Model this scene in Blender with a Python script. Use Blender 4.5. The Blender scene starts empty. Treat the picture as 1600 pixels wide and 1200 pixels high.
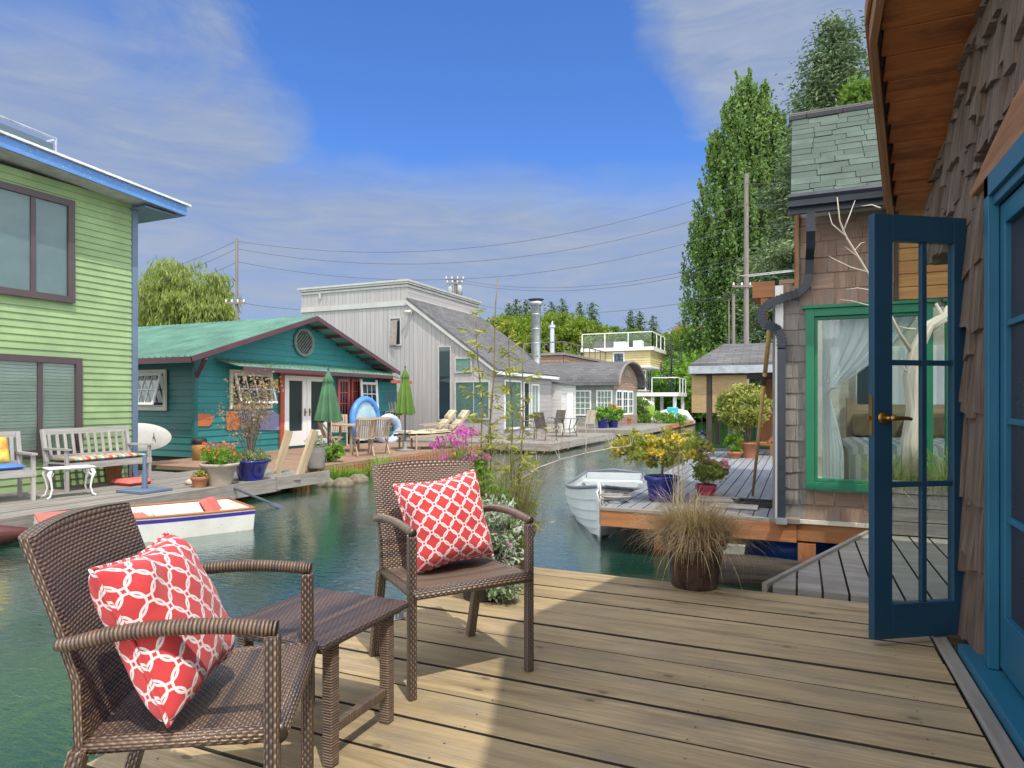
import bpy, math, random
import numpy as np
from mathutils import Vector as V, Matrix as M
random.seed(7); rng = np.random.default_rng(7)
sc = bpy.context.scene; COL = sc.collection
YAW = math.radians(23.64); CC, SS = math.cos(YAW), math.sin(YAW)
F, H, HY = 1028.0, 1.16, 627.0
U = random.uniform
X1, Y1, Z1 = V((1,0,0)), V((0,1,0)), V((0,0,1))
# measurement helpers: turn a sighted direction plus a known plane into a world point (metres)
def wc(a, b, z): return V((CC*a-SS*b, SS*a+CC*b, z))
def gp(px, py, z=0.0):
    b = (H-z)*F/(py-HY); return wc((px-800)/F*b, b, z)
def pX(px, py, X):
    t = (px-800)/F; b = X/(CC*t-SS); return wc(t*b, b, H+(HY-py)/F*b)
def pY(px, py, Y):
    t = (px-800)/F; b = Y/(SS*t+CC); return wc(t*b, b, H+(HY-py)/F*b)
def pD(px, py, b): return wc((px-800)/F*b, b, H+(HY-py)/F*b)

# ---------------------------------------------------------------- mesh builder
class MB:
    def __init__(s): s.v=[]; s.f=[]; s.uv=[]; s.m=[]; s.r=[]
    def add(s, vs, fs, uvs=None, mat=0, rnd=None):
        n=len(s.v); s.v.extend([tuple(p) for p in vs])
        if rnd is None: rnd=random.random()
        for i,f in enumerate(fs):
            s.f.append([n+k for k in f])
            if uvs is None: s.uv.extend([(vs[k][0]+vs[k][1], vs[k][2]) for k in f])
            else: s.uv.extend(uvs[i])
            s.m.append(mat); s.r.append(rnd)
        return s
    def ob(s, o, a, b, c, mat=0, rnd=None):          # box from a corner and three edge vectors
        o=V(o); a=V(a); b=V(b); c=V(c)
        if a.cross(b).dot(c)<0: a,b=b,a
        P=[o,o+a,o+a+b,o+b,o+c,o+a+c,o+a+b+c,o+b+c]
        L=[a.length,b.length,c.length]; ou,ov=U(0,9),U(0,9)
        F6=[((0,3,2,1),1,0),((4,5,6,7),0,1),((0,1,5,4),0,2),((1,2,6,5),1,2),((2,3,7,6),0,2),((3,0,4,7),1,2)]
        uvs=[]; fs=[]
        for f,i,j in F6:
            li,lj=L[i],L[j]; q=[(0,0),(li,0),(li,lj),(0,lj)]
            if lj>li: q=[(y,x) for x,y in q]
            uvs.append([(x+ou,y+ov) for x,y in q]); fs.append(f)
        return s.add(P,fs,uvs,mat,rnd)
    def box(s, x0,x1,y0,y1,z0,z1, mat=0, rnd=None):
        return s.ob((x0,y0,z0),(x1-x0,0,0),(0,y1-y0,0),(0,0,z1-z0),mat,rnd)
    def beam(s, p0, p1, w, h, up=Z1, mat=0, rnd=None):
        p0=V(p0); p1=V(p1); d=(p1-p0); n=d.normalized(); sd=n.cross(V(up))
        if sd.length<1e-4: sd=n.cross(X1)
        sd.normalize(); u=sd.cross(n).normalized()
        return s.ob(p0-sd*w/2-u*h/2, d, sd*w, u*h, mat, rnd)
    def tube(s, pts, rad, seg=8, mat=0, rnd=None, cap=True, close=False):
        pts=[V(p) for p in pts]; n=len(pts)
        if not hasattr(rad,'__len__'): rad=[rad]*n
        rings=[]; nx=None; L=0; Ls=[]
        for i,p in enumerate(pts):
            if close: d=pts[(i+1)%n]-pts[i-1]
            else: d=(pts[min(i+1,n-1)]-pts[max(i-1,0)])
            d.normalize()
            if nx is None: nx=d.cross(Z1 if abs(d.z)<.9 else X1).normalized()
            nx=(nx-d*nx.dot(d)).normalized(); ny=d.cross(nx)
            rings.append([p+(nx*math.cos(2*math.pi*k/seg)+ny*math.sin(2*math.pi*k/seg))*rad[i] for k in range(seg)])
            if i: L+=(p-pts[i-1]).length
            Ls.append(L)
        vs=[q for r in rings for q in r]; fs=[]; uvs=[]
        cir=2*math.pi*max(rad)
        for i in range(n if close else n-1):
            j=(i+1)%n; l1=Ls[j] if j else L+.1
            for k in range(seg):
                k2=(k+1)%seg; fs.append((i*seg+k,i*seg+k2,j*seg+k2,j*seg+k))
                uvs.append([(Ls[i],cir*k/seg),(Ls[i],cir*(k+1)/seg),(l1,cir*(k+1)/seg),(l1,cir*k/seg)])
        if cap and not close:
            fs.append(tuple(range(seg))[::-1]); uvs.append([(0,0)]*seg)
            fs.append(tuple((n-1)*seg+k for k in range(seg))); uvs.append([(0,0)]*seg)
        return s.add(vs,fs,uvs,mat,rnd)
    def lathe(s, prof, c=(0,0,0), seg=24, mat=0, rnd=None, sx=1, sy=1):
        c=V(c); vs=[]; n=len(prof)
        for r,z in prof:
            for k in range(seg):
                a=2*math.pi*k/seg; vs.append(c+V((r*math.cos(a)*sx,r*math.sin(a)*sy,z)))
        fs=[]; uvs=[]
        for i in range(n-1):
            for k in range(seg):
                k2=(k+1)%seg; fs.append((i*seg+k,i*seg+k2,(i+1)*seg+k2,(i+1)*seg+k))
                r=max(prof[i][0],.02); z0,z1=prof[i][1],prof[i+1][1]
                uvs.append([(k/seg*6.28*r,z0),((k+1)/seg*6.28*r,z0),((k+1)/seg*6.28*r,z1),(k/seg*6.28*r,z1)])
        return s.add(vs,fs,uvs,mat,rnd)
    def grid(s, rows, mat=0, rnd=None, uvs=None):
        n=len(rows); m=len(rows[0]); vs=[p for r in rows for p in r]; fs=[]; uu=[]
        for i in range(n-1):
            for j in range(m-1):
                fs.append((i*m+j,i*m+j+1,(i+1)*m+j+1,(i+1)*m+j))
                if uvs: uu.append([uvs[i][j],uvs[i][j+1],uvs[i+1][j+1],uvs[i+1][j]])
        return s.add(vs,fs,uu if uvs else None,mat,rnd)
    def ext(s, poly, vec, mat=0, rnd=None):          # extrude a 3D polygon
        vec=V(vec); P=[V(p) for p in poly]; n=len(P)
        nn=V((0,0,0))
        for i in range(n): nn+=P[i].cross(P[(i+1)%n])
        if nn.dot(vec)>0: P=P[::-1]; nn=-nn
        nn.normalize(); e1=(P[1]-P[0]).normalized(); e2=nn.cross(e1)
        if abs(e1.z)>.5 and abs(e2.z)<.5: e1,e2=e2,e1
        uv=[(p.dot(e1),p.dot(e2)) for p in P]
        vs=P+[p+vec for p in P]; fs=[tuple(range(n)),tuple(range(2*n-1,n-1,-1))]
        uvs=[uv,uv[::-1]]; L=0; h=vec.length
        for i in range(n):
            j=(i+1)%n; l=(P[j]-P[i]).length
            fs.append((i,i+n,j+n,j)); uvs.append([(L,0),(L,h),(L+l,h),(L+l,0)]); L+=l
        return s.add(vs,fs,uvs,mat,rnd)
    def build(s, name, mats, parent=None, origin=None, smooth=False, bevel=0, local=False, solid=0, sub=0):
        if not isinstance(mats,(list,tuple)): mats=[mats]
        me=bpy.data.meshes.new(name)
        vs=s.v
        if not local:
            if parent is not None:
                r=parent
                Mx=M.Translation(r.location)@r.rotation_euler.to_matrix().to_4x4()
                while r.parent is not None:
                    r=r.parent; Mx=(M.Translation(r.location)@r.rotation_euler.to_matrix().to_4x4())@Mx
                inv=Mx.inverted(); vs=[tuple(inv@V(p)) for p in vs]
            elif origin is not None:
                o=origin; vs=[(p[0]-o[0],p[1]-o[1],p[2]-o[2]) for p in vs]
        me.from_pydata(vs,[],s.f)
        uvl=me.uv_layers.new(name='UVMap'); uvl.data.foreach_set('uv',np.array(s.uv,dtype=np.float32).ravel())
        me.polygons.foreach_set('material_index',np.array(s.m,dtype=np.int32))
        at=me.attributes.new('rnd','FLOAT','FACE'); at.data.foreach_set('value',np.array(s.r,dtype=np.float32))
        if smooth: me.polygons.foreach_set('use_smooth',[True]*len(s.f))
        for m in mats: me.materials.append(m)
        me.update()
        o=bpy.data.objects.new(name,me); COL.objects.link(o)
        if parent is not None: o.parent=parent
        elif origin is not None: o.location=origin
        if solid: md=o.modifiers.new('s','SOLIDIFY'); md.thickness=solid; md.offset=-1
        if bevel: md=o.modifiers.new('b','BEVEL'); md.width=bevel; md.segments=2; md.limit_method='ANGLE'
        if sub: md=o.modifiers.new('u','SUBSURF'); md.levels=sub; md.render_levels=sub
        return o
def tag(o, label=None, cat=None, group=None, kind=None):
    if label: o['label']=label
    if cat: o['category']=cat
    if group: o['group']=group
    if kind: o['kind']=kind
    return o
def thing(name, label, cat, loc=(0,0,0), rz=0, group=None):
    o=bpy.data.objects.new(name,None); COL.objects.link(o); o.location=loc; o.rotation_euler=(0,0,rz); o.empty_display_size=.1
    return tag(o,label,cat,group)
KIDS={}
def copy_tree(o, loc=None, rz=None, scale=None, label=None, parent=None):
    c=o.copy(); COL.objects.link(c)
    if parent is not None: c.parent=parent
    if loc is not None: c.location=loc
    if rz is not None: c.rotation_euler=(0,0,rz)
    if scale is not None: c.scale=scale if hasattr(scale,'__len__') else (scale,)*3
    if label: c['label']=label
    for ch in [k for k in COL.objects if k.parent is o]: copy_tree(ch,parent=c)
    return c
def qmesh(name, vs, per, mat, parent=None, origin=None, rnd=None, group=1):
    """numpy mesh of separate strips; vs (n*per,3) with per=4 quads"""
    n=len(vs)//4
    me=bpy.data.meshes.new(name); me.vertices.add(len(vs)); me.vertices.foreach_set('co',vs.astype(np.float32).ravel())
    me.loops.add(4*n); me.loops.foreach_set('vertex_index',np.arange(4*n,dtype=np.int32))
    me.polygons.add(n); me.polygons.foreach_set('loop_start',np.arange(0,4*n,4,dtype=np.int32)); me.polygons.foreach_set('loop_total',np.full(n,4,dtype=np.int32))
    me.update(calc_edges=True)
    at=me.attributes.new('rnd','FLOAT','FACE')
    if rnd is None: rnd=rng.random(n)
    at.data.foreach_set('value',rnd.astype(np.float32))
    me.materials.append(mat)
    o=bpy.data.objects.new(name,me); COL.objects.link(o)
    if parent is not None: o.parent=parent
    elif origin is not None: o.location=origin
    return o
def unit(a): return a/np.maximum(np.linalg.norm(a,axis=1,keepdims=True),1e-9)
def leaves_v(C, A, L, W, bend=0):                    # rhombic leaves: centre, axis, length, width
    n=len(C); A=unit(A); B=unit(np.cross(A,rng.normal(size=(n,3))))
    L=np.broadcast_to(np.asarray(L,float).reshape(-1,1) if np.ndim(L) else np.full((n,1),L),(n,1)); W=np.broadcast_to(np.asarray(W,float).reshape(-1,1) if np.ndim(W) else np.full((n,1),W),(n,1))
    v=np.empty((n,4,3)); v[:,0]=C-A*L/2; v[:,1]=C+B*W/2+A*L*.06; v[:,2]=C+A*L/2; v[:,3]=C-B*W/2+A*L*.06
    return v.reshape(-1,3)
def blades_v(base, az, lean, length, droop, width, k=6):
    """arching grass blades -> quads"""
    n=len(base); out=np.empty((n,k,4,3)); h=np.stack([np.cos(az),np.sin(az),np.zeros(n)],1); sd=np.stack([-np.sin(az),np.cos(az),np.zeros(n)],1)
    def pt(t):
        a=lean+droop*t*t; 
        return a
    P=[base.copy()]; 
    for i in range(k):
        t=(i+.5)/k; a=lean+droop*t**1.6
        d=h*np.sin(a)[:,None]+np.array([0,0,1.])*np.cos(a)[:,None]
        P.append(P[-1]+d*(length/k)[:,None])
    for i in range(k):
        w0=width*(1-(i/k)**2)[...,None] if False else (width*(1-(i/k)**1.5))[:,None]; w1=(width*(1-((i+1)/k)**1.5)+.0003)[:,None]
        out[:,i,0]=P[i]-sd*w0/2; out[:,i,1]=P[i]+sd*w0/2; out[:,i,2]=P[i+1]+sd*w1/2; out[:,i,3]=P[i+1]-sd*w1/2
    return out.reshape(-1,3), np.repeat(rng.random(n),k), P[-1]

# ---------------------------------------------------------------- materials
def nm(name):
    m=bpy.data.materials.new(name); m.use_nodes=True; nt=m.node_tree; nt.nodes.clear(); return m,nt
class G:
    def __init__(s,nt): s.nt=nt
    def n(s,t,**k):
        x=s.nt.nodes.new(t)
        for a,b in k.items(): setattr(x,a,b)
        return x
    def put(s,sock,val):
        if isinstance(val,bpy.types.NodeSocket): s.nt.links.new(val,sock)
        elif val is not None: sock.default_value=val
    def m(s,op,a,b=None,c=None,clamp=False):
        x=s.n('ShaderNodeMath',operation=op); x.use_clamp=clamp; s.put(x.inputs[0],a)
        if b is not None: s.put(x.inputs[1],b)
        if c is not None: s.put(x.inputs[2],c)
        return x.outputs[0]
    def mix(s,f,a,b,mode='MIX'):
        x=s.n('ShaderNodeMix',data_type='RGBA',blend_type=mode); s.put(x.inputs[0],f)
        s.put(x.inputs[6],a if isinstance(a,bpy.types.NodeSocket) else (*a,1)); s.put(x.inputs[7],b if isinstance(b,bpy.types.NodeSocket) else (*b,1)); return x.outputs[2]
    def noise(s,vec,scale,detail=3,rough=.55,dist=0):
        x=s.n('ShaderNodeTexNoise'); x.inputs['Scale'].default_value=scale; x.inputs['Detail'].default_value=detail; x.inputs['Roughness'].default_value=rough; x.inputs['Distortion'].default_value=dist
        s.put(x.inputs['Vector'],vec); return x.outputs['Fac']
    def mapv(s,vec,scale=(1,1,1),loc=(0,0,0),rot=(0,0,0)):
        x=s.n('ShaderNodeMapping'); x.inputs['Scale'].default_value=scale; x.inputs['Location'].default_value=loc; x.inputs['Rotation'].default_value=rot; s.put(x.inputs['Vector'],vec); return x.outputs[0]
    def tc(s,k='Object'): return s.n('ShaderNodeTexCoord').outputs[k]
    def rnd(s): return s.n('ShaderNodeAttribute',attribute_name='rnd').outputs['Fac']
    def ramp(s,f,stops):
        x=s.n('ShaderNodeValToRGB'); e=x.color_ramp.elements
        while len(e)>1: e.remove(e[-1])
        e[0].position=stops[0][0]; e[0].color=(*stops[0][1],1)
        for p,c in stops[1:]: k=e.new(p); k.color=(*c,1)
        s.put(x.inputs[0],f); return x.outputs[0]
    def mr(s,f,a,b,c=0.,d=1.):
        x=s.n('ShaderNodeMapRange'); x.inputs[1].default_value=a; x.inputs[2].default_value=b; x.inputs[3].default_value=c; x.inputs[4].default_value=d; s.put(x.inputs[0],f); return x.outputs[0]
    def sep(s,v):
        x=s.n('ShaderNodeSeparateXYZ'); s.put(x.inputs[0],v); return x.outputs
    def bump(s,h,st=.3,dist=.01,nrm=None):
        x=s.n('ShaderNodeBump'); x.inputs['Strength'].default_value=st; x.inputs['Distance'].default_value=dist; s.put(x.inputs['Height'],h)
        if nrm is not None: s.put(x.inputs['Normal'],nrm)
        return x.outputs[0]
    def pbr(s,col,rough=.6,metal=0.,nrm=None,spec=.5,**k):
        x=s.n('ShaderNodeBsdfPrincipled'); s.put(x.inputs['Base Color'],col if isinstance(col,bpy.types.NodeSocket) else (*col,1)); s.put(x.inputs['Roughness'],rough); s.put(x.inputs['Metallic'],metal)
        x.inputs['Specular IOR Level'].default_value=spec
        if nrm is not None: s.put(x.inputs['Normal'],nrm)
        for a,b in k.items(): s.put(x.inputs[a],b)
        return x.outputs[0]
    def out(s,sh):
        o=s.n('ShaderNodeOutputMaterial'); s.nt.links.new(sh,o.inputs[0])
def sc3(c,k): return tuple(min(1,x*k) for x in c)
def surf(name,col,rough=.6,var=.25,ns=6,bs=70,bump=.15,metal=0.,rv=.15,spec=.4,col2=None,**k):
    m,nt=nm(name); g=G(nt); o=g.tc()
    n1=g.noise(o,ns,4); n2=g.noise(o,bs,3)
    c=g.mix(g.mr(n1,.3,.7),sc3(col,1-var),col2 or sc3(col,1+var*.7))
    c=g.mix(g.m('MULTIPLY',g.rnd(),rv*2,clamp=True),c,sc3(col,.6))
    g.out(g.pbr(c,g.mr(n1,.2,.8,rough-.08,rough+.1),metal,g.bump(n2,bump,.01) if bump else None,spec,**k)); return m
def wood(name,ca,cb,rough=.75,gs=1.,bump=.35,rv=.5,dark=.35,knots=False,spec=.25,stain=None,st_a=.5):
    m,nt=nm(name); g=G(nt); uv=g.tc('UV'); r=g.rnd()
    off=g.n('ShaderNodeCombineXYZ'); g.put(off.inputs[2],g.m('MULTIPLY',r,37.))
    va=g.n('ShaderNodeVectorMath',operation='ADD'); g.put(va.inputs[0],uv); g.put(va.inputs[1],off.outputs[0]); p=va.outputs[0]
    fine=g.noise(g.mapv(p,(3*gs,90*gs,1)),1,5,.65,.4); broad=g.noise(g.mapv(p,(1.2*gs,14*gs,1)),1,3,.5,1.2)
    blot=g.noise(g.mapv(p,(2.5,5,1)),1.3,4,.6)
    c=g.mix(g.mr(broad,.3,.7),ca,cb)
    c=g.mix(g.mr(fine,.45,.8,0,dark),c,sc3(ca,.25))
    c=g.mix(g.m('MULTIPLY',r,rv),c,g.mix(.5,sc3(ca,.75),sc3(cb,.8)))
    if stain: c=g.mix(g.mr(blot,.48,.72,0,st_a),c,stain)
    if knots:
        vo=g.n('ShaderNodeTexVoronoi',voronoi_dimensions='2D'); vo.inputs['Scale'].default_value=1.0; vo.inputs['Randomness'].default_value=1; g.put(vo.inputs['Vector'],g.mapv(p,(2.1,4.2,1)))
        kd=g.m('ADD',vo.outputs['Distance'],g.m('MULTIPLY',g.m('SUBTRACT',fine,.5),.07))
        kk=g.m('GREATER_THAN',g.sep(vo.outputs['Color'])[0],.55); c=g.mix(g.m('MULTIPLY',g.mr(kd,.03,.065,.75,0.),kk),c,sc3(ca,.28))
        c=g.mix(g.m('MULTIPLY',g.mr(g.m('ABSOLUTE',g.m('SUBTRACT',kd,.09)),.0,.045,.3,0.),kk),c,sc3(ca,.5))
    h=g.m('ADD',fine,g.m('MULTIPLY',broad,.6))
    g.out(g.pbr(c,rough,0.,g.bump(h,bump,.006),spec)); return m
def paint(name,col,rough=.5,wear=.0,wcol=(.3,.27,.23),rv=.12,var=.15,spec=.4,bs=1.):
    m,nt=nm(name); g=G(nt); uv=g.tc('UV'); o=g.tc(); r=g.rnd()
    gr=g.noise(g.mapv(uv,(4*bs,70*bs,1)),1,4,.6,.2); n=g.noise(o,2.2,5,.6); sp=g.noise(o,38,3,.6)
    c=g.mix(g.mr(n,.3,.7),sc3(col,1-var),sc3(col,1+var*.6)); c=g.mix(g.m('MULTIPLY',r,rv*2,clamp=True),c,sc3(col,.7))
    if wear: c=g.mix(g.mr(g.m('ADD',sp,g.m('MULTIPLY',gr,.25)),.80-wear*.2,.86-wear*.2),c,wcol)
    g.out(g.pbr(c,g.mr(n,.2,.8,rough-.06,rough+.1),0.,g.bump(gr,.14,.004),spec)); return m
def leaf(name,ca,cb,cc=None,ns=1.2,trans=.35,rough=.55,spec=.25):
    m,nt=nm(name); g=G(nt); r=g.rnd(); n=g.noise(g.tc(),ns,2)
    c=g.mix(r,ca,cb)
    if cc: c=g.mix(g.mr(n,.42,.66),c,cc)
    d=g.pbr(c,rough,0.,None,spec); t=g.n('ShaderNodeBsdfTranslucent'); g.put(t.inputs[0],g.mix(.5,c,(.35,.45,.04)) if trans>.2 else c)
    x=g.n('ShaderNodeMixShader'); x.inputs[0].default_value=trans; nt.links.new(d,x.inputs[1]); nt.links.new(t.outputs[0],x.inputs[2]); g.out(x.outputs[0]); return m
def glass(name,tint=(.9,.95,.93),refl=.9,rough=.01,op=None):
    m,nt=nm(name); g=G(nt); t=g.n('ShaderNodeBsdfTransparent'); t.inputs[0].default_value=(*tint,1)
    gl=g.n('ShaderNodeBsdfGlossy'); gl.inputs['Roughness'].default_value=rough; gl.inputs[0].default_value=(refl,refl,refl,1)
    nb=g.bump(g.noise(g.tc(),1.3,1),.02,.05); g.put(gl.inputs['Normal'],nb)
    lw=g.n('ShaderNodeLayerWeight'); lw.inputs['Blend'].default_value=.5
    x=g.n('ShaderNodeMixShader'); g.put(x.inputs[0],g.m('ADD',g.m('MULTIPLY',g.m('POWER',lw.outputs['Facing'],4.),.9),.035)); nt.links.new(t.outputs[0],x.inputs[1]); nt.links.new(gl.outputs[0],x.inputs[2]); g.out(x.outputs[0]); return m
def darkglass(name,col=(.02,.03,.04),rough=.05):
    m,nt=nm(name); g=G(nt); nb=g.bump(g.noise(g.tc(),.9,2),.05,.05); g.out(g.pbr(col,rough,0.,nb,.9)); return m
def sheer(name,col=(.93,.94,.96),tr=.14):
    m,nt=nm(name); g=G(nt); d=g.n('ShaderNodeBsdfDiffuse'); d.inputs[0].default_value=(*col,1); t=g.n('ShaderNodeBsdfTranslucent'); t.inputs[0].default_value=(*col,1); a=g.n('ShaderNodeBsdfTransparent')
    x=g.n('ShaderNodeMixShader'); x.inputs[0].default_value=.5; nt.links.new(d.outputs[0],x.inputs[1]); nt.links.new(t.outputs[0],x.inputs[2])
    y=g.n('ShaderNodeMixShader'); y.inputs[0].default_value=tr; nt.links.new(x.outputs[0],y.inputs[1]); nt.links.new(a.outputs[0],y.inputs[2]); g.out(y.outputs[0]); return m
def roofshingle(name,ca,cb,w=.3,h=.14,mortar=(.03,.035,.035)):
    m,nt=nm(name); g=G(nt); uv=g.tc('UV')
    b=g.n('ShaderNodeTexBrick'); b.offset=.5; b.inputs['Scale'].default_value=1; b.inputs['Brick Width'].default_value=w; b.inputs['Row Height'].default_value=h; b.inputs['Mortar Size'].default_value=.006; b.inputs['Mortar Smooth'].default_value=.3; b.inputs['Bias'].default_value=0.
    g.put(b.inputs['Vector'],uv); b.inputs['Color1'].default_value=(*ca,1); b.inputs['Color2'].default_value=(*cb,1); b.inputs['Mortar'].default_value=(*mortar,1)
    n=g.noise(g.tc(),1.4,4); gr=g.noise(g.tc(),160,2)
    c=g.mix(g.mr(n,.35,.7,0,.45),b.outputs[0],sc3(ca,.62)); c=g.mix(g.mr(gr,.5,.75,0,.35),c,sc3(cb,1.5))
    saw=g.m('FRACT',g.m('DIVIDE',g.sep(uv)[1],h))
    hh=g.m('SUBTRACT',g.m('SUBTRACT',1.,g.m('MULTIPLY',saw,.8)),g.m('MULTIPLY',b.outputs['Fac'],1.))
    g.out(g.pbr(c,.9,0.,g.bump(g.m('ADD',hh,g.m('MULTIPLY',gr,.2)),.6,.012),.15)); return m
def grooved(name,col,pitch=.2,var=.25,rough=.8,gcol=.45):      # vertical grooved plywood siding, UV u across
    m,nt=nm(name); g=G(nt); uv=g.tc('UV'); su=g.sep(uv)
    fr=g.m('FRACT',g.m('DIVIDE',su[0],pitch)); gv=g.mr(g.m('ABSOLUTE',g.m('SUBTRACT',fr,.5)),.0,.06,1.,0.)
    st=g.noise(g.mapv(uv,(9,.6,1)),1,5,.6); c=g.mix(g.mr(st,.3,.7),sc3(col,1-var),sc3(col,1+var*.6))
    cell=g.m('FLOOR',g.m('DIVIDE',g.m('ADD',su[0],pitch*.5),pitch)); wn=g.n('ShaderNodeTexWhiteNoise',noise_dimensions='1D'); g.put(wn.inputs['W'],cell)
    c=g.mix(g.m('MULTIPLY',wn.outputs['Value'],.3),c,sc3(col,.75)); c=g.mix(g.m('MULTIPLY',gv,.8),c,sc3(col,gcol))
    g.out(g.pbr(c,rough,0.,g.bump(g.m('SUBTRACT',g.m('MULTIPLY',st,.3),gv),.6,.012),.2)); return m
def wicker(name,pu=.0115,pv=.0088,wrap=False,ca=(.20,.13,.09),cb=(.10,.075,.068),cc=(.28,.185,.12),spec=.8):
    m,nt=nm(name); g=G(nt); uv=g.tc('UV'); s=g.sep(uv); pi=math.pi
    if wrap:
        a=g.m('DIVIDE',s[0],pv); h=g.m('ABSOLUTE',g.m('SINE',g.m('MULTIPLY',a,pi))); row=g.m('FLOOR',a); col_n=g.noise(g.mapv(uv,(1/pv*.33,8,1)),1,2); 
        wn=g.n('ShaderNodeTexWhiteNoise',noise_dimensions='1D'); g.put(wn.inputs['W'],row); rv=g.m('ADD',g.m('MULTIPLY',wn.outputs['Value'],.28),g.m('ADD',.08,g.m('MULTIPLY',g.noise(g.mapv(uv,(9,30,1)),1,3),.55)))
    else:
        row=g.m('FLOOR',g.m('DIVIDE',s[1],pv)); fv=g.m('ABSOLUTE',g.m('SINE',g.m('MULTIPLY',g.m('DIVIDE',s[1],pv),pi)))
        ph=g.m('ADD',g.m('DIVIDE',s[0],pu*2),g.m('MULTIPLY',row,.5)); wv=g.m('ADD',g.m('MULTIPLY',g.m('SINE',g.m('MULTIPLY',ph,2*pi)),.5),.5)
        h=g.m('MULTIPLY',fv,g.m('ADD',g.m('MULTIPLY',wv,.85),.15))
        wn=g.n('ShaderNodeTexWhiteNoise',noise_dimensions='1D'); g.put(wn.inputs['W'],g.m('FLOOR',g.m('MULTIPLY',row,.34))); rv=g.m('ADD',g.m('MULTIPLY',wn.outputs['Value'],.45),g.m('MULTIPLY',g.noise(g.mapv(uv,(7,50,1)),1,3),.6))
    c=g.mix(g.mr(rv,.25,.55),cb,ca); c=g.mix(g.mr(rv,.55,.95),c,cc)
    c=g.mix(g.mr(h,.0,.4,.85,0.),c,(.012,.009,.008))
    g.out(g.pbr(c,.36,0.,g.bump(h,1.,.0045),spec)); return m
def trellis(name,red=(.56,.055,.06),white=(.8,.74,.74),s=.055):
    m,nt=nm(name); g=G(nt); uv=g.mapv(g.tc('UV'),(1/s,1/s,1),rot=(0,0,math.radians(45))); q=g.sep(uv)
    fx=g.m('SUBTRACT',g.m('FRACT',q[0]),.5); fy=g.m('SUBTRACT',g.m('FRACT',q[1]),.5); best=None
    for dx,dy in ((0,0),(1,0),(-1,0),(0,1),(0,-1)):
        x=g.m('ADD',fx,float(dx)); y=g.m('ADD',fy,float(dy)); d=g.m('SQRT',g.m('ADD',g.m('MULTIPLY',x,x),g.m('MULTIPLY',y,y)))
        k=g.m('ABSOLUTE',g.m('SUBTRACT',d,.575)); best=k if best is None else g.m('MINIMUM',best,k)
    line=g.mr(best,.042,.058,1.,0.); 
    wv=g.noise(g.tc('UV'),900,2); c=g.mix(line,red,white); c=g.mix(g.mr(best,.0,.012,.35,0.),c,(.35,.2,.22)); c=g.mix(g.mr(wv,.3,.8,0,.18),c,sc3(red,.5))
    cr=g.noise(g.tc(),9,3); g.out(g.pbr(c,.85,0.,g.bump(g.m('ADD',g.m('MULTIPLY',wv,.15),cr),.35,.02),.15,**{'Sheen Weight':.2})); return m
def stripes(name,cols,pitch,axis=0,rough=.85):
    m,nt=nm(name); g=G(nt); uv=g.sep(g.tc('UV'))[axis]; f=g.m('FRACT',g.m('DIVIDE',uv,pitch*len(cols)))
    st=[(i/len(cols)+1e-4,c) for i,c in enumerate(cols)]; x=g.n('ShaderNodeValToRGB'); x.color_ramp.interpolation='CONSTANT'; e=x.color_ramp.elements
    while len(e)>1: e.remove(e[-1])
    e[0].position=0; e[0].color=(*cols[0],1)
    for i,c in enumerate(cols[1:],1): k=e.new(i/len(cols)); k.color=(*c,1)
    g.put(x.inputs[0],f); g.out(g.pbr(x.outputs[0],rough,0.,g.bump(g.noise(g.tc(),40,3),.2,.01),.2)); return m

WD_DECK=wood('deck wood',(.255,.19,.105),(.46,.355,.205),rough=.74,bump=.5,rv=.45,dark=.5,knots=True,stain=(.17,.155,.125),st_a=.5)
WD_GREY=wood('weathered grey wood',(.20,.185,.165),(.33,.31,.28),rough=.85,bump=.5,rv=.5,stain=(.14,.12,.1))
WD_BLUE=wood('blue grey planks',(.17,.185,.21),(.27,.29,.32),rough=.8,bump=.4,rv=.5)
WD_BENCH=wood('silvered bench wood',(.27,.26,.25),(.45,.44,.42),rough=.85,bump=.4,rv=.4)
WD_REFLECT=wood('reflected soffit boards',(.36,.15,.05),(.58,.30,.11),rough=.55,bump=.3,rv=.5,dark=.5)
WD_GAPSHADE=wood('gap shade board edge',(.035,.028,.022),(.07,.055,.04),rough=.9,bump=.4)  # board sides painted dark to stand for the shade in the gaps
WD_RED=wood('redwood deck',(.24,.14,.09),(.38,.25,.17),rough=.8,bump=.4,rv=.6,stain=(.25,.22,.18))
WD_ORANGE=wood('stained beam wood',(.30,.11,.045),(.42,.19,.08),rough=.75,bump=.4,rv=.4,stain=(.2,.13,.09))
WD_CEDAR=wood('soffit cedar',(.26,.078,.024),(.50,.18,.058),rough=.6,bump=.35,rv=.6,dark=.6,stain=(.05,.018,.01),st_a=.6,spec=.3)
WD_SHAKE=wood('old cedar shake',(.11,.07,.05),(.25,.19,.155),rough=.9,gs=1.1,bump=1.,rv=.45,dark=.9,stain=(.075,.065,.062),st_a=.5)
WD_SHK2=wood('brown cedar shingle',(.23,.145,.10),(.38,.27,.205),rough=.9,gs=1.2,bump=.6,rv=.7,dark=.5,stain=(.20,.19,.18),st_a=.75)
WD_SHG=wood('grey cedar shingle',(.19,.175,.165),(.33,.305,.285),rough=.9,gs=1.2,bump=.6,rv=.6,dark=.5,stain=(.14,.12,.1),st_a=.5)
WD_SLAB=wood('rough sawn header',(.24,.11,.05),(.36,.2,.11),rough=.75,bump=.5,rv=.3,dark=.5)
WD_TEAK=wood('teak',(.33,.24,.17),(.48,.38,.29),rough=.7,bump=.25,rv=.5)
WD_PINE=wood('pale pine post',(.42,.32,.2),(.58,.46,.31),rough=.75,bump=.3,rv=.3)
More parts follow.
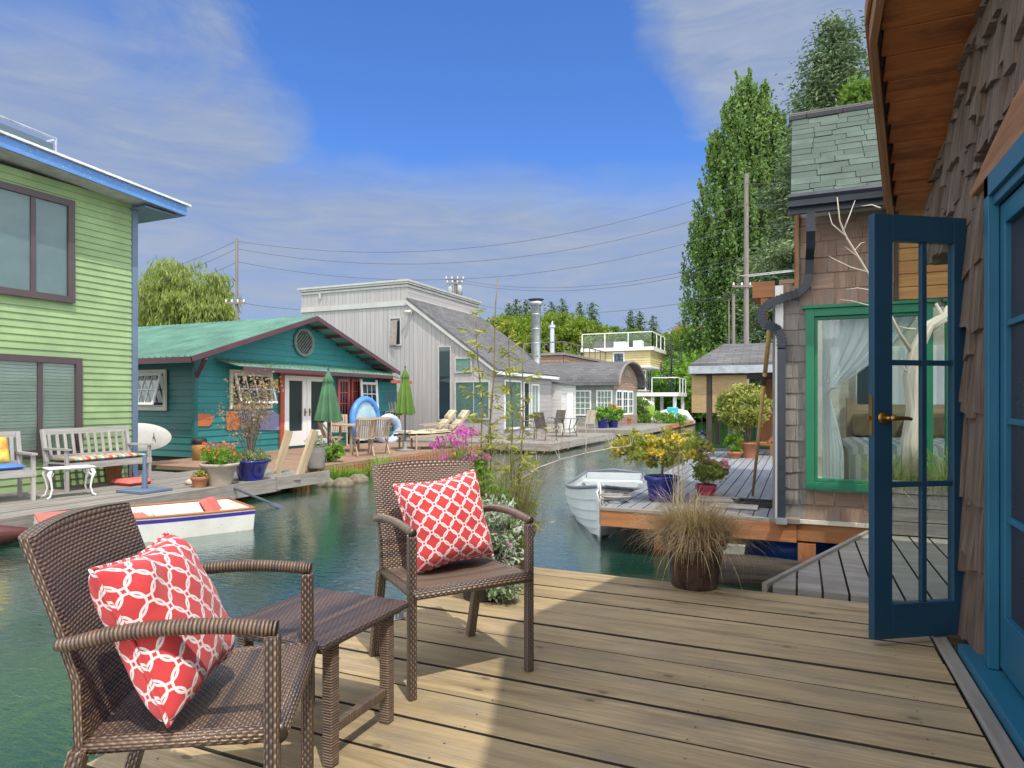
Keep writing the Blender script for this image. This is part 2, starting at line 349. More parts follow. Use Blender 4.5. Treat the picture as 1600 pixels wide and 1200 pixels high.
WD_DARK=wood('dark stained wood',(.05,.035,.03),(.09,.065,.055),rough=.7,rv=.4)
WD_LOG=wood('wet log',(.02,.016,.012),(.06,.048,.034),rough=.7,bump=.7,rv=.4)
WD_DRIFT=wood('bleached driftwood',(.40,.34,.27),(.74,.68,.6),rough=.85,bump=.7,rv=.3,dark=.5)
P_BLUE=paint('door blue paint',(.014,.11,.19),.45,.0,(.35,.45,.5))
P_NAVY=paint('door navy paint',(.012,.055,.105),.45,.0,(.2,.25,.3))
P_GRN=paint('window green paint',(.018,.18,.095),.5,.0,(.3,.4,.3))
P_LIME=paint('lime green siding paint',(.27,.39,.185),.55,.05,(.3,.5,.2),rv=.16,var=.2)
P_TEAL=paint('teal siding paint',(.016,.15,.14),.5,.04,(.05,.3,.3),rv=.2)
P_TEALL=paint('blue teal siding paint',(.028,.20,.205),.5,.04,(.05,.3,.3),rv=.2)
P_PLUM=paint('plum trim paint',(.10,.045,.06),.5)
P_MAUV=paint('window bronze frame',(.085,.062,.068),.4)
P_WHITE=paint('white paint',(.74,.74,.72),.45,.06,(.5,.5,.45),rv=.06,var=.06)
P_CREAM=paint('cream paint',(.66,.62,.52),.5)
P_SKYB=paint('blue fascia paint',(.10,.24,.55),.5,.1,(.5,.6,.7))
P_SLATE=paint('slate blue trim paint',(.12,.17,.25),.5)
P_RED=paint('brick red paint',(.42,.09,.05),.5)
P_ROSE=paint('rose window paint',(.5,.12,.12),.5)
P_YEL=paint('yellow siding paint',(.58,.50,.24),.55)
P_GRY=paint('grey trim paint',(.42,.42,.40),.6)
P_SAGE=paint('sage grey siding',(.25,.28,.26),.6)
BLACKM=surf('black enamel',(.025,.032,.045),.35,bump=.03,spec=.5)
GALV=surf('galvanised steel',(.55,.58,.62),.35,var=.2,metal=.85,bump=.05)
ALU=surf('white aluminium',(.68,.70,.70),.4,bump=.02)
BRASS=surf('aged brass',(.36,.2,.06),.35,metal=.9,bump=.05)
ASPH=roofshingle('green asphalt shingle',(.085,.13,.10),(.14,.19,.155))
ASPG=roofshingle('grey asphalt shingle',(.10,.10,.105),(.15,.15,.155),.35,.15)
GROOVE=grooved('grey grooved siding',(.36,.345,.345),var=.14)
GREENROOF=surf('green metal roof',(.19,.35,.28),.4,var=.22,ns=1.5,bump=.02,rv=.05,metal=.2)
GLS=glass('clear glass'); DGL=darkglass('dark window glass'); DGB=darkglass('blue window glass',(.05,.09,.12)); TEALG=darkglass('pale window glass',(.18,.25,.26),.1)
SHEER=sheer('sheer curtain'); 
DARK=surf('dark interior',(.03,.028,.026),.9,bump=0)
ROOM=surf('room plaster',(.5,.47,.42),.9,bump=0)
WV=wicker('wicker weave'); WR=wicker('wicker wrap',wrap=True); WT=wicker('wicker table weave',pu=.016,pv=.0085,ca=(.13,.085,.07),cb=(.06,.05,.055),cc=(.2,.13,.09),spec=.7)
CUSH=trellis('red trellis fabric'); PIPE=surf('coral piping',(.62,.09,.08),.8,bump=.2)
BLIND=stripes('closed blinds',[(.42,.47,.45),(.25,.30,.29)],.022,1)
TERRA=surf('terracotta',(.42,.17,.09),.8); CONC=surf('pale clay pot',(.5,.42,.34),.85)
BROWNG=surf('dark brown glaze',(.055,.03,.024),.28,var=.5,ns=14,bump=.1,spec=.6,col2=(.10,.06,.05))
BLUEG=surf('cobalt glaze',(.012,.02,.22),.12,var=.4,ns=7,bump=.03,spec=.8)
BLKP=surf('black plastic',(.02,.02,.022),.5,bump=.05)
PINKP=surf('pink pot',(.6,.07,.13),.6); SOIL=surf('potting soil',(.05,.035,.025),.95,bump=.6)
BARK=wood('bark',(.10,.08,.06),(.2,.17,.13),rough=.9,bump=1.,gs=.5)
POLEW=wood('utility pole wood',(.16,.14,.13),(.25,.22,.2),rough=.9,gs=.4)
WIRE=surf('grey wire',(.10,.10,.12),.6,bump=0)
SUN_E=2.7; SKY_S=.13; EXPO=.6
CLA=(1.5,1.9,2.8); CLB=(2.05,2.42,3.1); SKYM=(.42,.66,1.05); FILLA=(8.2,8.5,9.4); FILLB=(13,13,13)
# ================================================================ world, sun, camera
SUNV=V((.75*.485,-.661*.485,.875)).normalized()
sun=bpy.data.lights.new('sun','SUN'); sun.energy=SUN_E; sun.angle=math.radians(.6); sun.color=(1,.93,.82)
so=bpy.data.objects.new('sun',sun); COL.objects.link(so); so.rotation_euler=SUNV.to_track_quat('Z','Y').to_euler(); so.location=(5,-5,12)
w=bpy.data.worlds.new('World'); sc.world=w; w.use_nodes=True; wn=w.node_tree; wn.nodes.clear(); g=G(wn)
sky=g.n('ShaderNodeTexSky',sky_type='NISHITA'); sky.sun_disc=False; sky.sun_elevation=math.asin(SUNV.z); sky.sun_rotation=math.atan2(SUNV.x,SUNV.y); sky.air_density=1.0; sky.dust_density=.3; sky.ozone_density=2.5
d=g.tc('Generated'); z=g.sep(d)[2]
n1=g.noise(g.mapv(d,(2.2,2.2,5.5)),1.,6,.6,.6); n2=g.noise(g.mapv(d,(6,6,34),rot=(.1,.05,0)),1.,8,.62,.9)
def blob(px,py,rad,soft):
    c=pD(px,py,10)-V((0,0,H)); c.normalize()
    x=g.n('ShaderNodeVectorMath',operation='DOT_PRODUCT'); g.put(x.inputs[0],d); x.inputs[1].default_value=c
    a=g.m('ADD',x.outputs['Value'],g.m('MULTIPLY',g.m('SUBTRACT',n1,.5),.035))
    return g.mr(a,math.cos(math.radians(rad+soft)),math.cos(math.radians(rad)),0,1)
low=g.mr(g.m('ADD',z,g.m('MULTIPLY',g.m('SUBTRACT',n1,.5),.12)),.27,.345,1.,0.)
mask=low
for b in (blob(300,125,2.5,4.5),blob(110,310,8.5,5.5),blob(310,240,5.5,4.5),blob(1180,10,4.5,4.),blob(1300,10,6,4)): mask=g.m('MAXIMUM',mask,b)
mask=g.m('MULTIPLY',mask,g.mr(g.m('ADD',g.m('MULTIPLY',n2,.6),g.m('MULTIPLY',n1,.4)),.25,.6,.72,.97))
cc=g.mix(g.mr(g.m('ADD',g.m('MULTIPLY',n2,.6),g.m('MULTIPLY',n1,.4)),.38,.66),CLA,CLB)
skyc=g.mix(1.0,sky.outputs[0],SKYM,'MULTIPLY')
col=g.mix(mask,skyc,cc); bri=g.m('MULTIPLY',blob(330,165,.6,3.2),.5); col=g.mix(bri,col,(3.6,3.8,4.6))
# unseen bright bank added behind the camera as fill light for the shade
fw=g.n('ShaderNodeVectorMath',operation='DOT_PRODUCT'); g.put(fw.inputs[0],d); fw.inputs[1].default_value=V((-SS*.93,CC*.93,-.36)).normalized()
bank=g.mr(fw.outputs['Value'],.30,-.25,0.,1.); col=g.mix(bank,col,g.mix(g.mr(n2,.3,.7),FILLA,FILLB))
bg=g.n('ShaderNodeBackground'); g.put(bg.inputs[0],col); bg.inputs[1].default_value=SKY_S
o=g.n('ShaderNodeOutputWorld'); wn.links.new(bg.outputs[0],o.inputs[0])
cam=bpy.data.cameras.new('camera'); co=bpy.data.objects.new('camera',cam); COL.objects.link(co); sc.camera=co
co.location=(0,0,H); co.rotation_euler=(math.radians(90),0,YAW); cam.sensor_width=36; cam.lens=36*F/1600; cam.shift_y=27/1600; cam.clip_end=2000; cam.clip_start=.02
sc.view_settings.view_transform='Standard'; sc.view_settings.look='None'; sc.view_settings.gamma=1; sc.view_settings.exposure=EXPO
sc.render.engine='CYCLES'; sc.cycles.max_bounces=10; sc.cycles.transparent_max_bounces=24

# ================================================================ water and decks
def water_mat():
    m,nt=nm('lake water'); g=G(nt); o=g.tc()
    a=g.noise(g.mapv(o,(1,1,1),rot=(0,0,.4)),1.6,2,.5,.4); b=g.noise(g.mapv(o,(1.3,3.,1),rot=(0,0,.41)),6.5,4,.6,.6); c=g.noise(o,.35,2)
    h=g.m('ADD',g.m('MULTIPLY',a,1.4),g.m('MULTIPLY',b,.7)); amp=g.mr(c,.35,.65,.5,1.5)
    nb=g.bump(g.m('MULTIPLY',h,amp),.5,.0135)
    col=g.mix(g.mr(c,.35,.65),(.006,.030,.021),(.015,.060,.042))
    df=g.n('ShaderNodeBsdfDiffuse'); g.put(df.inputs[0],col); g.put(df.inputs['Normal'],nb); gl=g.n('ShaderNodeBsdfGlossy'); gl.inputs['Roughness'].default_value=.015; gl.inputs[0].default_value=(.93,.97,.95,1); g.put(gl.inputs['Normal'],nb)
    lw=g.n('ShaderNodeLayerWeight'); lw.inputs['Blend'].default_value=.5; g.put(lw.inputs['Normal'],nb); fac=g.m('ADD',g.m('MULTIPLY',g.m('POWER',lw.outputs['Facing'],2.7),.90),.05)
    x=g.n('ShaderNodeMixShader'); g.put(x.inputs[0],fac); nt.links.new(df.outputs[0],x.inputs[1]); nt.links.new(gl.outputs[0],x.inputs[2]); g.out(x.outputs[0]); return m
mb=MB(); mb.grid([[(-400,-120,-.5),(400,-120,-.5)],[(-400,500,-.5),(400,500,-.5)]]); tag(mb.build('water',water_mat()),kind='structure')

def planks(mb, x0,x1,y0,y1,zt,th,w,gap,along='X',phase=0,jit=.0015,side=None):
    """deck boards"""
    if along=='X':
        y=y1-phase
        edges=[]
        yy=y1; first=True
        while yy>y0:
            nx=max(y0, (y1-phase) if first and phase>0 else yy-w); first=False
            mb.box(x0+U(0,.004),x1-U(0,.004),nx+gap/2,yy-gap/2,zt-th,zt+U(-jit,jit)); yy=nx
            if side is not None: mb.m[-4]=side; mb.m[-2]=side if yy<y1-w*1.1 or True else 0
    else:
        xx=x0
        while xx<x1-.01:
            nx=min(x1,xx+w); mb.box(xx+gap/2,nx-gap/2,y0+U(0,.004),y1-U(0,.004),zt-th,zt+U(-jit,jit)); xx=nx
            if side is not None: mb.m[-3]=side; mb.m[-1]=side
# the main deck underfoot
mb=MB(); planks(mb,-2.1,.585,-1.2,4.30,0,.06,.228,.015,'X',.19,.003,2)
for k in range(14):
    y=4.2-.228*k
    for x in (-1.9,-1.1,-.35,.4):
        for dy in (-.05,.05): mb.lathe([(.0,0),(.004,.0)],(x+U(-.01,.01),y-.02+dy,.0022),6,1)
deck=mb.build('deck',[WD_DECK,BLACKM,WD_GAPSHADE],bevel=.002); tag(deck,kind='structure')
mb=MB(); 
for k in range(5): mb.box(-2.06+k*.62,-2.01+k*.62,-1.2,4.22,-.25,-.065)
mb.box(-2.09,.5,4.225,4.265,-.25,-.065); mb.box(-2.095,-2.062,-1.2,4.2,-.2,-.065)
for k in range(3): mb.tube([(-1.7+k*.85,-1.2,-.5),(-1.7+k*.85,4.1,-.5)],.24,12)
tag(mb.build('deck_substructure',WD_LOG),kind='structure')
# side walkway, boards running away, cut on the diagonal
mb=MB(); L0=V((-.19,4.31,0)); L1=V((.52,6.36,0)); x=-.16; z=.028
while x<3.0:
    x2=x+.142
    def ycut(xx): 
        t=(xx-L0.x)/(L1.x-L0.x); return min(6.75,L0.y+t*(L1.y-L0.y)) if xx<.62 else 6.75
    a0=x+.006; a1=x2-.006
    mb.ext([(a0,4.32,z),(a1,4.32,z),(a1,ycut(a1),z),(a0,ycut(a0),z)],(0,0,-.045)); mb.m[-1]=mb.m[-3]=1; x=x2
mb.beam((-.20,4.30,.012),(.54,6.42,.012),.03,.075)
wk=mb.build('walkway',[WD_GREY,WD_GAPSHADE],bevel=.002); tag(wk,kind='structure')
# neighbour deck, blue-grey boards
mb=MB(); planks(mb,-1.98,4.,7.04,17.,0,.04,.14,.010,'Y',side=1)
tag(mb.build('neighbour_deck',[WD_BLUE,WD_GAPSHADE],bevel=.002),kind='structure')
mb=MB(); mb.box(-2.0,-.2,6.96,7.035,-.03,.006,1); mb.box(-2.0,-.95,6.97,7.01,-.2,-.031,0); mb.box(-.948,-.03,6.955,6.995,-.215,-.031,0); mb.box(-2.03,-1.982,7.04,17,-.2,-.002,1); mb.box(-.028,3.,6.99,7.03,-.2,-.0,0); mb.box(-.2,.0,6.93,7.05,-.03,.022,1)
for y in (8.2,11.,14.): mb.box(-1.9,4,y,y+.2,-.3,-.05,1)
tag(mb.build('deck_edge_beams',[WD_ORANGE,WD_GREY],bevel=.004),kind='structure')
# left grey dock
mb=MB(); planks(mb,-16,-8.45,-1,8.95,-.2,.05,.145,.012,'Y',side=1)
mb.box(-8.447,-8.40,-1,9.0,-.42,-.19)
mb.ext([(-8.45,8.95,-.2),(-10.9,8.95,-.2),(-10.9,10.4,-.2),(-9.1,10.5,-.2),(-8.3,9.4,-.2)],(0,0,-.06))
mb.beam((-8.40,8.9,-.28),(-8.32,10.2,-.28),.05,.22)
tag(mb.build('left_dock',[WD_GREY,WD_GAPSHADE]),kind='structure')
# teal house redwood deck
mb=MB(); planks(mb,-13.4,-9.2,10.2,18.6,-.2,.05,.14,.012,'X',side=1); mb.box(-9.197,-9.15,10.2,18.6,-.26,-.19)
mb.box(-13.4,-10.8,9.6,10.19,-.25,-.17)
tag(mb.build('redwood_deck',[WD_RED,WD_GAPSHADE]),kind='structure')
mb=MB()
for i in range(58): mb.box(-9.17,-9.15,10.25+i*.144,10.25+i*.144+.118,-.43,-.262)
mb.box(-9.3,-9.2,10.2,18.6,-.5,-.27)
tag(mb.build('deck_skirt_boards',[WD_ORANGE]),kind='structure')
# grey house dock
mb=MB(); planks(mb,-13,-7.28,19.6,27.4,-.2,.05,.14,.008,'Y'); mb.box(-7.277,-7.2,19.55,27.4,-.42,-.19); mb.box(-13,-7.28,19.53,19.59,-.42,-.19)
mb.box(-12.8,-7.8,20.,27.,-.6,-.43)
tag(mb.build('grey_dock',WD_GREY),kind='structure')
mb=MB(); planks(mb,-12,-6.9,30.5,48,-.2,.05,.16,.01,'X'); mb.box(-6.897,-6.8,30.5,37,-.42,-.19,0); mb.box(-12,-6.9,30.42,30.49,-.42,-.19,0)
mb.box(-6.897,-6.8,37.01,48,-.42,-.19,1); planks(mb,-12,-10,27.42,30.4,-.2,.05,.16,.01,'X')
tag(mb.build('far_dock',[WD_GREY,WD_ORANGE]),kind='structure')
# far bank
def soilm():
    return surf('bank earth',(.06,.09,.03),.95,var=.4,ns=.4,bump=.4,bs=3)
mb=MB(); rows=[]
for i,(y,zz) in enumerate([(62,-.9),(64,-.2),(72,1.0),(90,3.2),(130,7.5),(190,11),(260,10)]):
    rows.append([(x,y+6*math.sin(x*.05)+(6 if x>5 else 0),zz+.5*math.sin(x*.11+i)) for x in range(-260,261,10)])
mb.grid(rows); tag(mb.build('hillside',soilm(),smooth=True),kind='structure')
mb=MB(); mb.grid([[(x,y+0*x,-.35+.5*max(0,(abs(x+40)-0)*0)) for x in (-260,-26)] for y in (30,60)]); mb.grid([[(x,y,-.3) for x in (-260,-20)] for y in (60,75)])
tag(mb.build('shore_ground',soilm()),kind='structure')
# ================================================================ generic window
def win(parent, O, e1, n, w, h, fw=.06, fmat=P_WHITE, cols=1, rows=1, back='dark', gmat=None, depth=.05, mw=.025, bmat=None, name='window', mulls=None):
    """framed window: O lower-left outer corner, e1 along the wall, n outward; sub-parts pane and blind"""
    O=V(O); e1=V(e1).normalized(); n=V(n).normalized(); e2=Z1
    mb=MB(); D=n*depth
    mb.ob(O,e1*w,e2*fw,D); mb.ob(O+e2*(h-fw),e1*w,e2*fw,D)
    mb.ob(O+e2*fw,e1*fw,e2*(h-2*fw),D); mb.ob(O+e1*(w-fw)+e2*fw,e1*fw,e2*(h-2*fw),D)
    iw=w-2*fw; ih=h-2*fw; o=O+e1*fw+e2*fw; Dm=n*(depth*.72)
    xs=mulls if mulls else [iw*k/cols for k in range(1,cols)]
    for x in xs: mb.ob(o+e1*(x-mw/2),e1*mw,e2*ih,Dm)
    pts=[0]+list(xs)+[iw]
    for k in range(1,rows):
        for a,b in zip(pts[:-1],pts[1:]): mb.ob(o+e1*(a+(mw/2 if a else 0))+e2*(ih*k/rows-mw/2),e1*(b-a-(mw/2 if a else 0)-(mw/2 if b<iw else 0)),e2*mw,Dm*.95)
    f=mb.build(name,fmat,parent)
    g_=MB(); g_.ob(o+n*(depth*.40),e1*iw,e2*ih,n*.006); 
    g_.build('pane',gmat or (DGL if back=='dark' else GLS),f)
    if back=='blinds':
        b=MB(); k=0
        while k*.05<ih: b.ob(o+n*.004+e2*(k*.05),e1*iw,e2*.043+n*.012,n*.002); k+=1
        b.build('blind',bmat or BLINDM,f)
    if back=='panel':
        b=MB(); b.ob(o+n*.004,e1*iw,e2*ih,n*.004); b.build('blind',bmat or BLINDM,f)
    return f
BLINDM=surf('blind slat',(.42,.45,.43),.6,var=.08,bump=0)
def siding(mb,O,e1,n,L,z0,z1,pitch,lap=.018,top=None,mat=0):
    """lapped boards; top(x)->z limits a gable"""
    O=V(O); e1=V(e1).normalized(); n=V(n).normalized(); z=z0
    while z<z1-.01:
        h=min(pitch,z1-z); a,b=0,L
        segs=[(0,L)]
        if top:
            xs=[x*L/60 for x in range(61) if top(x*L/60)>=z+h*.5]
            if not xs: z+=pitch; continue
            segs=[(xs[0],xs[-1])]
        for a,b in segs:
            x=a
            while x<b-.05:
                x2=min(b,x+U(2.5,4.5)); 
                if b-x2<.4: x2=b
                p=O+e1*x; q=O+e1*x2; r=random.random()
                vs=[p+Z1*z+n*lap,q+Z1*z+n*lap,q+Z1*(z+h)+n*.002,p+Z1*(z+h)+n*.002,p+Z1*z,q+Z1*z]
                ou=U(0,9)
                fs=[(0,1,2,3),(4,5,1,0)]; uv=[[(ou,z),(ou+x2-x,z),(ou+x2-x,z+h),(ou,z+h)],[(ou,z),(ou+x2-x,z),(ou+x2-x,z),(ou,z)]]
                if e1.cross(Z1).dot(n)<0: fs=[f[::-1] for f in fs]; uv=[u[::-1] for u in uv]
                mb.add(vs,fs,uv,mat,r); x=x2
        z+=pitch
def shingles(mb,O,e1,n,L,z0,z1,row=.15,wmin=.09,wmax=.2,th=.012,jag=.012,inside=None,mat=0):
    O=V(O); e1=V(e1).normalized(); n=V(n).normalized(); z=z0; k=0
    while z<z1:
        x=-U(0,.08)
        while x<L:
            w_=U(wmin,wmax); a=max(0,x); b=min(L,x+w_-U(.003,.008))
            if b-a>.02:
                zt=min(z1,z+row*1.25); j=U(-jag,jag) if k else 0
                if inside is None or inside((a+b)/2,z+row*.4):
                    r=random.random(); p=O+e1*a+Z1*(z+j)
                    t0=th*U(.8,1.3); 
                    mb.ob(p,e1*(b-a),Z1*(zt-z-j)-n*(t0*.8),n*t0,mat,r)
            x+=w_
        z+=row; k+=1

# ================================================================ our own shingled house
TX=(-.30*0); RID=1.68
def roofz(y): return 3.745-.364*abs(y-RID)
def outx(y):
    P=[(-2,1.1),(.55,.58),(RID,.27),(3.2,.35),(3.75,.33),(5.3,.58)]
    for (a,p),(b,q) in zip(P[:-1],P[1:]):
        if y<=b: return p+(q-p)*(y-a)/(b-a)
    return .58
house=thing('shingled_house','brown cedar shake cottage at the right edge with blue door frame and open glazed door','house',(.75,1.5,0))
mb=MB(); mb.box(.80,4.5,-1.2,3.80,-.2,2.04); 
mb.ext([(.80,-1.2,2.05),(.80,5.05,2.05),(.80,5.05,roofz(5.05)-.02),(.80,RID,roofz(RID)-.02),(.80,-1.2,roofz(-1.2)-.02)],(3.7,0,0))
mb.build('wall',WD_DARK,house)
# roof slab over the walls and the overhang
mb=MB()
for a,b in ((3.75,5.22),(3.2,3.75),(RID,3.2),(.74,RID),(-1.4,.74)):
    P=[(outx(a),a,roofz(a)+.05),(outx(b),b,roofz(b)+.05),(4.6,b,roofz(b)+.05),(4.6,a,roofz(a)+.05)]
    mb.ext(P,(0,0,.09))
rf=mb.build('roof',ASPG,house)
mb=MB(); y=5.2; 
while y>-1.3:
    w_=U(.15,.18); a=y-w_+.006; b=y
    if not (a<RID<b):
        za,zb=roofz(a),roofz(b); xo=max(outx(a),outx(b))+.03
        mb.ext([(xo,a,za),(.86,a,za),(.86,b,zb),(xo,b,zb)],(0,0,.045+U(-.003,.003)))
    y-=w_
mb.build('soffit',WD_CEDAR,house,bevel=.004)
mb=MB()
for a,b in ((3.75,5.24),(3.2,3.75),(RID,3.2),(.74,RID),(-1.4,.74)):
    mb.ob((outx(a)-.012,a,roofz(a)-.045),(outx(b)-outx(a),b-a,roofz(b)-roofz(a)),(.038,0,0),(0,0,.19))
    mb.ob((outx(a)-.032,a,roofz(a)+.06),(outx(b)-outx(a),b-a,roofz(b)-roofz(a)),(.018,0,0),(0,0,.10))
mb.build('fascia',WD_SLAB,house,bevel=.004)
# thick uneven shakes, laid course by course on the wall plane facing -X
def shakes(mb,y0,y1,z0,z1,row,wlo,whi,topf=None,x=.80,seed=3):
    R=random.Random(seed); z=z0; k=0
    while z<z1:
        y=y0
        while y<y1-.01:
            w_=R.uniform(wlo,whi); b=min(y1,y+w_); zb=z+R.uniform(-.10,.07)*(1 if k else .3); zt=min(z+row*1.5,z1+.1)
            if topf: zt=min(zt,topf(b)-.01,topf(y)-.01)
            if zt>zb+.05:
                th=R.uniform(.016,.034); n=4; sk=R.uniform(-.03,.03); bow=R.uniform(-.01,.012)
                for j in range(n):                      # curved split board, in vertical steps
                    pass
                vs=[]; m=6
                for j in range(m):
                    t=j/(m-1); zz=zb+(zt-zb)*t; xo=x-.012-.030*(1-t)-bow*math.sin(t*3.1); 
                    yy0=y+.003+ (R.uniform(-.003,.003)); yy1=b-.003+R.uniform(-.003,.003)
                    s0=sk if j==0 else 0
                    vs+= [V((xo-th*(1-.5*t),yy0,zz)),V((xo-th*(1-.5*t),yy1,zz+s0)),V((x-.004,yy1,zz+s0)),V((x-.004,yy0,zz))]
                fs=[]; uv=[]; oy=R.uniform(0,9)
                for j in range(m-1):
                    for q in range(4):
                        q2=(q+1)%4; i0,i1,i2,i3=j*4+q,j*4+q2,(j+1)*4+q2,(j+1)*4+q
                        fs.append((i0,i3,i2,i1)); w0,w1=(0,b-y) if q==0 else ((b-y,b-y+.03) if q==1 else (0,.05))
                        za,zc=vs[i0].z,vs[i3].z; uv.append([(za,oy+w0),(zc,oy+w0),(zc,oy+w1),(za,oy+w1)])
                fs.append((0,1,2,3)); uv.append([(0,oy),(0,oy+.1),(.03,oy+.1),(.03,oy)])
                mb.add(vs,fs,uv,0,R.random())
            y=b
        z+=row; k+=1
mb=MB(); shakes(mb,3.43,3.87,.02,2.1,.36,.085,.14,x=.775,seed=5); mb.build('shakes',WD_SHAKE,house)
mb=MB(); shakes(mb,-1.0,2.2,.02,2.1,.36,.08,.14,seed=6); mb.build('shakes',WD_SHAKE,house)
mb=MB(); shakes(mb,3.62,5.05,2.03,3.2,.21,.07,.15,roofz,seed=8); mb.build('shakes',WD_SHAKE,house)
mb=MB(); shakes(mb,2.75,3.62,2.30,3.5,.22,.07,.15,roofz,seed=9); mb.build('shakes',WD_SHAKE,house)
mb=MB(); shakes(mb,-1.0,1.95,2.2,3.9,.24,.08,.15,roofz,seed=10); mb.build('shakes',WD_SHAKE,house)
mb=MB(); mb.box(.745,.79,3.49,3.85,-.05,.03); mb.build('wall_foot',WD_DARK,house)
# header beam, live edged wedge
mb=MB(); mb.ext([(.715,3.60,2.095),(.715,2.0,2.095),(.715,1.9,2.44),(.715,2.5,2.33),(.715,2.95,2.27),(.715,3.3,2.20),(.715,3.63,2.115)],(.07,0,0)); mb.build('header_beam',WD_SLAB,house,bevel=.006)
mb=MB(); mb.box(.735,.79,3.325,3.43,.0,2.09); mb.build('corner_board',WD_SHAKE,house)
# blue door frame and the closed leaf
mb=MB(); mb.box(.705,.745,3.25,3.315,.065,2.09); mb.box(.705,.775,1.6,3.315,2.0,2.088); mb.box(.722,.745,1.6,3.25,1.96,2.0); fr=mb.build('door_frame',P_BLUE,house,bevel=.003)
mb=MB(); mb.box(.655,.80,1.6,3.55,.012,.062); mb.box(.665,.70,1.6,3.53,-.06,.011); mb.build('sill',P_BLUE,house,bevel=.006)
mb=MB(); mb.box(.746,.79,3.185,3.25,.08,1.955); mb.box(.746,.79,2.40,3.185,1.87,1.955); mb.box(.746,.79,2.40,3.185,.08,.30)
for z in (.30+.39,.30+.78,.30+1.17): mb.box(.752,.786,2.40,3.185,z-.012,z+.012)
mb.box(.751,.787,2.86,2.885,.30,1.87); mb.box(.746,.79,2.3,2.40,.08,1.955)
d2=mb.build('door',P_BLUE,house,bevel=.003); mb=MB(); mb.box(.768,.774,2.40,3.185,.30,1.87); mb.build('pane',surf('unlit door glass',(.03,.03,.045),.3,bump=0,spec=.12),d2)
mb=MB(); mb.box(.592,.648,-1.2,4.24,.0,.022); mb.build('threshold_board',WD_GREY,house,bevel=.003)
# leaded window high on the wall
mb=MB(); mb.box(.735,.79,2.66,2.72,2.45,3.18); mb.box(.735,.79,2.0,2.66,2.45,2.50); lw=mb.build('window',WD_SLAB,house)
mb=MB(); mb.box(.765,.775,2.0,2.66,2.50,3.3); mb.build('pane',surf('rippled amber glass',(.20,.15,.11),.25,bump=.6,bs=30,ns=10),lw)
mb=MB(); mb.ext([(.762,2.60,2.66),(.762,2.44,2.66),(.762,2.52,2.83)],(-.008,0,0)); mb.build('blue_glass_triangle',P_BLUE,lw)
mb=MB(); mb.box(.756,.764,2.0,2.66,2.90,2.912); mb.beam((.758,2.61,2.50),(.758,2.62,2.66),.012,.008); mb.beam((.758,2.60,2.84),(.758,2.25,2.72),.012,.008,up=X1); mb.build('lead_strip',GALV,lw)
mb=MB(); mb.box(.725,.79,2.73,2.80,2.40,3.25); mb.build('window_slab',WD_SLAB,house,bevel=.01)
# the open door leaf
hp=V((.742,3.815,0)); e=(V((.339,3.547,0))-hp).normalized(); nn=V((e.y,-e.x,0)); 
if nn.y>0: nn=-nn
Wd=.505; T=.04
mb=MB(); zb,zt=.03,2.05; A=lambda s: hp+e*s
def bar(s0,s1,z0,z1,t0=0,t1=T): mb.ob(A(s0)+Z1*z0-nn*t0,e*(s1-s0),Z1*(z1-z0),-nn*(t1-t0))
sl=.098
bar(Wd-sl,Wd,zb,zt); bar(0,.07,zb,zt); bar(.07,Wd-sl,zt-.125,zt); bar(.07,Wd-sl,zb,zb+.165)
mid=(.07+Wd-sl)/2-.012; bar(mid-.014,mid+.014,zb+.165,zt-.125,.008,T-.008)
for z in (zb+.165+.567,zb+.165+1.15):
    bar(.07,mid-.014,z-.013,z+.013,.008,T-.008); bar(mid+.014,Wd-sl,z-.013,z+.013,.008,T-.008)
dr=mb.build('open_door',P_NAVY,house,bevel=.003)
mb=MB(); mb.ob(A(.07)+Z1*(zb+.165)-nn*.017,e*(Wd-sl-.07),Z1*(zt-zb-.29),-nn*.005); mb.build('pane',GLS,dr)
k=A(Wd-.045)+Z1*1.08; mb=MB(); mb.tube([k+nn*.0,k+nn*.012],[.031,.027],20); mb.tube([k+nn*.01,k+nn*.05],[.011,.010],10); mb.tube([k+nn*.05,k+nn*.052-e*.04,k+nn*.05-e*.09,k+nn*.045-e*.115-Z1*.004],[.012,.011,.009,.008],10)
q=k-nn*T; mb.tube([q,q-nn*.012],[.03,.027],20); mb.tube([q,q-nn*.05,q-nn*.05-e*.1],[.011,.011,.008],10)
mb.build('handle',BRASS,dr,smooth=True)
mb=MB(); mb.ob(A(Wd)+Z1*1.0-nn*.010,e*.003,Z1*.19,-nn*.02); mb.ob(A(Wd)+Z1*1.07-nn*.014+e*.003,e*.014,Z1*.022,-nn*.012); mb.build('latch',BRASS,dr)

# ================================================================ neighbour shingled house
nh=thing('shingled_cottage','weathered shingle cottage with green framed window and mossy green roof behind the open door','house',(1.5,7.3,0))
mb=MB(); BX1=3.3
mb.box(-.19,.11,7.02,7.12,-.02,2.29); mb.box(-.03,.11,7.02,7.12,2.29,3.0); mb.box(.11,BX1,7.02,7.12,-.02,.33); mb.box(.11,BX1,7.02,7.12,2.03,3.0)
mb.box(-.19,-.09,7.12,11.,-.02,2.29); mb.box(-.05,.05,7.12,11.,2.5,3.0); mb.box(BX1,BX1+.1,7.02,11.,-.02,3.)
mb.box(-.09,.8,10.9,11.,-.02,2.5); mb.box(.8,BX1,10.9,11.,1.9,3.0); mb.box(2.1,BX1,10.9,11.,-.02,1.9); mb.box(.8,2.1,10.9,11.,-.02,.9)
mb.box(-.09,BX1,7.12,10.9,-.02,0.03)
mb.build('wall',ROOM,nh)
